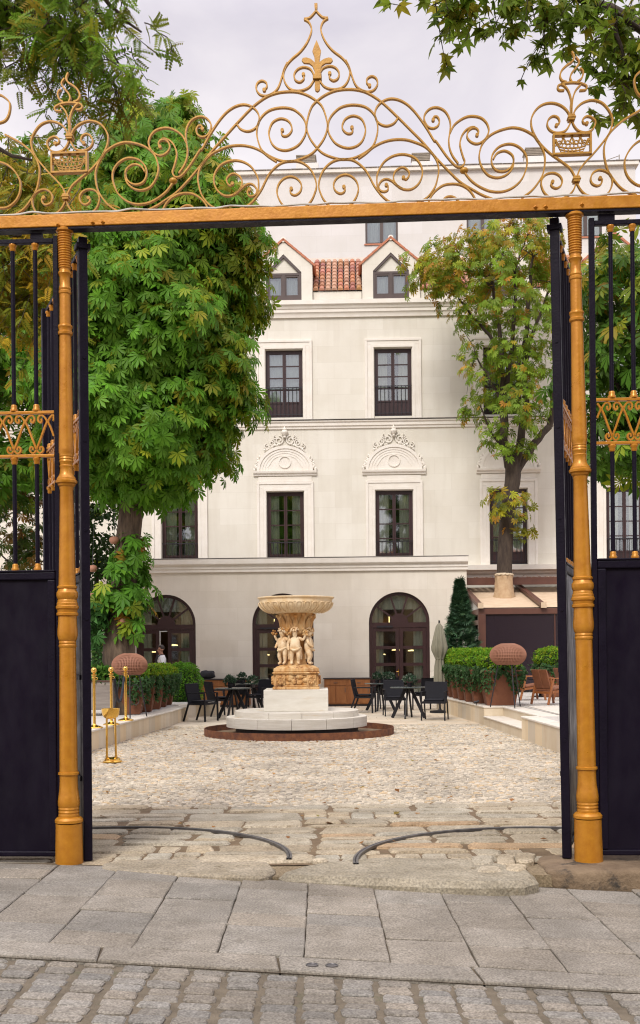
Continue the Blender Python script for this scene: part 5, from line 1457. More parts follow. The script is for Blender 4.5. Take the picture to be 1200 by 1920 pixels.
pC = stanchion(236, 1351, 'brass rope post in front of the large corten planter and lamp, right of the three')
a = Vector((pB.x+.062, pB.y, ZL+.855)); b = Vector((pC.x-.03, pC.y, ZL+.86)); pts = []
for i in range(17):
    t = i/16; q = a.lerp(b, t); q.z -= .46*(1-(2*t-1)**2); pts.append(q)
o = MB().tube(pts, .024, 10).build('barrier_rope', mat('navy_rope', (.012,.014,.022), (.02,.022,.03), scale=40, rough=.9, bump=.6, bscale=90), None, smooth=60, loc=tuple(a)); tag(o, 'dark rope slung between the middle and right brass posts', 'rope')
p = gnd(211, 1429)
ur = thing('ash_stand', 'polished brass ash stand, an open bowl on two rods, standing on the cobbles', 'ash stand', p)
MB().lathe([(.145,0),(.145,.02),(.135,.028),(.12,.035),(.115,.06),(.08,.075),(.0005,.08)], 32, p).build('foot', M['brass'], ur, smooth=45)
for dx in (-.063, .063):
    MB().tube([(p.x+dx*1.1-.015,p.y,p.z+.07),(p.x+dx-.02,p.y,p.z+.68)], .016, 12).build('rod', M['brass'], ur, smooth=50)
    MB().tube([(p.x+dx*1.1-.015,p.y,p.z+.068),(p.x+dx*1.1-.015,p.y,p.z+.10)], .022, 12).build('rod_socket', M['brass'], ur, smooth=50)
MB().lathe([(.03,.655),(.07,.662),(.105,.685),(.128,.725),(.138,.775),(.140,.815),(.130,.815),(.12,.74),(.08,.695),(.0005,.675)], 32, (p.x-.022, p.y, p.z)).build('bowl', M['brass'], ur, smooth=45)

# ------------------------------------------------------------------ rattan globe lamps
def rattan_mat():
    m = bpy.data.materials.new('rattan_weave'); m.use_nodes = True; nt = m.node_tree; N = nt.nodes; L = nt.links; bs = N['Principled BSDF']
    bs.inputs['Base Color'].default_value = (.33,.155,.095,1); bs.inputs['Roughness'].default_value = .7
    return m
M['rattan'] = rattan_mat()
M['liner'] = mat('rattan_liner', (.20,.085,.05), (.26,.115,.07), scale=14, rough=.8, bump=.3, bscale=60)
M['lampcore'] = mat('cream_diffuser', (.34,.175,.105), rough=.6)
def globe_lamp(x, y, z, r, hz, zc, label):
    th = thing('globe_lamp', label, 'lamp', (x, y, z), .3, 'rattan globe lamps')
    prof = lambda t: r*math.sqrt(max(0, 1-t*t))          # t -1..1
    sh = MB()
    nr = 66
    for k in range(nr):                # vertical canes
        an = 2*PI*k/nr; pts = []
        for j in range(15):
            t = -.80 + 1.73*j/14; rr = prof(t); pts.append((x+rr*math.cos(an), y+rr*math.sin(an), zc+hz*t))
        sh.tube(pts, .0068, 4, caps=False)
    for t in (-.8,-.7,-.58,-.42,-.2,.02,.24,.46,.66,.82,.93):
        rr = prof(t)-.006; sh.tube([(x+rr*math.cos(2*PI*k/48), y+rr*math.sin(2*PI*k/48), zc+hz*t) for k in range(48)], .0065, 4, closed=True)
    s_ = sh.build('lamp_shade', M['rattan'], th)
    MB().lathe([((prof(t)-.018) if abs(t) < .99 else .01, hz*t) for t in (-.79,-.6,-.4,-.2,0,.2,.4,.6,.8,.92)], 40, (x,y,zc)).build('shade_liner', M['liner'], th, smooth=60)
    MB().lathe([(.0005,-.12),(.12,-.11),(.17,-.02),(.15,.06),(.06,.10),(.0005,.105)], 20, (x,y,zc-.06)).build('inner_globe', M['lampcore'], th, smooth=60)
    MB().lathe([(prof(.93),0),(prof(.93)-.02,.006)], 32, (x,y,zc+hz*.93)).build('shade_cap', M['rattan'], th)
    zb_ = zc-hz*.80
    for k in range(3):
        an = R(-80 + 120*k); MB().tube([(x+.22*math.cos(an), y+.22*math.sin(an), zb_+.005), (x+.40*math.cos(an), y+.40*math.sin(an), z)], .013, 8).build('leg', M['grille'], th, smooth=50)
    MB().tube([(x+.22*math.cos(q*PI/12), y+.22*math.sin(q*PI/12), zb_) for q in range(24)], .011, 6, closed=True).build('leg_ring', M['grille'], th, smooth=50)
    return th
q = P(243, 1247, 22.6); g_ = globe_lamp(q.x, 22.6, ZL, .365, .255, q.z, 'rattan globe lamp on a black tripod in front of the left planters')
cbp = [(q.x+.14+.10*math.cos(t*.42), 22.35+.02*math.sin(t), q.z-.53+.17*math.sin(t*.42)-.01*t) for t in range(15)]
MB().tube(catmull(cbp, 3), .007, 6).build('cord', M['grille'], g_, smooth=60)
q = P(952.5, 1228, 23.9); globe_lamp(q.x, 23.9, ZR, .395, .265, q.z, 'rattan globe lamp on a black tripod in front of the right planters')
# ------------------------------------------------------------------ corten planters
def planter(px, Y, z, w, h, label, group, rz=0.0):
    x = P(px, 1300, Y).x
    th = thing('planter', label, 'planter', (x, Y, z), rz, group)
    Mx = ROOT[th.name]; a, b = w*.34, w*.5
    m = MB(); lay = [(a,0),(b,h),(b-.018,h),(b-.03,h-.09)]
    vs = []
    for s_, zz in lay: vs += [(-s_,-s_,zz),(s_,-s_,zz),(s_,s_,zz),(-s_,s_,zz)]
    fs = [(3,2,1,0)]
    for l in range(3):
        for k in range(4): fs.append((l*4+k, l*4+(k+1) % 4, l*4+4+(k+1) % 4, l*4+4+k))
    m.add(vs, fs).xf(Mx).build('pot', M['corten'], th, bevel=.012)
    MB().box(-b+.035, b-.035, -b+.035, b-.035, h-.12, h-.085).xf(Mx).build('soil', M['soil'], th)
    return th, x, h, w
M['corten'] = mat('corten_pot', (.135,.046,.020), (.19,.068,.030), scale=4, rough=.75, bump=.15, bscale=60, c3=(.11,.04,.022), s3=4, t3=.6, objrand=.12)
M['soil'] = mat('potting_soil', (.03,.022,.015), (.05,.035,.022), scale=30, rough=1, bump=.5)
POTS = []
Lg, Rg = 'corten pots along the left terrace wall', 'corten pots along the right terrace wall'
for i, (px, Y, w) in enumerate(((238,24.0,.88),(263,25.0,.74),(280,26.2,.74),(292,27.3,.74),(303,28.4,.74))):
    POTS.append((planter(px, Y, ZL, w, .72, ('large tapered corten pot behind the globe lamp on the left terrace' if i == 0 else 'tapered corten pot, ' + ('first', 'second', 'third', 'farthest')[i-1] + ' of four behind the large one on the left terrace'), Lg, .08), 'L', i))
for i, (px, Y, w) in enumerate(((937,25.05,.92),(908,26.0,.74),(892,27.0,.74),(879,28.0,.74),(868,29.0,.74),(859,30.0,.74),(851,31.0,.74))):
    POTS.append((planter(px, Y, ZR, w, .80, ('large tapered corten pot behind the globe lamp on the right terrace' if i == 0 else 'tapered corten pot, ' + ('first', 'second', 'third', 'fourth', 'fifth', 'farthest')[i-1] + ' of six behind the large one on the right terrace'), Rg, -.05), 'R', i))
pr_ = planter(1034, 29.6, ZR, .8, .80, 'corten pot behind the wooden armchairs, apart from the row on the right terrace', Rg)
for px, Y, lab in ((249,23.2,'left'),):
    pass
sp = thing('spotlight', 'small black ground spotlight on the right wall coping in front of the pots', 'spotlight', (P(893,1318,25.2).x, 25.2, ZR))
x, y, z = sp.location; MB().tube([(x,y,z),(x,y,z+.05)], .012, 6).build('stem', M['grille'], sp); MB().tube([(x-.05,y,z+.05),(x+.06,y-.03,z+.085)], .028, 8).build('head', M['grille'], sp, smooth=50)

# ------------------------------------------------------------------ dark court chairs and tables
M['chair'] = mat('charcoal_mesh', (.0085,.0085,.012), (.013,.013,.018), scale=60, rough=.7, spec=.2, bump=.1, bscale=200)
M['frame'] = mat('charcoal_frame', (.010,.010,.013), rough=.5, spec=.25)
M['teal'] = mat('slate_tabletop', (.045,.06,.062), (.06,.075,.075), scale=6, rough=.18)
def chair_proto():
    """local: faces -y; seat 0.45 high"""
    t = thing('armchair', 'x', 'chair', (0,0,0))
    s = MB()
    for i in range(7):                       # slung seat
        pass
    def slung(pts, w, th_):
        m = MB(); n = len(pts)
        for (y, z) in pts: m.v += [Vector((-w,y,z)), Vector((w,y,z))]
        for (y, z) in pts: m.v += [Vector((-w,y+th_[0],z+th_[1])), Vector((w,y+th_[0],z+th_[1]))]
        for i in range(n-1):
            a = 2*i; b = 2*n+2*i
            m.f += [(a,a+1,a+3,a+2), (b,b+2,b+3,b+1), (a,a+2,b+2,b), (a+1,b+1,b+3,a+3)]
        m.f += [(0,2*n,2*n+1,1), (2*n-2,2*n-1,4*n-1,4*n-2)]
        return m
    slung([(-.25,.45),(-.1,.435),(.08,.425),(.20,.43)], .245, (0,-.03)).build('seat', M['chair'], t, smooth=40)
    slung([(.195,.40),(.235,.55),(.275,.72),(.30,.88),(.315,.885)], .262, (.035,0)).build('backrest', M['chair'], t, smooth=40)
    MB().box(-.225,.225,-.23,.17,.452,.492).build('cushion', M['chair'], t, bevel=.02)
    for sx in (-1, 1):
        x = sx*.27
        MB().bar((x,-.25,.0),(x,-.235,.66),.028,.04,(0,1,0)).build('leg', M['frame'], t)
        MB().bar((x,.36,.0),(x,.20,.44),.028,.04,(0,1,0)).build('leg', M['frame'], t)
        MB().bar((x,-.25,.665),(x,.255,.66),.045,.022,(0,0,1)).build('armrest', M['frame'], t, bevel=.004)
        MB().bar((x,-.24,.41),(x,.21,.41),.026,.04,(0,0,1)).build('side_rail', M['frame'], t)
    MB().bar((-.27,-.235,.41),(.27,-.235,.41),.026,.04,(0,0,1)).bar((-.27,.2,.41),(.27,.2,.41),.026,.04,(0,0,1)).build('cross_rail', M['frame'], t)
    return t
def table_proto():
    t = thing('bistro_table', 'x', 'table', (0,0,0))
    MB().lathe([(.44,.725),(.45,.735),(.45,.745),(.44,.75),(.0005,.7505)], 40).build('tabletop', M['teal'], t, smooth=40)
    for k in range(4):
        an = PI/4+k*PI/2; c, s_ = math.cos(an), math.sin(an)
        MB().bar((.40*c,.40*s_,0),(.07*c,.07*s_,.70),.032,.075,(c,s_,0)).build('leg', M['frame'], t)
    MB().lathe([(.10,.695),(.16,.715),(.16,.7245)], 20).build('hub', M['frame'], t)
    return t
ch0 = chair_proto(); tb0 = table_proto()
CH = 'charcoal armchairs of the court tables'; TB = 'dark tables of the court'
def put_thing(proto, flag, px, py, rz, label, group):
    p = gnd(px, py); s = 1.04
    if flag not in USED:
        USED.add(flag); o = proto; o.location = p; o.rotation_euler = (0,0,rz); o['label'] = label; o['group'] = group
    else: o = dup(proto, label, p, rz, group)
    ROOT[o.name] = Matrix.Translation(p) @ Matrix.Rotation(rz, 4, 'Z')
    o.scale = (s,)*3
    return o
USED = set()
for px, py, deg, lab in ((380,1352,62,'charcoal armchair at the far left, side on, nearest the left terrace wall'),
                         (412,1342,118,'charcoal armchair just behind the far left one, facing the left front table'),
                         (487,1335,-35,'charcoal armchair seen from behind between the left tables and the fountain steps'),
                         (497,1327,-60,'charcoal armchair half hidden by the marble pedestal in front of the middle arched door'),
                         (447,1327,175,'charcoal armchair behind the left tables, before the left sideboard'),
                         (684,1336,78,'charcoal armchair side on, left of the right-hand tables and before the sideboard'),
                         (741,1342,2,'charcoal armchair seen from behind, between the two right-hand tables'),
                         (815,1350,-14,'charcoal armchair seen from behind at the far right, largest of the court chairs'),
                         (728,1328,185,'charcoal armchair beyond the right-hand tables, in front of the right arched door'),
                         (798,1331,200,'charcoal armchair on the far side of the right front table, before the folded parasol')):
    put_thing(ch0, 'c', px, py, R(deg+ (0 if abs(deg) > 60 else 0)) , lab, CH)
# rz: the chair faces -y; +90 turns it to face +x
TBL = []
for px, py, lab in ((438,1347,'dark round table with splayed legs, the left one in front'), (470,1331,'dark round table with splayed legs behind the left front one, before the sideboard'),
                    (766,1346,'dark round table with splayed legs, the right one in front'), (714,1332,'dark round table with splayed legs behind the chair backs on the right')):
    TBL.append(put_thing(tb0, 't', px, py, .5, lab, TB))

# ------------------------------------------------------------------ sideboards on the annex wall
M['teak'] = mat('teak_wood', (.36,.145,.042), (.25,.085,.022), scale=3, stretch=(4,4,.5), rough=.5, bump=.08, lo=.3, hi=.7)
M['blacktop'] = mat('dark_slate_top', (.03,.027,.03), rough=.4)
def sideboard(x0, x1, py, label):
    a = BF.pick(x0, 1300, AW-.45)[0]; b = BF.pick(x1, 1300, AW-.45)[0]; w0, w1 = AW-.45, AW-.04; h = .88
    o = BF.at((a+b)/2, (w0+w1)/2, 0); th = thing('sideboard', label, 'sideboard', o, -R(1.6), 'teak sideboards by the annex wall')
    def pt(m, n, mt, **k): return m.xf(BM).build(n, mt, th, **k)
    pt(MB().box(a, b, w0+.02, w1, .06, h-.03), 'body', M['teak'])
    pt(MB().box(a+.05, b-.05, w0+.05, w1, -.004, .0595), 'plinth', M['blacktop'])
    pt(MB().box(a-.03, b+.03, w0-.03, w1+.01, h-.0295, h), 'top', M['blacktop'], bevel=.004)
    n = 2; W = (b-a)/n
    for k in range(n):
        u = a+W*k
        pt(MB().box(u+.03, u+W-.03, w0, w0+.0195, h-.235, h-.06), 'drawer', M['teak'], bevel=.004)
        pt(MB().box(u+W/2-.06, u+W/2+.06, w0-.025, w0-.001, h-.16, h-.145), 'handle', M['steel'])
        for q in (0, 1):
            pt(MB().box(u+.03+q*(W/2-.015), u+W/2-.018+q*(W/2-.012), w0+.0, w0+.0195, .09, h-.25), 'door', M['teak'], bevel=.004)
        pt(MB().box(u+W-.07, u+W-.055, w0-.025, w0-.001, h-.45, h-.30), 'handle', M['steel'])
    return th, (a+b)/2, h
s1, u1_, hh = sideboard(375, 468, 0, 'teak sideboard with a black bag on it, between the left and middle arched doors')
s2, u2_, hh = sideboard(608, 694, 0, 'teak sideboard with a dark top, between the middle and right arched doors')
ub = BF.pick(389, 1264, AW-.25)[0]; bo = BF.at(ub, AW-.25, hh)
bg = MB()
nu, nv = 28, 12
for j in range(nv+1):
    la = -PI/2+PI*j/nv
    for i in range(nu):
        lo = 2*PI*i/nu; v = Vector((.24*math.copysign(abs(math.cos(la)*math.cos(lo))**.7, math.cos(lo)), .16*math.cos(la)*math.sin(lo), .125+.125*math.copysign(abs(math.sin(la))**.6, la)))
        v *= 1+.18*mnoise.noise(v*9); v.z = max(.001, v.z); bg.v.append(bo+v)
for j in range(nv):
    for i in range(nu): i2 = (i+1) % nu; bg.f.append((j*nu+i, j*nu+i2, (j+1)*nu+i2, (j+1)*nu+i))
o = bg.build('bag', mat('black_canvas', (.012,.012,.016), (.02,.02,.025), scale=9, rough=.8, bump=.5, bscale=20), None, smooth=60, loc=tuple(bo)); tag(o, 'crumpled black bag lying on the left teak sideboard', 'bag')

# ------------------------------------------------------------------ folded parasol
p = gnd(825, 1336) ; pz = 1.6 + (1226-1166)/(F/p.y)
ps = thing('parasol', 'folded grey green parasol standing between the right arched door and the small fir', 'parasol', p)
M['canvas'] = mat('olive_canvas', (.17,.16,.115), (.23,.215,.155), scale=5, stretch=(6,6,.6), rough=.85, bump=.2)
MB().lathe([(.28,0),(.28,.05),(.05,.07),(.03,.12)], 20, p).build('base', M['frame'], ps, smooth=40)
MB().tube([p+Vector((0,0,.1)), p+Vector((0,0,pz+.04))], .024, 8).build('pole', M['frame'], ps)
MB().lathe([(.10,.55),(.145,.85),(.13,1.25),(.10,1.45),(.135,1.55),(.195,1.70),(.20,1.8),(.15,2.05),(.085,2.35),(.03,pz-.04),(.005,pz)], 48, p, mod=lambda a, i: 1+.20*math.sin(a*8)*(1 if i < 9 else .4)).build('canopy', M['canvas'], ps, smooth=70)
MB().tube([(p.x+.11*math.cos(k*PI/12), p.y+.11*math.sin(k*PI/12), 1.47) for k in range(24)], .012, 5, closed=True).build('tie', M['canvas'], ps)

# ------------------------------------------------------------------ pergola with a canvas roof on the right
M['pergola'] = mat('cinnamon_metal', (.115,.045,.028), (.09,.034,.022), scale=4, rough=.45)
M['awning'] = mat('beige_awning', (.60,.46,.32), (.52,.385,.255), scale=4, rough=.85, bump=.08, c3=(.30,.19,.10), s3=24, t3=.70)
def screen_mat():
    m = bpy.data.materials.new('screen_mesh'); m.use_nodes = True; nt = m.node_tree; N = nt.nodes; L = nt.links; N.clear()
    out = N.new('ShaderNodeOutputMaterial'); ms = N.new('ShaderNodeMixShader'); tr = N.new('ShaderNodeBsdfTransparent'); pb = N.new('ShaderNodeBsdfPrincipled')
    pb.inputs['Base Color'].default_value = (.024,.015,.022,1); pb.inputs['Roughness'].default_value = .22; ms.inputs[0].default_value = .80
    L.new(tr.outputs[0], ms.inputs[1]); L.new(pb.outputs[0], ms.inputs[2]); L.new(ms.outputs[0], out.inputs[0]); return m
M['screen'] = screen_mat()
PY = 33.0
pg = thing('pergola', 'brown metal pergola with a beige canvas roof and dark screens on the right terrace', 'pergola', (P(905,1300,PY).x, PY, ZR))
xl = P(897, 1150, PY).x; xr = xl+9; zf1 = P(905, 1141, PY).z; zf0 = P(905, 1152, PY).z; YB2 = 37.2; zb1 = P(890, 1103, YB2).z
MB().box(xl, xr, PY, PY+.16, zf0, zf1).build('front_beam', M['pergola'], pg, bevel=.01)
for xp in (xl, xl+4.4, xr-.2): MB().box(xp, xp+.22, PY+.003, PY+.157, ZR, zf0-.001).build('post', M['pergola'], pg, bevel=.008)
MB().box(xl+.01, xl+.15, PY+.162, YB2, zf0, zf1-.01).build('side_beam', M['pergola'], pg)
MB().box(xl+.01, xl+.13, PY+.162, YB2, zf0-.30, zf0-.16).build('side_rail', M['pergola'], pg)
MB().add([(xl+.03,PY+.17,zf1),(xl+.03,YB2-.1,zf1),(xl+.03,YB2-.1,zb1-.02)], [(0,1,2)]).add([(xl+.05,PY+.17,zf1),(xl+.05,YB2-.1,zf1),(xl+.05,YB2-.1,zb1-.02)], [(0,1,2)]).build('gable_panel', mat('white_side_sheet', (.70,.70,.66), rough=.6), pg)
rf = MB(); n = 12; segs = 10
for k in range(segs):
    t0_, t1_ = k/segs, (k+1)/segs; sag = lambda t: -.05*math.sin(PI*((t*5) % 1))
    rf.add([(xl+.05, PY+.1+(YB2-PY)*t0_, zf1+.03+(zb1-zf1)*t0_), (xr, PY+.1+(YB2-PY)*t0_, zf1+.03+(zb1-zf1)*t0_), (xr, PY+.1+(YB2-PY)*t1_, zf1+.03+(zb1-zf1)*t1_), (xl+.05, PY+.1+(YB2-PY)*t1_, zf1+.03+(zb1-zf1)*t1_)], [(0,1,2,3)])
rf.build('canvas_roof', M['awning'], pg, recalc=False)
rft = [xl+.05, P(1018,1140,PY).x, P(1018,1140,PY).x+2.3, P(1018,1140,PY).x+4.6]
for xx in rft:
    ra = MB().bar((xx, PY-.10, zf1+.07), (xx, YB2, zb1+.10), .16, .11, (0,0,1)).bar((xx-.09, PY-.10, zf1+.10), (xx-.09, YB2, zb1+.13), .03, .10, (0,0,1)).build('rafter', M['pergola'], pg)
    MB().box(xx-.085, xx+.085, PY-.135, PY-.102, zf1-.0, zf1+.17).build('rafter_cap', M['awning'], ra)
for k, (a, b) in enumerate(((xl+.222, xl+2.3), (xl+2.303, xl+4.397), (xl+4.623, xl+8.7))):
    MB().box(a, b, PY+.06, PY+.07, ZR+.05, zf0-.002).build('screen', M['screen'], pg)
MB().box(xl+2.30, xl+2.33, PY+.04, PY+.058, ZR+.05, zf0-.002).build('screen_rail', M['pergola'], pg)
MB().box(xl, xl+.02, PY+.4, YB2, ZR, 2.15).build('side_panel', mat('pale_panel', (.55,.55,.50), (.48,.48,.43), scale=2, rough=.35), pg)
# slatted canopy box over the awning's back edge
sl_ = MB(); zz0, zz1 = P(900,1098,36.6).z, P(900,1086,36.6).z
for k in range(46): sl_.box(4.75+k*.22, 4.75+k*.22+.15, 36.0, 37.6, zz1-.05, zz1)
sl_.box(4.72, 15, 35.95, 36.0, zz0-.02, zz1+.01); sl_.build('louvre_roof', M['pergola'], pg)
MB().box(4.70, 15, 37.3, 37.58, ZR, zz0-.2).build('back_screen', M['dark'], pg)
lit = MB(); rnd = random.Random(5)
for k in range(900):
    x = rnd.uniform(4.7, 12); y = rnd.uniform(36.0, 37.5); an = rnd.uniform(0, PI); r = rnd.uniform(.03,.06); c, s_ = r*math.cos(an), r*math.sin(an)
    z = zz1+.004+rnd.uniform(0,.08)*(rnd.random()**2)
    lit.add([(x-c,y-s_,z),(x+s_,y-c,z+.02),(x+c,y+s_,z+.01),(x-s_,y+c,z+.015)], [(0,1,2,3)])
o = lit.build('leaf_litter', mat('fallen_leaves', (.42,.20,.06), (.30,.12,.04), scale=4, rough=.8), None, recalc=False); tag(o, 'brown fallen leaves gathered on the slatted roof of the pergola', 'leaf litter', kind='stuff')
# glass pavilion edge on the far left
pv = thing('glass_pavilion', 'brown framed glass pavilion behind the chestnut trunk on the left terrace', 'pavilion', (P(183,1200,30.4).x, 30.4, ZL))
xr_ = P(189, 1200, 30.4).x; zt_ = P(183, 1151, 30.4).z; zt2 = P(183, 1163, 30.4).z
MB().box(xr_-.13, xr_, 30.4, 30.53, ZL, zt2).build('post', M['pergola'], pv); MB().box(xr_-6, xr_+.05, 30.38, 30.55, zt2+.001, zt_).build('beam', M['pergola'], pv)
MB().box(xr_-6, xr_-.131, 30.45, 30.46, ZL, zt2).build('glass_wall', mat('green_tinted_glass', (.34,.38,.30), (.40,.44,.36), scale=1.5, rough=.15), pv)
MB().box(xr_-6, xr_-.0, 30.6, 34.2, zt2, zt_-.02).build('roof', M['awning'], pv)

# ------------------------------------------------------------------ wooden lounge chairs on the right terrace
M['oak'] = mat('oiled_teak', (.32,.115,.035), (.23,.075,.022), scale=4, stretch=(3,3,.6), rough=.5)
M['tan'] = mat('tan_leather', (.24,.09,.042), (.18,.065,.03), scale=6, rough=.6)
def lounge_proto():
    t = thing('wooden_armchair', 'x', 'chair', (0,0,0))
    for sx in (-1, 1):
        x = sx*.30
        MB().bar((x,-.30,0),(x,-.22,.58),.04,.05,(0,1,0)).build('leg', M['oak'], t, bevel=.006)
        MB().bar((x,.36,0),(x,.20,.60),.04,.05,(0,1,0)).build('leg', M['oak'], t, bevel=.006)
        MB().bar((x,-.30,.59),(x,.30,.60),.06,.025,(0,0,1)).build('armrest', M['oak'], t, bevel=.005)
        MB().bar((x,-.24,.34),(x,.24,.28),.03,.05,(0,0,1)).build('side_rail', M['oak'], t)
    MB().bar((-.3,-.25,.33),(.3,-.25,.33),.03,.05,(0,0,1)).bar((-.3,.25,.27),(.3,.25,.27),.03,.05,(0,0,1)).build('cross_rail', M['oak'], t)
    MB().add([(-.27,-.27,.38),(.27,-.27,.38),(.27,.25,.31),(-.27,.25,.31),(-.27,-.27,.43),(.27,-.27,.43),(.27,.25,.36),(-.27,.25,.36)], [(0,3,2,1),(4,5,6,7),(0,1,5,4),(1,2,6,5),(2,3,7,6),(3,0,4,7)]).build('seat', M['tan'], t, bevel=.015)
    b = MB()
    for k in range(2):
        x0 = -.27+k*.275; x1 = x0+.265
        b.add([(x0,.22,.36),(x1,.22,.36),(x1,.36,.80),(x0,.36,.80),(x0,.26,.36),(x1,.26,.36),(x1,.395,.80),(x0,.395,.80)], [(3,2,1,0),(7,6,5,4)[::-1],(0,1,5,4),(1,2,6,5),(2,3,7,6),(3,0,4,7)])
    b.build('backrest', M['tan'], t, bevel=.012)
    return t
lg0 = lounge_proto(); LG = 'wooden armchairs on the right terrace'
for i, (px, py, deg, lab) in enumerate(((994,1312,98,'oiled teak armchair facing left on the right terrace, beside the globe lamp'), (1035,1320,118,'oiled teak armchair with a split leather back, close to the right gate leaf'), (1072,1312,100,'oiled teak armchair seen past the right gate leaf'))):
    p = gnd(px, py, ZR); rz = R(deg)
    if i == 0: o = lg0; o.location = p; o.rotation_euler = (0,0,rz); o['label'] = lab; o['group'] = LG
    else: o = dup(lg0, lab, p, rz, LG)
lt = thing('side_table', 'small grey topped side table between the wooden armchairs on the right terrace', 'table', gnd(1012, 1306, ZR)); p = Vector(lt.location)
MB().lathe([(.30,.45),(.30,.47),(.0005,.471)], 24, p).build('tabletop', M['frame'], lt, smooth=40); MB().tube([p+Vector((0,0,.0)),p+Vector((0,0,.449))], .03, 8).build('stem', M['frame'], lt); MB().lathe([(.2,0),(.2,.02),(.03,.03)], 20, p).build('base', M['frame'], lt)

# ------------------------------------------------------------------ waiter at the left door
def man():
    x, y = P(303, 1230, 31.6).x, 31.6
    th = thing('person', 'dark haired man in white shirt and dark braces, walking left at the open door', 'person', (x, y, .12), R(-68))
    S = 1.03
    J = dict(pel=(0,0,.95,.135,.10), waist=(0,-.005,1.08,.125,.095), chest=(0,-.01,1.30,.15,.11), neckb=(0,.0,1.46,.065), neck=(0,-.012,1.51,.052), jaw=(0,-.045,1.575,.062,.066), head=(0,-.022,1.64,.079,.092), top=(0,-.01,1.70,.065,.075), nose=(0,-.125,1.615,.014),
             el=(-.085,-.01,1.62,.016), er=(.085,-.01,1.62,.016),
             hl=(-.09,0,.90,.095), kl=(-.10,-.10,.50,.06), al=(-.10,.02,.09,.042), tl=(-.10,-.13,.035,.036),
             hr=(.09,0,.90,.095), kr=(.10,.03,.50,.06), ar=(.10,.22,.12,.042), tr=(.10,.10,.035,.036),
             sl=(-.175,0,1.40,.062), ll=(-.235,.06,1.13,.045), wl=(-.225,-.10,.93,.030), pl=(-.222,-.125,.885,.032,.02),
             sr=(.175,0,1.40,.062), lr=(.24,-.02,1.14,.045), wr=(.20,-.24,1.08,.030), pr=(.195,-.29,1.08,.032,.02))
    E = [('pel','waist'),('waist','chest'),('chest','neckb'),('neckb','neck'),('neck','jaw'),('jaw','head'),('head','top'),('jaw','nose'),('head','el'),('head','er'),('pel','hl'),('hl','kl'),('kl','al'),('al','tl'),('pel','hr'),('hr','kr'),('kr','ar'),('ar','tr'),
         ('chest','sl'),('sl','ll'),('ll','wl'),('wl','pl'),('chest','sr'),('sr','lr'),('lr','wr'),('wr','pr')]
    for s_, pk in ((-1,'pl'),(1,'pr')):
        p = J[pk]
        for f_ in range(4):
            a = 'f%s%d' % (pk, f_); b = a+'b'; o = (f_-1.5)*.019; L = (.07,.08,.075,.06)[f_]
            if pk == 'pl': J[a] = (p[0]+.005, p[1]+o, p[2]-.05, .009); J[b] = (p[0]+.018, p[1]+o-.006, p[2]-.05-L*.6, .0075)
            else: J[a] = (p[0]+.0, p[1]-.05, p[2]+o, .009); J[b] = (p[0]-.018, p[1]-.05-L*.6, p[2]+o-.004, .0075)
            E += [(pk, a), (a, b)]
        a = 't'+pk; J[a] = (p[0]+.012, p[1]-.05 if pk == 'pl' else p[1]-.02, p[2]-.03 if pk == 'pl' else p[2]+.055, .010); E.append((pk, a))
    Mx = Matrix.Scale(S, 4)
    mesh_obj('body', skin_mesh('body', J, E, 'pel', 2), mat('skin', (.42,.20,.13), (.36,.17,.11), scale=8, rough=.55), th, Mx)
    sk = lambda ns, d: {n: J[n][:3] + tuple(r+d for r in J[n][3:]) for n in ns}
    sh = sk(['pel','waist','chest','neckb','sl','ll','wl','sr','lr','wr'], .022); sh['neckb'] = (0,0,1.455,.075)
    mesh_obj('shirt', skin_mesh('shirt', sh, [e for e in E if e[0] in sh and e[1] in sh], 'waist', 2), mat('white_cotton', (.78,.77,.78), (.70,.69,.71), scale=5, rough=.85, bump=.2, bscale=12), th, Mx)
    tr = sk(['pel','hl','kl','al','hr','kr','ar'], .026); tr['waist'] = (0,0,1.04,.15,.118)
    mesh_obj('trousers', skin_mesh('trousers', tr, [e for e in E if e[0] in tr and e[1] in tr], 'pel', 2), mat('black_trousers', (.015,.015,.018), rough=.8), th, Mx)
    for s_ in ('l', 'r'):
        a, t_ = J['a'+s_], J['t'+s_]; q = {'a': (a[0],a[1]+.02,a[2]-.035,.055), 't': (t_[0],t_[1]-.04,t_[2]+.005,.045)}
        mesh_obj('shoe', skin_mesh('shoe', q, [('a','t')], 'a', 2), mat('black_leather', (.012,.011,.012), rough=.35), th, Mx)
    h = MB().sphere((0,-.012,1.672), .098, 20, 12, (.93,1.04,.95)); h2 = MB()
    h.v = [v if not (v.y < -.055 and v.z < 1.715) else Vector((v.x*.8, -.05, max(v.z, 1.70))) for v in h.v]
    h.v = [v if v.z > 1.60 else Vector((v.x*.85, max(v.y, .01), 1.60-(1.60-v.z)*.3)) for v in h.v]
    mesh_obj('hair', (lambda o: o.data)(h.build('hair_tmp', M['grille'], None, smooth=60)), mat('dark_hair', (.022,.014,.011), (.035,.022,.016), scale=30, rough=.6, bump=.4), th, Mx)
    bpy.data.objects.remove(bpy.data.objects['hair_tmp'])
    for s_ in (-1, 1):
        b = MB()
        pts = catmull([(s_*.085,-.125,1.06),(s_*.085,-.155,1.30),(s_*.085,-.105,1.44),(s_*.08,-.0,1.485),(s_*.06,.10,1.42),(s_*.03,.145,1.28),(s_*.07,.125,1.06)], 5)
        b.tube(pts, .016, 6, flat=.35)
        ob = b.build('brace', M['grille'], None, smooth=60); ob.parent = th; ob.scale = (S,)*3
    ey = MB().sphere((-.034,-.098,1.645), .011, 8, 6).sphere((.034,-.098,1.645), .011, 8, 6)
    ob = ey.build('eyes', M['grille'], None, smooth=60); ob.parent = th; ob.scale = (S,)*3
man()
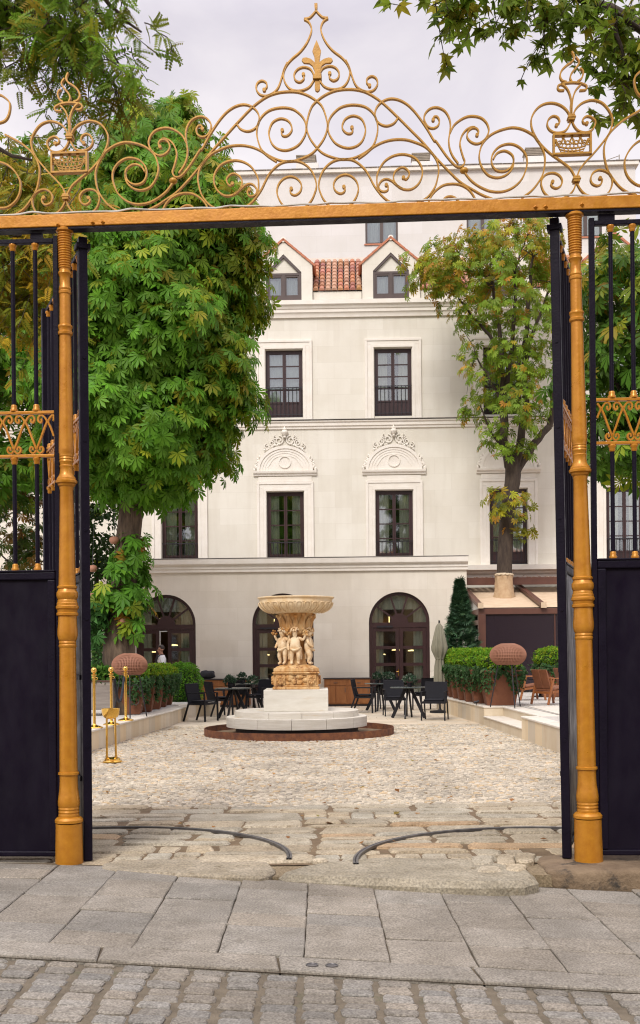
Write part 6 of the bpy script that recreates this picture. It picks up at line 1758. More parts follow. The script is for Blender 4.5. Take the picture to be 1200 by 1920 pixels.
# ------------------------------------------------------------------ foliage
M['leaf'] = mat('chestnut_leaf', (1,1,1), rough=.5, tint=True, transl=.42, spec=.22)
M['leaf2'] = mat('shrub_leaf', (1,1,1), rough=.55, tint=True, transl=.45, spec=.18)
M['needle'] = mat('fir_needle', (1,1,1), rough=.55, tint=True, spec=.3)
M['bark'] = mat('chestnut_bark', (.050,.033,.022), (.135,.095,.062), scale=5, stretch=(2.2,2.2,.45), rough=.95, bump=1.0, bscale=14, c3=(.21,.115,.055), s3=3, t3=.63)
M['bark_dark'] = mat('dark_bark', (.035,.024,.018), (.07,.05,.036), scale=6, stretch=(2,2,.5), rough=.95, bump=.8, bscale=18)

def norm(a): return a/np.maximum(np.linalg.norm(a, axis=-1, keepdims=True), 1e-9)
def frames(nrm, dr):
    """rotation matrices with z = nrm and y close to dr"""
    z = norm(nrm); y = norm(dr - z*np.sum(dr*z, -1, keepdims=True)); x = np.cross(y, z)
    return np.stack([x, y, z], -1)
def scatter(tv, tf, pos, Rm, sc, tint):
    n, m = len(pos), len(tv)
    V = np.einsum('nij,mj->nmi', Rm, tv)*sc[:, None, None] + pos[:, None]
    Fq = (tf[None] + (np.arange(n)*m)[:, None, None]).reshape(-1, tf.shape[1])
    return V.reshape(-1, 3), Fq, np.repeat(tint, m, 0)

def palmate(nl=7, droop=.34):
    """horse chestnut leaf of leaflets fanned from the stalk tip; y = tip direction"""
    V = []; Fq = []
    for k in range(nl):
        a = R(-105 + 210*k/(nl-1)); L = .5*(1 - .38*abs(k-(nl-1)/2)/((nl-1)/2)); w = L*.155
        d = np.array([math.sin(a), math.cos(a), 0]); s_ = np.array([math.cos(a), -math.sin(a), 0])
        z = lambda t: -droop*L*t*t
        b = len(V)
        V += [d*.02*L, d*L*.62 + np.array([0,0,z(.62)-.018]), d*L + np.array([0,0,z(1.0)]), d*L*.66 - s_*w + np.array([0,0,z(.66)+.02*L]), d*L*.66 + s_*w + np.array([0,0,z(.66)+.02*L])]
        Fq += [(b, b+1, b+2, b+3), (b, b+4, b+2, b+1)]
    return np.array(V), np.array(Fq)
def pinnate(n=9, L=.30, w=.020, l=.052, curve=.25):
    V = []; Fq = []
    for k in range(n):
        t = (k+1)/n; c = np.array([0, L*t, -curve*L*t*t])
        for sg in (-1, 1):
            d = norm(np.array([sg*.9, .55, -.35])); p = norm(np.array([-.5*sg, .9, 0.0])); b = len(V); ll = l*(1.1-.35*t)
            V += [c, c+d*ll*.5+p*w*.5, c+d*ll, c+d*ll*.5-p*w*.5]; Fq.append((b, b+1, b+2, b+3))
    b = len(V); r = .0025
    V += [np.array([-r,0,0]), np.array([r,0,0]), np.array([r*.5,L,-curve*L]), np.array([-r*.5,L,-curve*L])]; Fq.append((b,b+1,b+2,b+3))
    return np.array(V), np.array(Fq)
def plane_leaf(s=.15):
    V = [np.array([0,0,0.])]; tips = [(-100,.62),(-52,.92),(0,1.15),(52,.92),(100,.62)]
    pts = []
    for i, (a, r) in enumerate(tips):
        if i > 0: pts.append(((a+tips[i-1][0])/2, .46))
        pts.append((a-13, r*.62)); pts.append((a, r)); pts.append((a+13, r*.62))
    pts = [(-165,.22)] + pts + [(165,.22)]
    for a, r in pts:
        a = R(a); V.append(np.array([math.sin(a)*r*s, math.cos(a)*r*s + .1*s, -.25*r*r*s + .02*s*math.sin(a*3)]))
    Fq = []; n = len(pts)
    for i in range(1, n-1, 2): Fq.append((0, i, i+1, i+2) if i+2 <= n else (0, i, i+1, i+1))
    return np.array(V), np.array(Fq)
def small_leaf(l=.05, w=.022):
    return np.array([[0,0,0],[-w,l*.5,.006],[0,l,-.004],[w,l*.5,.006]], float), np.array([[0,3,2,1]])

def tints(n, base, var=.25, alt=None, p=0.0, rng=RNG):
    """base colour with a per-leaf spread; p = share (or per-leaf probability) of the alternative colours"""
    T = np.array(base)[None]*(1 + rng.uniform(-var, var, (n, 1)))*(1+rng.uniform(-.08, .08, (n, 3)))
    if alt is not None:
        pick = rng.random(n) < p; k = pick.sum()
        al = np.array(alt)[rng.integers(0, len(alt), n)]*(1+rng.uniform(-.25, .25, (n, 1)))
        mixk = rng.uniform(.45, 1, (n, 1)); T = np.where(pick[:, None], T*(1-mixk)+al*mixk, T)
    return np.clip(T, 0, 1)

def limb(mb, a, b, r0, r1, seed, bend=.12, n=7):
    a, b = Vector(a), Vector(b); rnd = random.Random(seed); L = (b-a).length
    o1 = Vector((rnd.uniform(-1,1), rnd.uniform(-1,1), rnd.uniform(-.3,.6)))*bend*L
    pts = []
    for i in range(n+1):
        t = i/n; pts.append(a.lerp(b, t) + o1*math.sin(PI*t) + Vector((rnd.uniform(-1,1), rnd.uniform(-1,1), rnd.uniform(-1,1)))*.02*L*(0 < i < n))
    mb.tube(pts, [r0+(r1-r0)*i/n for i in range(n+1)], 7)
    return pts

def crown(th, prof, nclump, per, size, base, alt, autumn, seed, name='crown', tpl=None, spread=.30, droop=.5, inner=.18, cut=None, m=None, flat=1.0):
    """prof [(z, cx, cy, rx, ry)]; leaves grow in umbrella-shaped clumps spread through the crown's volume"""
    rng = np.random.default_rng(seed); pr = np.array(prof); zs = pr[:, 0]
    w = pr[:, 3]*pr[:, 4]; cw = np.cumsum((w[1:]+w[:-1])/2*np.diff(zs)); cw = np.concatenate([[0], cw/cw[-1]])
    z = np.interp(rng.random(nclump), cw, zs)
    cx, cy, rx, ry = (np.interp(z, zs, pr[:, i]) for i in (1,2,3,4))
    an = rng.uniform(0, 2*np.pi, nclump)
    rr = np.where(rng.random(nclump) < inner, rng.uniform(.2,.7, nclump), rng.uniform(.70, 1.0, nclump))
    # uneven outline: lobes pushed out and pulled in
    lob = 1 + .13*np.sin(an*3+z*2.1+seed) + .10*np.sin(an*7-z*3.3)
    rr = rr*lob
    C = np.stack([cx + rx*rr*np.cos(an), cy + ry*rr*np.sin(an), z], -1)
    if cut is not None: C = C[cut(C)]
    nclump = len(C)
    out = norm(C - np.stack([np.interp(C[:,2], zs, pr[:,1]), np.interp(C[:,2], zs, pr[:,2]), C[:,2]-.0], -1) + 1e-6)
    n = nclump*per
    ci = np.repeat(np.arange(nclump), per)
    phi = rng.uniform(0, 2*np.pi, n); rad = spread*np.sqrt(rng.random(n))
    cup = out[ci]*.55 + np.array([0,0,1.0])            # axis of the umbrella
    ax = norm(cup); t1 = norm(np.cross(ax, np.array([.3,.9,.1]))); t2 = np.cross(ax, t1)
    off = (t1*np.cos(phi)[:, None] + t2*np.sin(phi)[:, None])
    pos = C[ci] + off*rad[:, None] - ax*(rad**2/spread*.75)[:, None] + rng.normal(0, .06*spread/.3, (n, 3))
    nrm = norm(ax*.6 + out[ci]*.35 + off*.45*(rad/spread)[:, None] + rng.normal(0, .30, (n, 3)))
    dr = norm(off + out[ci]*.5 + np.array([0,0,-droop]) + rng.normal(0, .25, (n, 3)))
    a = autumn(pos) if callable(autumn) else np.full(n, autumn)
    pc = np.clip(a*(.4+1.2*rng.random(nclump)[ci]), 0, 1)
    T = tints(n, base, .28, alt, pc, rng)
    T *= (.78+.44*rng.random(nclump))[ci][:, None]
    tv, tf = tpl or palmate()
    V, Fq, TT = scatter(tv, tf, pos, frames(nrm, dr), size*rng.uniform(.65, 1.2, n), T)
    big_mesh(name, V, Fq, m or M['leaf'], th, TT)
    return C

def tree(label, trunk, tr, limbs, group=None, bark=None, name='chestnut_tree', root=None, twigs=None, extra=None):
    base = Vector(trunk[0]); th = thing(name, label, 'tree', root or tuple(base), 0, group)
    m = MB(); pts = catmull([tuple(p) for p in trunk], 4); k = len(pts)
    rs = [float(np.interp(i/(k-1), np.linspace(0, 1, len(tr)), tr)) for i in range(k)]
    b = len(m.v); m.tube(pts, rs, 18)
    for i in range(b, len(m.v)):       # bark ridges
        p = m.v[i]; n_ = mnoise.noise(Vector((p.x*5, p.y*5, p.z*.9)))*.10 + mnoise.noise(Vector((p.x*14, p.y*14, p.z*2)))*.05
        j = (i-b)//18; c = Vector(pts[min(j, k-1)]); m.v[i] = c + (p-c)*(1+n_)
    tk = m.build('trunk', bark or M['bark'], th, smooth=50)
    lm = MB(); rnd = random.Random(len(label))
    for q in limbs: limb(lm, *q)
    if twigs is not None: 
        tops = [Vector(pts[-1])] + [Vector(q[1]) for q in limbs] + [Vector(q[0]).lerp(Vector(q[1]), .6) for q in limbs]
        for i, c in enumerate(twigs):
            c = Vector(c); t_ = min(tops, key=lambda s_: (s_-c).length)
            if (t_-c).length < 3.2: limb(lm, t_, c, .028, .006, i, .10, 5)
    if lm.v: lm.build('limbs', bark or M['bark_dark'], th, smooth=60)
    return th
GREEN = (.115,.265,.020); DEEP = (.034,.095,.012); YG = (.27,.31,.02)
AUT = [(.24,.14,.016), (.30,.15,.02), (.20,.17,.018), (.22,.085,.018)]

# --- the big chestnut on the left
Yt = 24.0
def tp(px, py, Y=Yt): return tuple(P(px, py, Y))
trk = [(tp(222,1250)[0], Yt, ZL-.1), tp(224,1200), tp(231,1120), tp(238,1040), tp(246,960), tp(252,880)]
s1_ = F/Yt
cz = lambda py: P(240, py, Yt).z
prof = []
for py, xl_, xr_ in ((920,200,330),(890,120,395),(850,80,425),(805,60,455),(760,40,478),(700,30,480),(640,30,478),(580,30,488),(520,40,498),(450,60,498),(400,80,500),(340,110,478),(290,130,440),(240,170,415),(205,220,392),(178,320,380)):
    cx_ = P((xl_+xr_)/2, py, Yt).x; xr_ -= 34 if py < 650 else 26; xl_ += 10; rx_ = (xr_-xl_)/2/s1_
    prof.append((cz(py), cx_, Yt+.2, rx_, rx_*.95+.2))
t0 = Vector(trk[-1]); t1 = Vector(trk[-2])
lims = [(t0, tp(255,560), .20, .09, 1, .06), (t1, tp(150,760,23.4), .13, .05, 2), (t0, tp(380,640,23.8), .13, .05, 3), (t1, tp(340,840,23.3), .10, .04, 4), (t0, tp(150,480,24.8), .12, .04, 5), (tp(255,600), tp(350,330,24.2), .10, .03, 6), (tp(255,600), tp(230,320,24.6), .10, .03, 7), (tp(255,640), tp(430,470,24.2), .09, .03, 8), (t0, tp(90,660,24.8), .11, .04, 9), (t0, tp(300,760,26.0), .12, .04, 10)]
chest = tree('big green horse chestnut with a dense crown, its thick trunk rising behind the left planters', trk, [.40,.335,.30,.275,.26,.24], lims, 'horse chestnut trees of the court')
aut = lambda p: np.clip(.05 + .45*np.clip((p[:,2]-8.0)/4.5, 0, 1) + .50*np.clip((p[:,0]+3.0)/1.4, 0, 1), 0, .8)
crown(chest, prof, 2100, 12, .52, GREEN, [YG, YG, YG, (.20,.29,.02), (.33,.27,.02)], aut, 5, spread=.34, inner=.12)
# leafy shoots on the trunk
sp_ = [(tp(0,1180)[2], tp(235,1180)[0], Yt-.1, .40, .4), (tp(0,1130)[2], tp(232,1130)[0], Yt-.15, .62, .55), (tp(0,1090)[2], tp(236,1090)[0], Yt-.15, .55, .55), (tp(0,1040)[2], tp(246,1040)[0], Yt-.1, .45, .5), (tp(0,1000)[2], tp(254,1000)[0], Yt-.1, .22, .3)]
crown(chest, sp_, 46, 7, .60, (.095,.24,.02), [(.42,.17,.02), YG, YG], .10, 6, name='trunk_shoots', spread=.24, inner=.2)
crown(chest, [(tp(0,1190)[2], tp(185,1190)[0], Yt-.3, .2, .3), (tp(0,1130)[2], tp(180,1130)[0], Yt-.3, .3, .3)], 10, 8, .65, (.05,.14,.03), [YG], .08, 61, name='trunk_shoots', spread=.26)
# wicker nest globes hung in it
def nest(px, py, Y, r, label):
    p = P(px, py, Y); th = thing('wicker_globe', label, 'lantern', p - Vector((0,0,r*.8)), 0, 'wicker globes hung in the left chestnut')
    MB().lathe([(.0005,-r*.75),(r*.55,-r*.72),(r*.92,-r*.3),(r,.05*r),(r*.86,r*.5),(r*.5,r*.72),(.0005,r*.75)], 28, p, mod=lambda a, i: 1+.02*math.sin(a*28)).build('shell', M['rattan'], th, smooth=50)
    MB().tube([p+Vector((0,0,r*.75)), p+Vector((.02,.05,1.0))], .005, 5).build('wire', M['grille'], th)
nest(232, 1166, Yt-.42, .10, 'small wicker globe on the left chestnut trunk, lowest and just above the large globe lamp')
nest(214, 1013, Yt-.25, .11, 'small wicker globe left of the chestnut trunk, highest, just under the crown')
nest(174, 1066, Yt-.2, .10, 'small wicker globe half behind the left gate leaf, middle height')
nest(172, 1118, Yt-.1, .10, 'small wicker globe half behind the left gate leaf, below another one')

# --- sparse autumn chestnut on the right, growing through the pergola roof
Y2 = 35.2
def tq(px, py, Y=Y2): return tuple(P(px, py, Y))
trk = [(tq(944,1300)[0], Y2, ZR-.1), tq(944,1200), tq(945,1110), tq(947,1040), tq(952,960), tq(962,890), tq(955,850)]
lims = [(tq(955,875), tq(945,700), .17, .10, 1, .05), (tq(962,885), tq(985,660), .16, .07, 2, .05), (tq(965,890), tq(1030,800,35.9), .16, .11, 3, .05), (tq(1030,800,35.9), tq(1075,560,36.1), .11, .05, 4, .06), (tq(945,710), tq(925,530), .09, .04, 5, .03), (tq(950,720), tq(965,500), .09, .04, 6, .03), (tq(985,670), tq(1000,480), .09, .04, 7, .03), (tq(980,690), tq(1040,530), .08, .035, 8, .05),
        (tq(925,640), tq(860,560), .06, .025, 9, .06), (tq(925,540), tq(830,480), .05, .02, 10, .08), (tq(965,510), tq(990,440), .04, .015, 11, .05), (tq(945,760), tq(890,660), .06, .02, 12, .08), (tq(925,540), tq(905,440), .045, .015, 13, .05), (tq(955,860), tq(900,760,34.4), .05, .02, 14, .08), (tq(950,600,35.6), tq(960,560,36.8), .05, .02, 15)]
ch2 = tree('horse chestnut with thin orange tipped crown, its wrapped trunk rising through the pergola roof', trk, [.33,.28,.25,.235,.225,.245,.20], lims, 'horse chestnut trees of the court', bark=M['bark_dark'])
prof2 = []
s2 = F/Y2
for py, a, b in ((860,900,990),(830,885,1005),(790,868,1030),(740,862,1050),(690,866,1060),(640,852,1070),(590,845,1075),(545,790,1075),(510,768,1070),(470,792,1060),(440,840,1040),(422,905,1000)):
    prof2.append((P(0,py,Y2).z, P((a+b)/2,py,Y2).x, Y2-.2, (b-a)/2/s2, min(1.9, (b-a)/2/s2*.8)))
GR2 = (.185,.285,.024)
aut2 = lambda p: np.clip(.16 + .60*np.clip((p[:,2]-12.2)/2.8, 0, 1) + .25*np.clip((5.2-p[:,0])/1.2, 0, 1), 0, .8)
A2 = [(.46,.25,.025), (.42,.31,.022), (.44,.20,.025), (.38,.34,.022), (.31,.33,.022)]
C2 = crown(ch2, prof2, 330, 9, .44, GR2, A2, aut2, 12, spread=.27, inner=.25)
crown(ch2, [(P(0,1010,Y2).z, P(962,1010,Y2).x, Y2-.3, .45, .3), (P(0,980,Y2).z, P(955,980,Y2).x, Y2-.3, .75, .5), (P(0,930,Y2).z, P(955,930,Y2).x, Y2-.3, .85, .6)], 18, 6, .48, (.22,.24,.02), A2, .6, 13, name='trunk_shoots', spread=.26)
crown(ch2, [(P(0,450,Y2).z, P(960,450,Y2).x, Y2, 1.3, 1.0), (P(0,405,Y2).z, P(990,405,Y2).x, Y2, .8, .6)], 14, 6, .45, (.30,.17,.03), A2, .9, 14, name='top_leaves', spread=.25)
# twigs
crown(ch2, [(P(0,560,Y2).z, P(850,560,Y2).x, Y2-.4, .9, .7), (P(0,520,Y2).z, P(830,520,Y2).x, Y2-.4, 1.3, .9), (P(0,480,Y2).z, P(850,480,Y2).x, Y2-.3, 1.2, .9)], 48, 8, .44, GR2, A2, aut2, 15, name='side_bough', spread=.27, inner=.4)
tw = MB(); rnd = random.Random(5)
for i in range(90):
    c = C2[rnd.randrange(len(C2))]; a = Vector(lims[rnd.randrange(4, 14)][1]); c = Vector(c)
    if (a-c).length < 1.9: limb(tw, a, c, .018, .006, i, .1, 4)
tw.build('twigs', M['bark_dark'], ch2)
# burlap wrap
bz0, bz1 = P(945,1117,Y2).z, P(945,1080,Y2).z
MB().lathe([(.36,bz0-.35),(.335,bz0-.02),(.295,bz0+.2),(.285,bz0+.38),(.275,bz1-.08),(.285,bz1),(.23,bz1+.02)], 40, (tq(945,1100)[0], Y2, 0), mod=lambda a, i: 1+.06*math.sin(a*7+i*1.3)+.035*math.sin(a*13-i*2)).build('burlap_wrap', mat('burlap', (.42,.28,.16), (.50,.36,.22), scale=8, rough=.95, bump=.5, bscale=30), ch2, smooth=70)
cl = MB().lathe([(.24,bz1+.005),(.30,bz1+.01),(.305,bz1+.05),(.24,bz1+.09)], 30, (tq(945,1100)[0], Y2, 0), mod=lambda a, i: 1+.05*math.sin(a*13+i*2)).build('wrap_frill', mat('pale_jute', (.58,.48,.34), (.48,.38,.26), scale=20, rough=1, bump=.8), ch2)

# --- chestnut at the far right, seen through the right railing
Y3 = 22.0
cx3 = P(1225, 800, Y3).x
trk = [(cx3+.5, Y3, ZR-.1), (cx3+.45, Y3, 2.5), (cx3+.3, Y3, 5.2), (cx3+.2, Y3, 7.5)]
lims = [((cx3+.2,Y3,7.4), (cx3+.1,Y3,10.2), .16, .06, 1), ((cx3+.3,Y3,5.2), (cx3-1.0,Y3-.4,7.2), .10, .03, 2), ((cx3+.2,Y3,7.0), (cx3-.9,Y3,9.4), .09, .03, 3), ((cx3+.2,Y3,7.0), (cx3+1.8,Y3,9.0), .10, .03, 4), ((cx3+.3,Y3,5.0), (cx3+1.6,Y3,6.5), .10, .03, 5)]
ch3 = tree('horse chestnut with yellow tinged top, seen through the bars of the right side railing', trk, [.34,.28,.25,.2], lims, 'horse chestnut trees of the court')
p3 = [(P(0,885,Y3).z, cx3-.35, Y3, .9, 1.0), (P(0,830,Y3).z, cx3+.1, Y3, 1.6, 1.6), (P(0,700,Y3).z, cx3+.3, Y3, 2.1, 2.0), (P(0,560,Y3).z, cx3+.3, Y3, 2.0, 2.0), (P(0,470,Y3).z, cx3+.3, Y3, 1.6, 1.6), (P(0,420,Y3).z, cx3+.2, Y3, .9, 1.0)]
crown(ch3, p3, 260, 10, .66, (.085,.185,.018), [YG, YG, (.36,.24,.02)], lambda p: np.clip(.08+.55*np.clip((p[:,2]-7.6)/2.2, 0, 1), 0, .8), 22, spread=.33)

# --- far left: chestnut behind the left railing and a light autumn sapling
Y4 = 27.0
cx4 = P(-10, 600, Y4).x
trk = [(cx4-.6, Y4, ZL-.1), (cx4-.5, Y4, 3), (cx4-.3, Y4, 6), (cx4, Y4, 9)]
ch4 = tree('horse chestnut in the far left background, seen through the bars of the left side railing', trk, [.36,.3,.27,.2], [((cx4,Y4,9), (cx4+.6,Y4,13), .18, .05, 1), ((cx4-.3,Y4,6), (cx4+1.6,Y4,9), .12, .04, 2), ((cx4-.3,Y4,6), (cx4-2,Y4,9), .12, .04, 3)], 'horse chestnut trees of the court')
p4 = [(P(0,930,Y4).z, cx4+.2, Y4, 1.2, 1.2), (P(0,860,Y4).z, cx4+.2, Y4, 2.0, 1.6), (P(0,700,Y4).z, cx4, Y4, 2.6, 2), (P(0,450,Y4).z, cx4+.1, Y4, 2.7, 2.2), (P(0,300,Y4).z, cx4, Y4, 2.0, 1.6), (P(0,245,Y4).z, cx4-.3, Y4, 1.0, 1.0)]
crown(ch4, p4, 340, 10, .70, (.085,.19,.016), [YG, YG, (.26,.22,.02), (.30,.2,.02)], lambda p: np.clip(.12+.5*np.clip((p[:,2]-9.5)/3, 0, 1), 0, .7), 32, spread=.36)
Y5 = 29.0
cx5 = P(40, 1000, Y5).x
trk = [(cx5-.4, Y5, ZL-.1), (cx5-.35, Y5, 2), (cx5-.2, Y5, 3.6), (cx5, Y5, 5)]
ch5 = tree('young chestnut with sparse browning leaves against the white wall, behind the left side railing', trk, [.10,.085,.07,.04], [((cx5-.3,Y5,2.6), (cx5+.6,Y5,4.2), .04, .012, 1), ((cx5-.2,Y5,3.4), (cx5-.9,Y5,4.8), .04, .012, 2)], bark=M['bark_dark'])
crown(ch5, [(P(0,1070,Y5).z, cx5+.1, Y5, .8, .7), (P(0,1000,Y5).z, cx5+.1, Y5, 1.0, .8), (P(0,930,Y5).z, cx5+.2, Y5, .9, .8), (P(0,880,Y5).z, cx5+.3, Y5, .5, .5)], 62, 7, .48, (.07,.12,.02), [(.24,.11,.03),(.30,.16,.03)], .38, 41, spread=.26, inner=.4)
# dark shrubby tree behind the trunk
Y6 = 30.0
cx6 = P(178, 1000, Y6).x
th6 = tree('dark bushy evergreen half hidden behind the big chestnut trunk', [(cx6, Y6, ZL-.1), (cx6, Y6, 2.0), (cx6+.05, Y6, 4.4)], [.12,.1,.05], [], bark=M['bark_dark'], name='evergreen_tree')
crown(th6, [(P(0,1145,Y6).z, cx6, Y6, .7, .7), (P(0,1060,Y6).z, cx6, Y6, .9, .8), (P(0,960,Y6).z, cx6+.1, Y6, .9, .8), (P(0,900,Y6).z, cx6, Y6, .4, .4)], 200, 14, 1.0, (.025,.060,.010), [YG], .05, 51, tpl=small_leaf(.16,.05), spread=.24, inner=.5, m=M['leaf2'])

# --- overhanging branches near the gate: pinnate (left) and plane (right)
def hanging(th, origins, nper, length, tpl, size, base, alt, p, seed, name='foliage', nleaf=16, droop=.8, spread=.5, hangdir=None):
    rng = np.random.default_rng(seed); PP = []; NN = []; DD = []; tw = MB()
    for o in origins:
        o = np.array(o, float)
        for k in range(nper):
            d = norm(np.array([rng.normal(0, spread), rng.normal(0, spread), rng.normal(-droop, .35)])); L = length*rng.uniform(.5, 1.15)
            st_ = o + rng.normal(0, .10, 3); bend = rng.normal(0, .12, 3); pts = []
            for j in range(nleaf):
                t = (j+rng.random())/nleaf; q = st_ + d*L*t + bend*math.sin(PI*t)*L + np.array([0,0,-.25*L*t*t])
                PP.append(q); sd = norm(np.cross(d, rng.normal(0, 1, 3))); DD.append(norm(sd + d*.4 + np.array([0,0,-.7]))); NN.append(norm(rng.normal(0, 1, 3)*.55 + np.array([0,-.5,.7])))
            for t in (0,.35,.7,1): pts.append(tuple(st_ + d*L*t + bend*math.sin(PI*t)*L + np.array([0,0,-.25*L*t*t])))
            tw.tube(catmull(pts, 2), [.006]*3+[.004]*4, 4, caps=False)
    PP, NN, DD = map(np.array, (PP, NN, DD)); n = len(PP)
    T = tints(n, base, .3, alt, p, rng)
    V, Fq, TT = scatter(*tpl, PP, frames(NN, DD), size*rng.uniform(.65, 1.15, n), T)
    big_mesh(name, V, Fq, M['leaf2'], th, TT); tw.build('twigs', M['bark_dark'], th)
# honey locust left: stands beside the street railing, its boughs hang over the gate
YL = 10.2
def tl(px, py, Y=YL): return tuple(P(px, py, Y))
loc_root = (-4.9, 11.0, -.1)
lo = tree('honey locust with drooping feathery leaves hanging over the top left of the gate', [loc_root, (-4.8,11.0,2.5), (-4.6,10.9,5.2), (-4.2,10.7,7.4)], [.24,.2,.17,.12],
          [((-4.3,10.75,6.9), tl(150,-60), .10, .03, 1), ((-4.5,10.8,6.0), tl(20,-40), .09, .03, 2), (tl(150,-60), tl(265,60), .03, .010, 3), (tl(120,-50), tl(230,130), .025, .008, 4), ((-4.3,10.75,6.9), tl(60,300,10.8), .05, .012, 5)], name='locust_tree')
og_ = [tl(x, y, YL+dy) for x, y, dy in ((10,-60,0),(50,-50,.3),(90,-40,-.2),(130,-50,.2),(170,-40,0),(200,-20,.3),(30,0,.2),(75,20,0),(120,25,.3),(150,40,-.2),(185,45,.1),(215,75,0),(60,-80,.2),(0,10,0),(110,60,0),(190,110,.3),(150,90,.4))]
hanging(lo, og_, 4, .60, pinnate(8,.21,.026,.060), 1.0, (.16,.27,.026), [(.36,.31,.025),(.26,.18,.02)], .2, 71, nleaf=13, droop=.75, spread=.55)
hanging(lo, [tl(270,42,YL+.1), tl(262,60,YL+.1)], 2, .30, pinnate(7,.18,.026,.056), 1.0, (.17,.22,.02), [(.17,.14,.02)], .2, 72, name='foliage_tip', nleaf=8)
hanging(lo, [tl(225,125,YL+.2), tl(205,150,YL+.2), tl(185,170,YL+.2), tl(60,100,YL), tl(105,130,YL), tl(-10,90,YL)], 3, .40, pinnate(8,.19,.025,.056), 1.0, (.16,.21,.02), [(.2,.15,.02)], .3, 73, name='foliage_tip', nleaf=9)
# golden locust boughs behind the left railing
YG2 = 13.5
lo2 = tree('golden yellowing locust behind the left side railing', [(-6.3,13.6,-.1), (-6.2,13.6,3), (-6.0,13.6,6), (-5.6,13.5,8)], [.2,.17,.14,.09], [((-6,13.6,6), tl(40,440,YG2), .06, .02, 1), ((-5.7,13.5,7.6), tl(90,420,YG2), .06, .02, 2), ((-6.0,13.6,6.2), tl(-60,400,YG2), .06, .02, 3)], name='locust_tree')
og2 = [tl(x, y, YG2+dy) for x, y, dy in ((5,400,0),(35,410,.3),(65,415,.2),(95,420,-.2),(20,470,.4),(55,500,.2),(85,470,.3),(10,540,.2),(60,560,.3),(90,540,.4),(30,360,.4),(70,340,.5),(-30,440,0),(-30,540,.2),(120,360,.6),(15,300,.5),(45,280,.6))]
hanging(lo2, og2, 6, .80, pinnate(8,.22,.030,.066), 1.0, (.16,.19,.014), [(.46,.30,.02),(.40,.24,.018),(.28,.25,.02)], .6, 75, nleaf=13, droop=.8)
# plane tree on the right
YR = 9.6
pl_ = tree('plane tree with star shaped leaves reaching over the top right of the gate', [(4.6,10.4,-.1), (4.5,10.4,3), (4.3,10.3,5.5), (4.0,10.1,7.4)], [.30,.26,.22,.16],
           [((4.1,10.2,7.0), tl(1010,-60,YR), .09, .02, 1), ((4.1,10.2,7.0), tl(1150,20,YR), .07, .02, 2), (tl(1040,-55,YR), tl(880,-20,YR), .03, .01, 3), (tl(1150,20,YR), tl(1180,150,YR), .025, .008, 4), (tl(880,-20,YR), tl(810,10,YR), .012, .005, 5)], name='plane_tree')
og3 = [tl(x, y, YR+dy) for x, y, dy in ((800,-25,0),(830,-20,.2),(870,-20,-.1),(905,-25,.2),(940,-40,0),(985,-30,.2),(1020,-30,-.2),(1060,-20,.1),(1100,-20,.3),(1140,-10,-.1),(1180,0,.2),(1010,10,.1),(1050,20,-.1),(1090,25,.2),(1130,40,.1),(1170,60,-.1),(1200,40,.2),(1190,110,0),(1215,150,.2),(960,0,0),(1220,60,.1),(1195,90,.1),(1160,90,.3))]
hanging(pl_, og3, 5, .42, plane_leaf(.105), 1.0, (.15,.23,.022), [(.34,.29,.025),(.18,.18,.018)], .2, 81, nleaf=9, droop=.55, spread=.7)
hanging(pl_, [tl(1165,160,YR), tl(1185,175,YR+.1), tl(1130,180,YR), tl(850,15,YR), tl(920,45,YR)], 2, .26, plane_leaf(.12), 1.0, (.14,.19,.02), [(.22,.19,.02)], .2, 82, name='foliage_tip', nleaf=6, droop=.5, spread=.8)

# --- box balls and ivy in the pots
BOX = (.135,.29,.018); BOXY = [(.28,.37,.022),(.34,.38,.022)]; IVY = (.045,.105,.032)
def ball(cx, cy, cz_, rx, ry, rz_, n, base, alt, p, seed, size=1.0, core=True):
    rng = np.random.default_rng(seed)
    d = norm(rng.normal(0, 1, (n, 3))); d[:, 2] = np.where(d[:, 2] < -.55, -d[:, 2], d[:, 2])
    bump = 1 + .07*np.sin(d[:,0]*7+seed)*np.sin(d[:,1]*8)*1.0 + .05*np.sin(d[:,2]*11+seed)
    rad = rng.uniform(.86, 1.03, n)*bump
    pos = np.stack([cx+d[:,0]*rx*rad, cy+d[:,1]*ry*rad, cz_+d[:,2]*rz_*rad], -1)
    nr = norm(d*.7 + rng.normal(0, .5, (n, 3)) + np.array([0,0,.25])); dr = norm(d*.8 + np.array([0,0,.6]) + rng.normal(0, .5, (n, 3)))
    T = tints(n, base, .35, alt, p, rng)
    return scatter(*small_leaf(.058, .017), pos, frames(nr, dr), size*rng.uniform(.7, 1.3, n), T)
def shrub_obj(name, label, cat, group, loc, parts, stem=None, m=None):
    th = thing(name, label, cat, loc, 0, group)
    for nm, (V, Fq, T) in parts: big_mesh(nm, V, Fq, m or M['leaf2'], th, T)
    return th
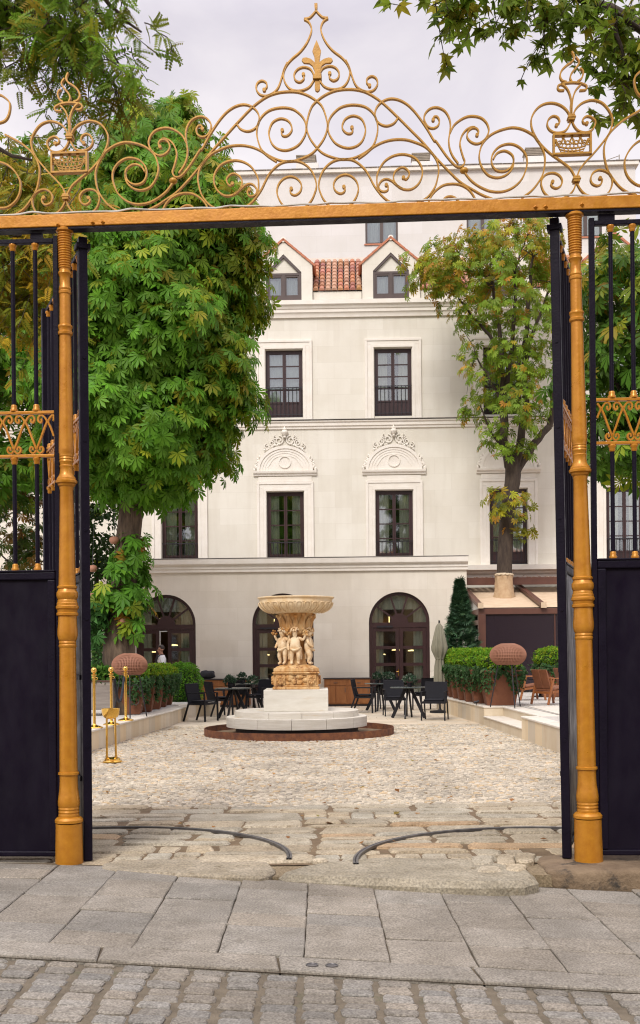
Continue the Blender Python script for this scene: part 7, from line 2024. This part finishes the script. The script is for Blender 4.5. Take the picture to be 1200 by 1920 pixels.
def ivy(cx, cy, z, w, n, drop, seed, ring=True):
    """ivy spilling over the pot's rim"""
    rng = np.random.default_rng(seed); b = w*.5
    side = rng.integers(0, 4, n); u = rng.uniform(-1, 1, n)
    dr_ = drop*rng.random(n)**1.3*(0.55+.45*np.sin(u*5+seed+side*1.7))
    o = b + rng.uniform(-.02, .10, n); z_ = z + rng.uniform(-.02, .13, n)*(rng.random(n) < .5) - dr_
    o = np.where(dr_ > .05, b*(1-.32*dr_/.82)+rng.uniform(.02,.10,n), o)
    sx = np.choose(side, [u*b*1.05, o, u*b*1.05, -o]); sy = np.choose(side, [-o, u*b*1.05, o, u*b*1.05])
    pos = np.stack([cx+sx, cy+sy, z_], -1)
    nr0 = np.stack([np.choose(side, [u*0, u*0+1, u*0, u*0-1]), np.choose(side, [u*0-1, u*0, u*0+1, u*0]), u*0+.5], -1)
    nr = norm(nr0 + rng.normal(0, .45, (n, 3))); dr = norm(np.array([0,0,-1.0]) + rng.normal(0, .6, (n, 3)))
    T = tints(n, IVY, .45, [(.06,.12,.05),(.10,.14,.06)], .22, rng)
    tv = np.array([[0,0,0],[-.032,.028,.006],[-.012,.05,.0],[0,.072,-.006],[.012,.05,.0],[.032,.028,.006]], float); tf = np.array([[0,5,4,3],[0,3,2,1]])
    return scatter(tv, tf, pos, frames(nr, dr), rng.uniform(.7, 1.3, n), T)
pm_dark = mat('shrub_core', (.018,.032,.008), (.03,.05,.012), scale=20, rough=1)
nL = ('the large front pot', 'the first receding pot', 'the second receding pot', 'the third receding pot', 'the farthest pot')
nR = ('the large front pot', 'the first receding pot', 'the second receding pot', 'the third receding pot', 'the fourth receding pot', 'the fifth receding pot', 'the farthest pot')
for (th, x, h, w), sd, i in POTS:
    Y = th.location.y; z = th.location.z + h
    lab = 'box ball with trailing ivy growing in ' + (nL[i] + ' on the left terrace' if sd == 'L' else nR[i] + ' on the right terrace')
    rx = w*.52; yl = .5 if sd == 'L' and i > 0 else .2
    big = (1.0 if i == 0 else .8)
    o = shrub_obj('box_shrub', lab, 'shrub', 'box balls with ivy in the corten pots', (x, Y, z-.1), [('foliage', ball(x, Y, z+(.14 if sd == 'L' else .20), rx*1.05, rx*1.05, (.25 if i == 0 else .19) if sd == 'L' else .30, int(2300*big), BOX, BOXY, yl, 100+i+(50 if sd == 'R' else 0))),
        ('ivy', ivy(x, Y, z, w, int(1500*big), .52, 200+i+(50 if sd == 'R' else 0)))])
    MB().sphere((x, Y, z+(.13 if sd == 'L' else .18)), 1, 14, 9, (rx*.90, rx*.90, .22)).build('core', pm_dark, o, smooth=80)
th, x, h, w = pr_
Y = th.location.y; z = th.location.z+h
o = shrub_obj('box_shrub', 'clipped box ball in the pot behind the wooden armchairs, by the right gate leaf', 'shrub', None, (x, Y, z-.1), [('foliage', ball(x, Y, z+.22, .46, .46, .33, 2300, BOX, BOXY, .4, 171)), ('ivy', ivy(x, Y, z, w, 1100, .45, 271))])
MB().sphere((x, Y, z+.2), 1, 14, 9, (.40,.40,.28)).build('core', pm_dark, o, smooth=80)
# extra flowering pot beside the right leaf
# round green hedge at the end of the left terrace
q = P(343, 1300, 30.6)
o = shrub_obj('round_bush', 'rounded bright green bush at the end of the left terrace, beside the far left chair', 'shrub', None, (q.x, 30.6, 0), [('foliage', ball(q.x, 30.6, .75, .58, .55, .66, 4200, (.11,.29,.022), [(.18,.32,.025)], .3, 301, 1.0)), ('lower_foliage', ball(q.x-.1, 30.5, .48, .55, .5, .50, 2400, (.035,.105,.012), [(.06,.14,.02)], .2, 302, 1.0))])
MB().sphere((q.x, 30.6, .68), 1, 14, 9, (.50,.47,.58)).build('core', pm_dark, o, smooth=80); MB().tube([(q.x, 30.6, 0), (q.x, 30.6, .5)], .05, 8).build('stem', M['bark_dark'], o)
# slim climber and flowers at the foot of the trunk
q = P(187, 1220, 27.5)
o = shrub_obj('slim_conifer', 'slim feathery conifer with a yellow flower head, left of the big chestnut trunk', 'shrub', None, (q.x, 27.5, ZL), [('foliage', ball(q.x, 27.5, 1.25, .20, .2, .95, 900, (.05,.13,.035), [(.09,.17,.03)], .2, 311, 1.9)), ('flowers', ball(q.x+.22, 27.3, 1.55, .07, .07, .06, 60, (.60,.38,.02), None, 0, 312, 1.0))])
q = P(190, 1262, 23.2)
o = thing('trough', 'weathered grey wooden trough planter on the left terrace, behind the brass rope posts', 'planter', (q.x-.2, 23.6, ZL)); xx, yy_ = q.x-.2, 23.6
MB().box(xx-.75, xx+.42, yy_-.25, yy_+.25, ZL+.12, ZL+.72).build('body', mat('grey_timber', (.17,.145,.125), (.24,.21,.18), scale=3, stretch=(.5,1,6), rough=.8, bump=.2), o, bevel=.01)
MB().box(xx-.77, xx+.44, yy_-.27, yy_+.27, ZL+.7205, ZL+.75).build('rim', M['wood_dark'], o, bevel=.005); 
for sx in (-.65, .32): MB().box(xx+sx-.04, xx+sx+.04, yy_-.2, yy_+.2, ZL-.002, ZL+.119).build('foot', M['grille'], o)
o2 = shrub_obj('leafy_plant', 'low bright green strap leaved plant growing in the grey wooden trough', 'plant', None, (xx, yy_, ZL+.74), [('foliage', ball(xx, yy_, ZL+.80, .48, .2, .20, 420, (.07,.19,.03), [(.12,.24,.03)], .3, 321, 2.6))])

# --- small fir
Yf = 31.8
q = P(866, 1240, Yf); zt_ = P(862, 1092, Yf).z
fir = thing('fir_tree', 'small dark conical fir between the folded parasol and the pergola', 'tree', (q.x, Yf, ZR))
MB().tube([(q.x, Yf, ZR), (q.x-.05, Yf, zt_)], [.07, .012], 8).build('trunk', M['bark_dark'], fir)
rng = np.random.default_rng(91); PPs = []; NNs = []; DDs = []
H_f = zt_-.7
for k in range(2100):
    t = rng.random()**.8; z = .75 + H_f*t; rmax = .95*(1-t)**1.05+.03; an = rng.uniform(0, 2*np.pi)
    tier = .93+.07*math.sin(z*17); r = rmax*(rng.uniform(.45, 1.0))*tier
    for j in range(3):
        d = np.array([math.cos(an), math.sin(an), rng.uniform(-.25,.30)]); rr = r*(1-.14*j)
        PPs.append([q.x-.05*t + rr*math.cos(an), Yf + rr*math.sin(an), z + rng.normal(0,.03) - rr*.12]); DDs.append(d + rng.normal(0,.30,3)); NNs.append(np.array([0,0,1.0]) + rng.normal(0,.5,3))
PPs, NNs, DDs = map(np.array, (PPs, NNs, DDs)); n = len(PPs)
tv = []; tf = []
for a in (-55,-28,0,28,55):
    a = R(a); b = len(tv); d = np.array([math.sin(a), math.cos(a), -.1*abs(a)]); s_ = np.array([math.cos(a), -math.sin(a), 0])*.010
    tv += [d*.01, d*.07+s_, d*.12, d*.07-s_]; tf.append((b,b+1,b+2,b+3))
V, Fq, TT = scatter(np.array(tv), np.array(tf), PPs, frames(NNs, DDs), rng.uniform(.8,1.5,n), tints(n, (.035,.085,.038), .4, [(.08,.14,.06)], .15, rng))
big_mesh('foliage', V, Fq, M['needle'], fir, TT)
# --- little plants on the court tables
def posy(px, py, Y, label, r=.15):
    p = P(px, py, Y); pl = thing('table_plant', label, 'potted plant', (p.x, Y, .782), 0, 'small potted plants on the court tables')
    MB().lathe([(.045,.0),(.06,.05),(.065,.09),(.05,.085),(.0005,.08)], 14, (p.x, Y, .782)).build('pot', M['grille'], pl, smooth=40)
    V, Fq, T = ball(p.x, Y, .95, r, r, .12, 170, (.035,.075,.04), [(.10,.14,.10),(.30,.33,.26)], .3, int(px*7), 1.3)
    big_mesh('foliage', V, Fq, M['leaf2'], pl, T)
t_ = [Vector(o.location) for o in TBL]
posy(431, 1278, t_[0].y, 'leafy plant on the left front table, left of two on it', .14)
posy(474, 1278, t_[0].y-.05, 'leafy plant at the right edge of the left front table', .13)
posy(453, 1276, t_[1].y, 'leafy plant on the left rear table before the sideboard', .13)
posy(768, 1276, t_[2].y, 'leafy pale tipped plant in the middle of the right front table', .15)
posy(729, 1274, t_[3].y, 'leafy plant on the right rear table, the fuller right one', .15)
posy(707, 1275, t_[3].y+.1, 'leafy plant on the right rear table, the smaller left one', .11)

# --- tall plane tree across the street, behind the viewpoint: seen only as a dark mirror image in the window panes
pt2 = tree('tall plane tree across the street, mirrored in the dark window panes of the hotel', [(5.6,-6.0,-.1), (5.5,-6.0,4), (5.3,-6.1,9), (5.4,-6.0,15)], [.40,.33,.26,.14], [((5.4,-6,8), (3.4,-6.4,12), .14, .04, 1), ((5.4,-6,9), (7.6,-6.2,13), .14, .04, 2)], name='plane_tree')
crown(pt2, [(7.5,5.4,-6,1.2,1.2), (10,5.4,-6,2.6,2.2), (14,5.3,-6,3.1,2.6), (18,5.3,-6,2.6,2.2), (21,5.3,-6,1.2,1.2)], 240, 9, 1.0, (.07,.13,.02), [YG], .15, 95, spread=.6, tpl=plane_leaf(.5))

# --- a few fallen leaves on the paving and inside the rusty ring
rng = np.random.default_rng(404); n = 330
px_ = np.concatenate([rng.uniform(-3.4, 3.4, 150), EX + 1.75*np.cos(np.linspace(3.2, 6.2, 180))*rng.uniform(.86, 1.06, 180)])
py_ = np.concatenate([rng.uniform(8.8, 24, 150), EY + 1.75*np.sin(np.linspace(3.2, 6.2, 180))*rng.uniform(.86, 1.06, 180)])
pos = np.stack([px_, py_, np.concatenate([np.full(150, .012), np.full(180, .022)])], -1)
V, Fq, T = scatter(*small_leaf(.085, .028), pos, frames(norm(np.array([0,0,1.0]) + rng.normal(0, .25, (n, 3))), rng.normal(0, 1, (n, 3))*np.array([1,1,.05])), rng.uniform(.5, 1.2, n), tints(n, (.30,.15,.05), .4, [(.22,.20,.04),(.16,.075,.03)], .4, rng))
o = big_mesh('fallen_leaves', V, Fq, M['leaf2'], None, T, kind='stuff'); tag(o, 'small brown fallen leaves scattered over the cobbles and inside the rusty ring', 'fallen leaves')
# ------------------------------------------------------------------ light, sky, camera
EL, AZ = R(44), R(200)           # sun height; azimuth clockwise from +y: behind the camera, to the left
w = bpy.data.worlds.new('World'); scene.world = w; w.use_nodes = True
nt = w.node_tree; N = nt.nodes; L = nt.links; bg = N['Background']
sky = N.new('ShaderNodeTexSky'); sky.sky_type = 'NISHITA'; sky.sun_disc = False; sky.sun_elevation = EL; sky.sun_rotation = AZ
sky.air_density = 1.0; sky.dust_density = 2.0
tc = N.new('ShaderNodeTexCoord'); mp = N.new('ShaderNodeMapping'); mp.inputs['Scale'].default_value = (1, 1, 2.2)
L.new(tc.outputs['Generated'], mp.inputs['Vector'])
nz = N.new('ShaderNodeTexNoise'); nz.inputs['Scale'].default_value = 2.6; nz.inputs['Detail'].default_value = 9; nz.inputs['Roughness'].default_value = .52; nz.inputs['Distortion'].default_value = .4
L.new(mp.outputs[0], nz.inputs['Vector'])
rp = N.new('ShaderNodeValToRGB'); e = rp.color_ramp.elements
e[0].position = .38; e[0].color = (4.5, 4.2, 4.95, 1); e[1].position = .62; e[1].color = (7.4, 6.95, 7.0, 1)
L.new(nz.outputs[0], rp.inputs[0])
# an overcast sky is brighter overhead than near the horizon
sx = N.new('ShaderNodeSeparateXYZ'); L.new(tc.outputs['Generated'], sx.inputs[0])
mr = N.new('ShaderNodeMapRange'); mr.inputs['From Min'].default_value = .50; mr.inputs['From Max'].default_value = .95; mr.inputs['To Min'].default_value = 1.0; mr.inputs['To Max'].default_value = 2.9
L.new(sx.outputs['Z'], mr.inputs['Value'])
mu = N.new('ShaderNodeMix'); mu.data_type = 'RGBA'; mu.blend_type = 'MULTIPLY'; mu.inputs['Factor'].default_value = 1
L.new(rp.outputs[0], mu.inputs['A']); L.new(mr.outputs[0], mu.inputs['B'])
hz_ = N.new('ShaderNodeMapRange'); hz_.inputs['From Min'].default_value = .12; hz_.inputs['From Max'].default_value = .46; hz_.inputs['To Min'].default_value = 1.3; hz_.inputs['To Max'].default_value = 1.0
L.new(sx.outputs['Z'], hz_.inputs['Value']); m2 = N.new('ShaderNodeMix'); m2.data_type = 'RGBA'; m2.blend_type = 'MULTIPLY'; m2.inputs['Factor'].default_value = 1
L.new(mu.outputs['Result'], m2.inputs['A']); L.new(hz_.outputs[0], m2.inputs['B']); mu = m2
mx = N.new('ShaderNodeMix'); mx.data_type = 'RGBA'; mx.inputs['Factor'].default_value = .93
L.new(sky.outputs[0], mx.inputs['A']); L.new(mu.outputs['Result'], mx.inputs['B'])
L.new(mx.outputs['Result'], bg.inputs['Color']); bg.inputs['Strength'].default_value = .10
sd = bpy.data.lights.new('sun', 'SUN'); sd.energy = 2.0; sd.angle = R(20); sd.color = (1, .955, .89)
so = bpy.data.objects.new('sun', sd); COL.objects.link(so)
d = Vector((math.sin(AZ)*math.cos(EL), math.cos(AZ)*math.cos(EL), math.sin(EL)))
so.rotation_euler = d.to_track_quat('Z', 'Y').to_euler(); so.location = (0, -5, 20)

cd = bpy.data.cameras.new('camera'); co = bpy.data.objects.new('camera', cd); COL.objects.link(co)
cd.sensor_fit = 'HORIZONTAL'; cd.sensor_width = 36; cd.lens = F/1200*36; cd.shift_x = 0; cd.shift_y = (HY-960)/1200
cd.clip_end = 2000; cd.clip_start = .1
co.matrix_world = Matrix.Translation(CAMV) @ Matrix.Rotation(R(90), 4, 'X') @ Matrix.Rotation(-ROLL, 4, 'Z')
scene.camera = co
vs = scene.view_settings; vs.view_transform = 'Standard'; vs.look = 'None'; vs.gamma = 1.0; vs.exposure = .52
scene.render.resolution_x = 640; scene.render.resolution_y = 1024
scene.cycles.use_denoising = True; scene.cycles.filter_width = 1.15
scene.cycles.max_bounces = 8; scene.cycles.transparent_max_bounces = 12
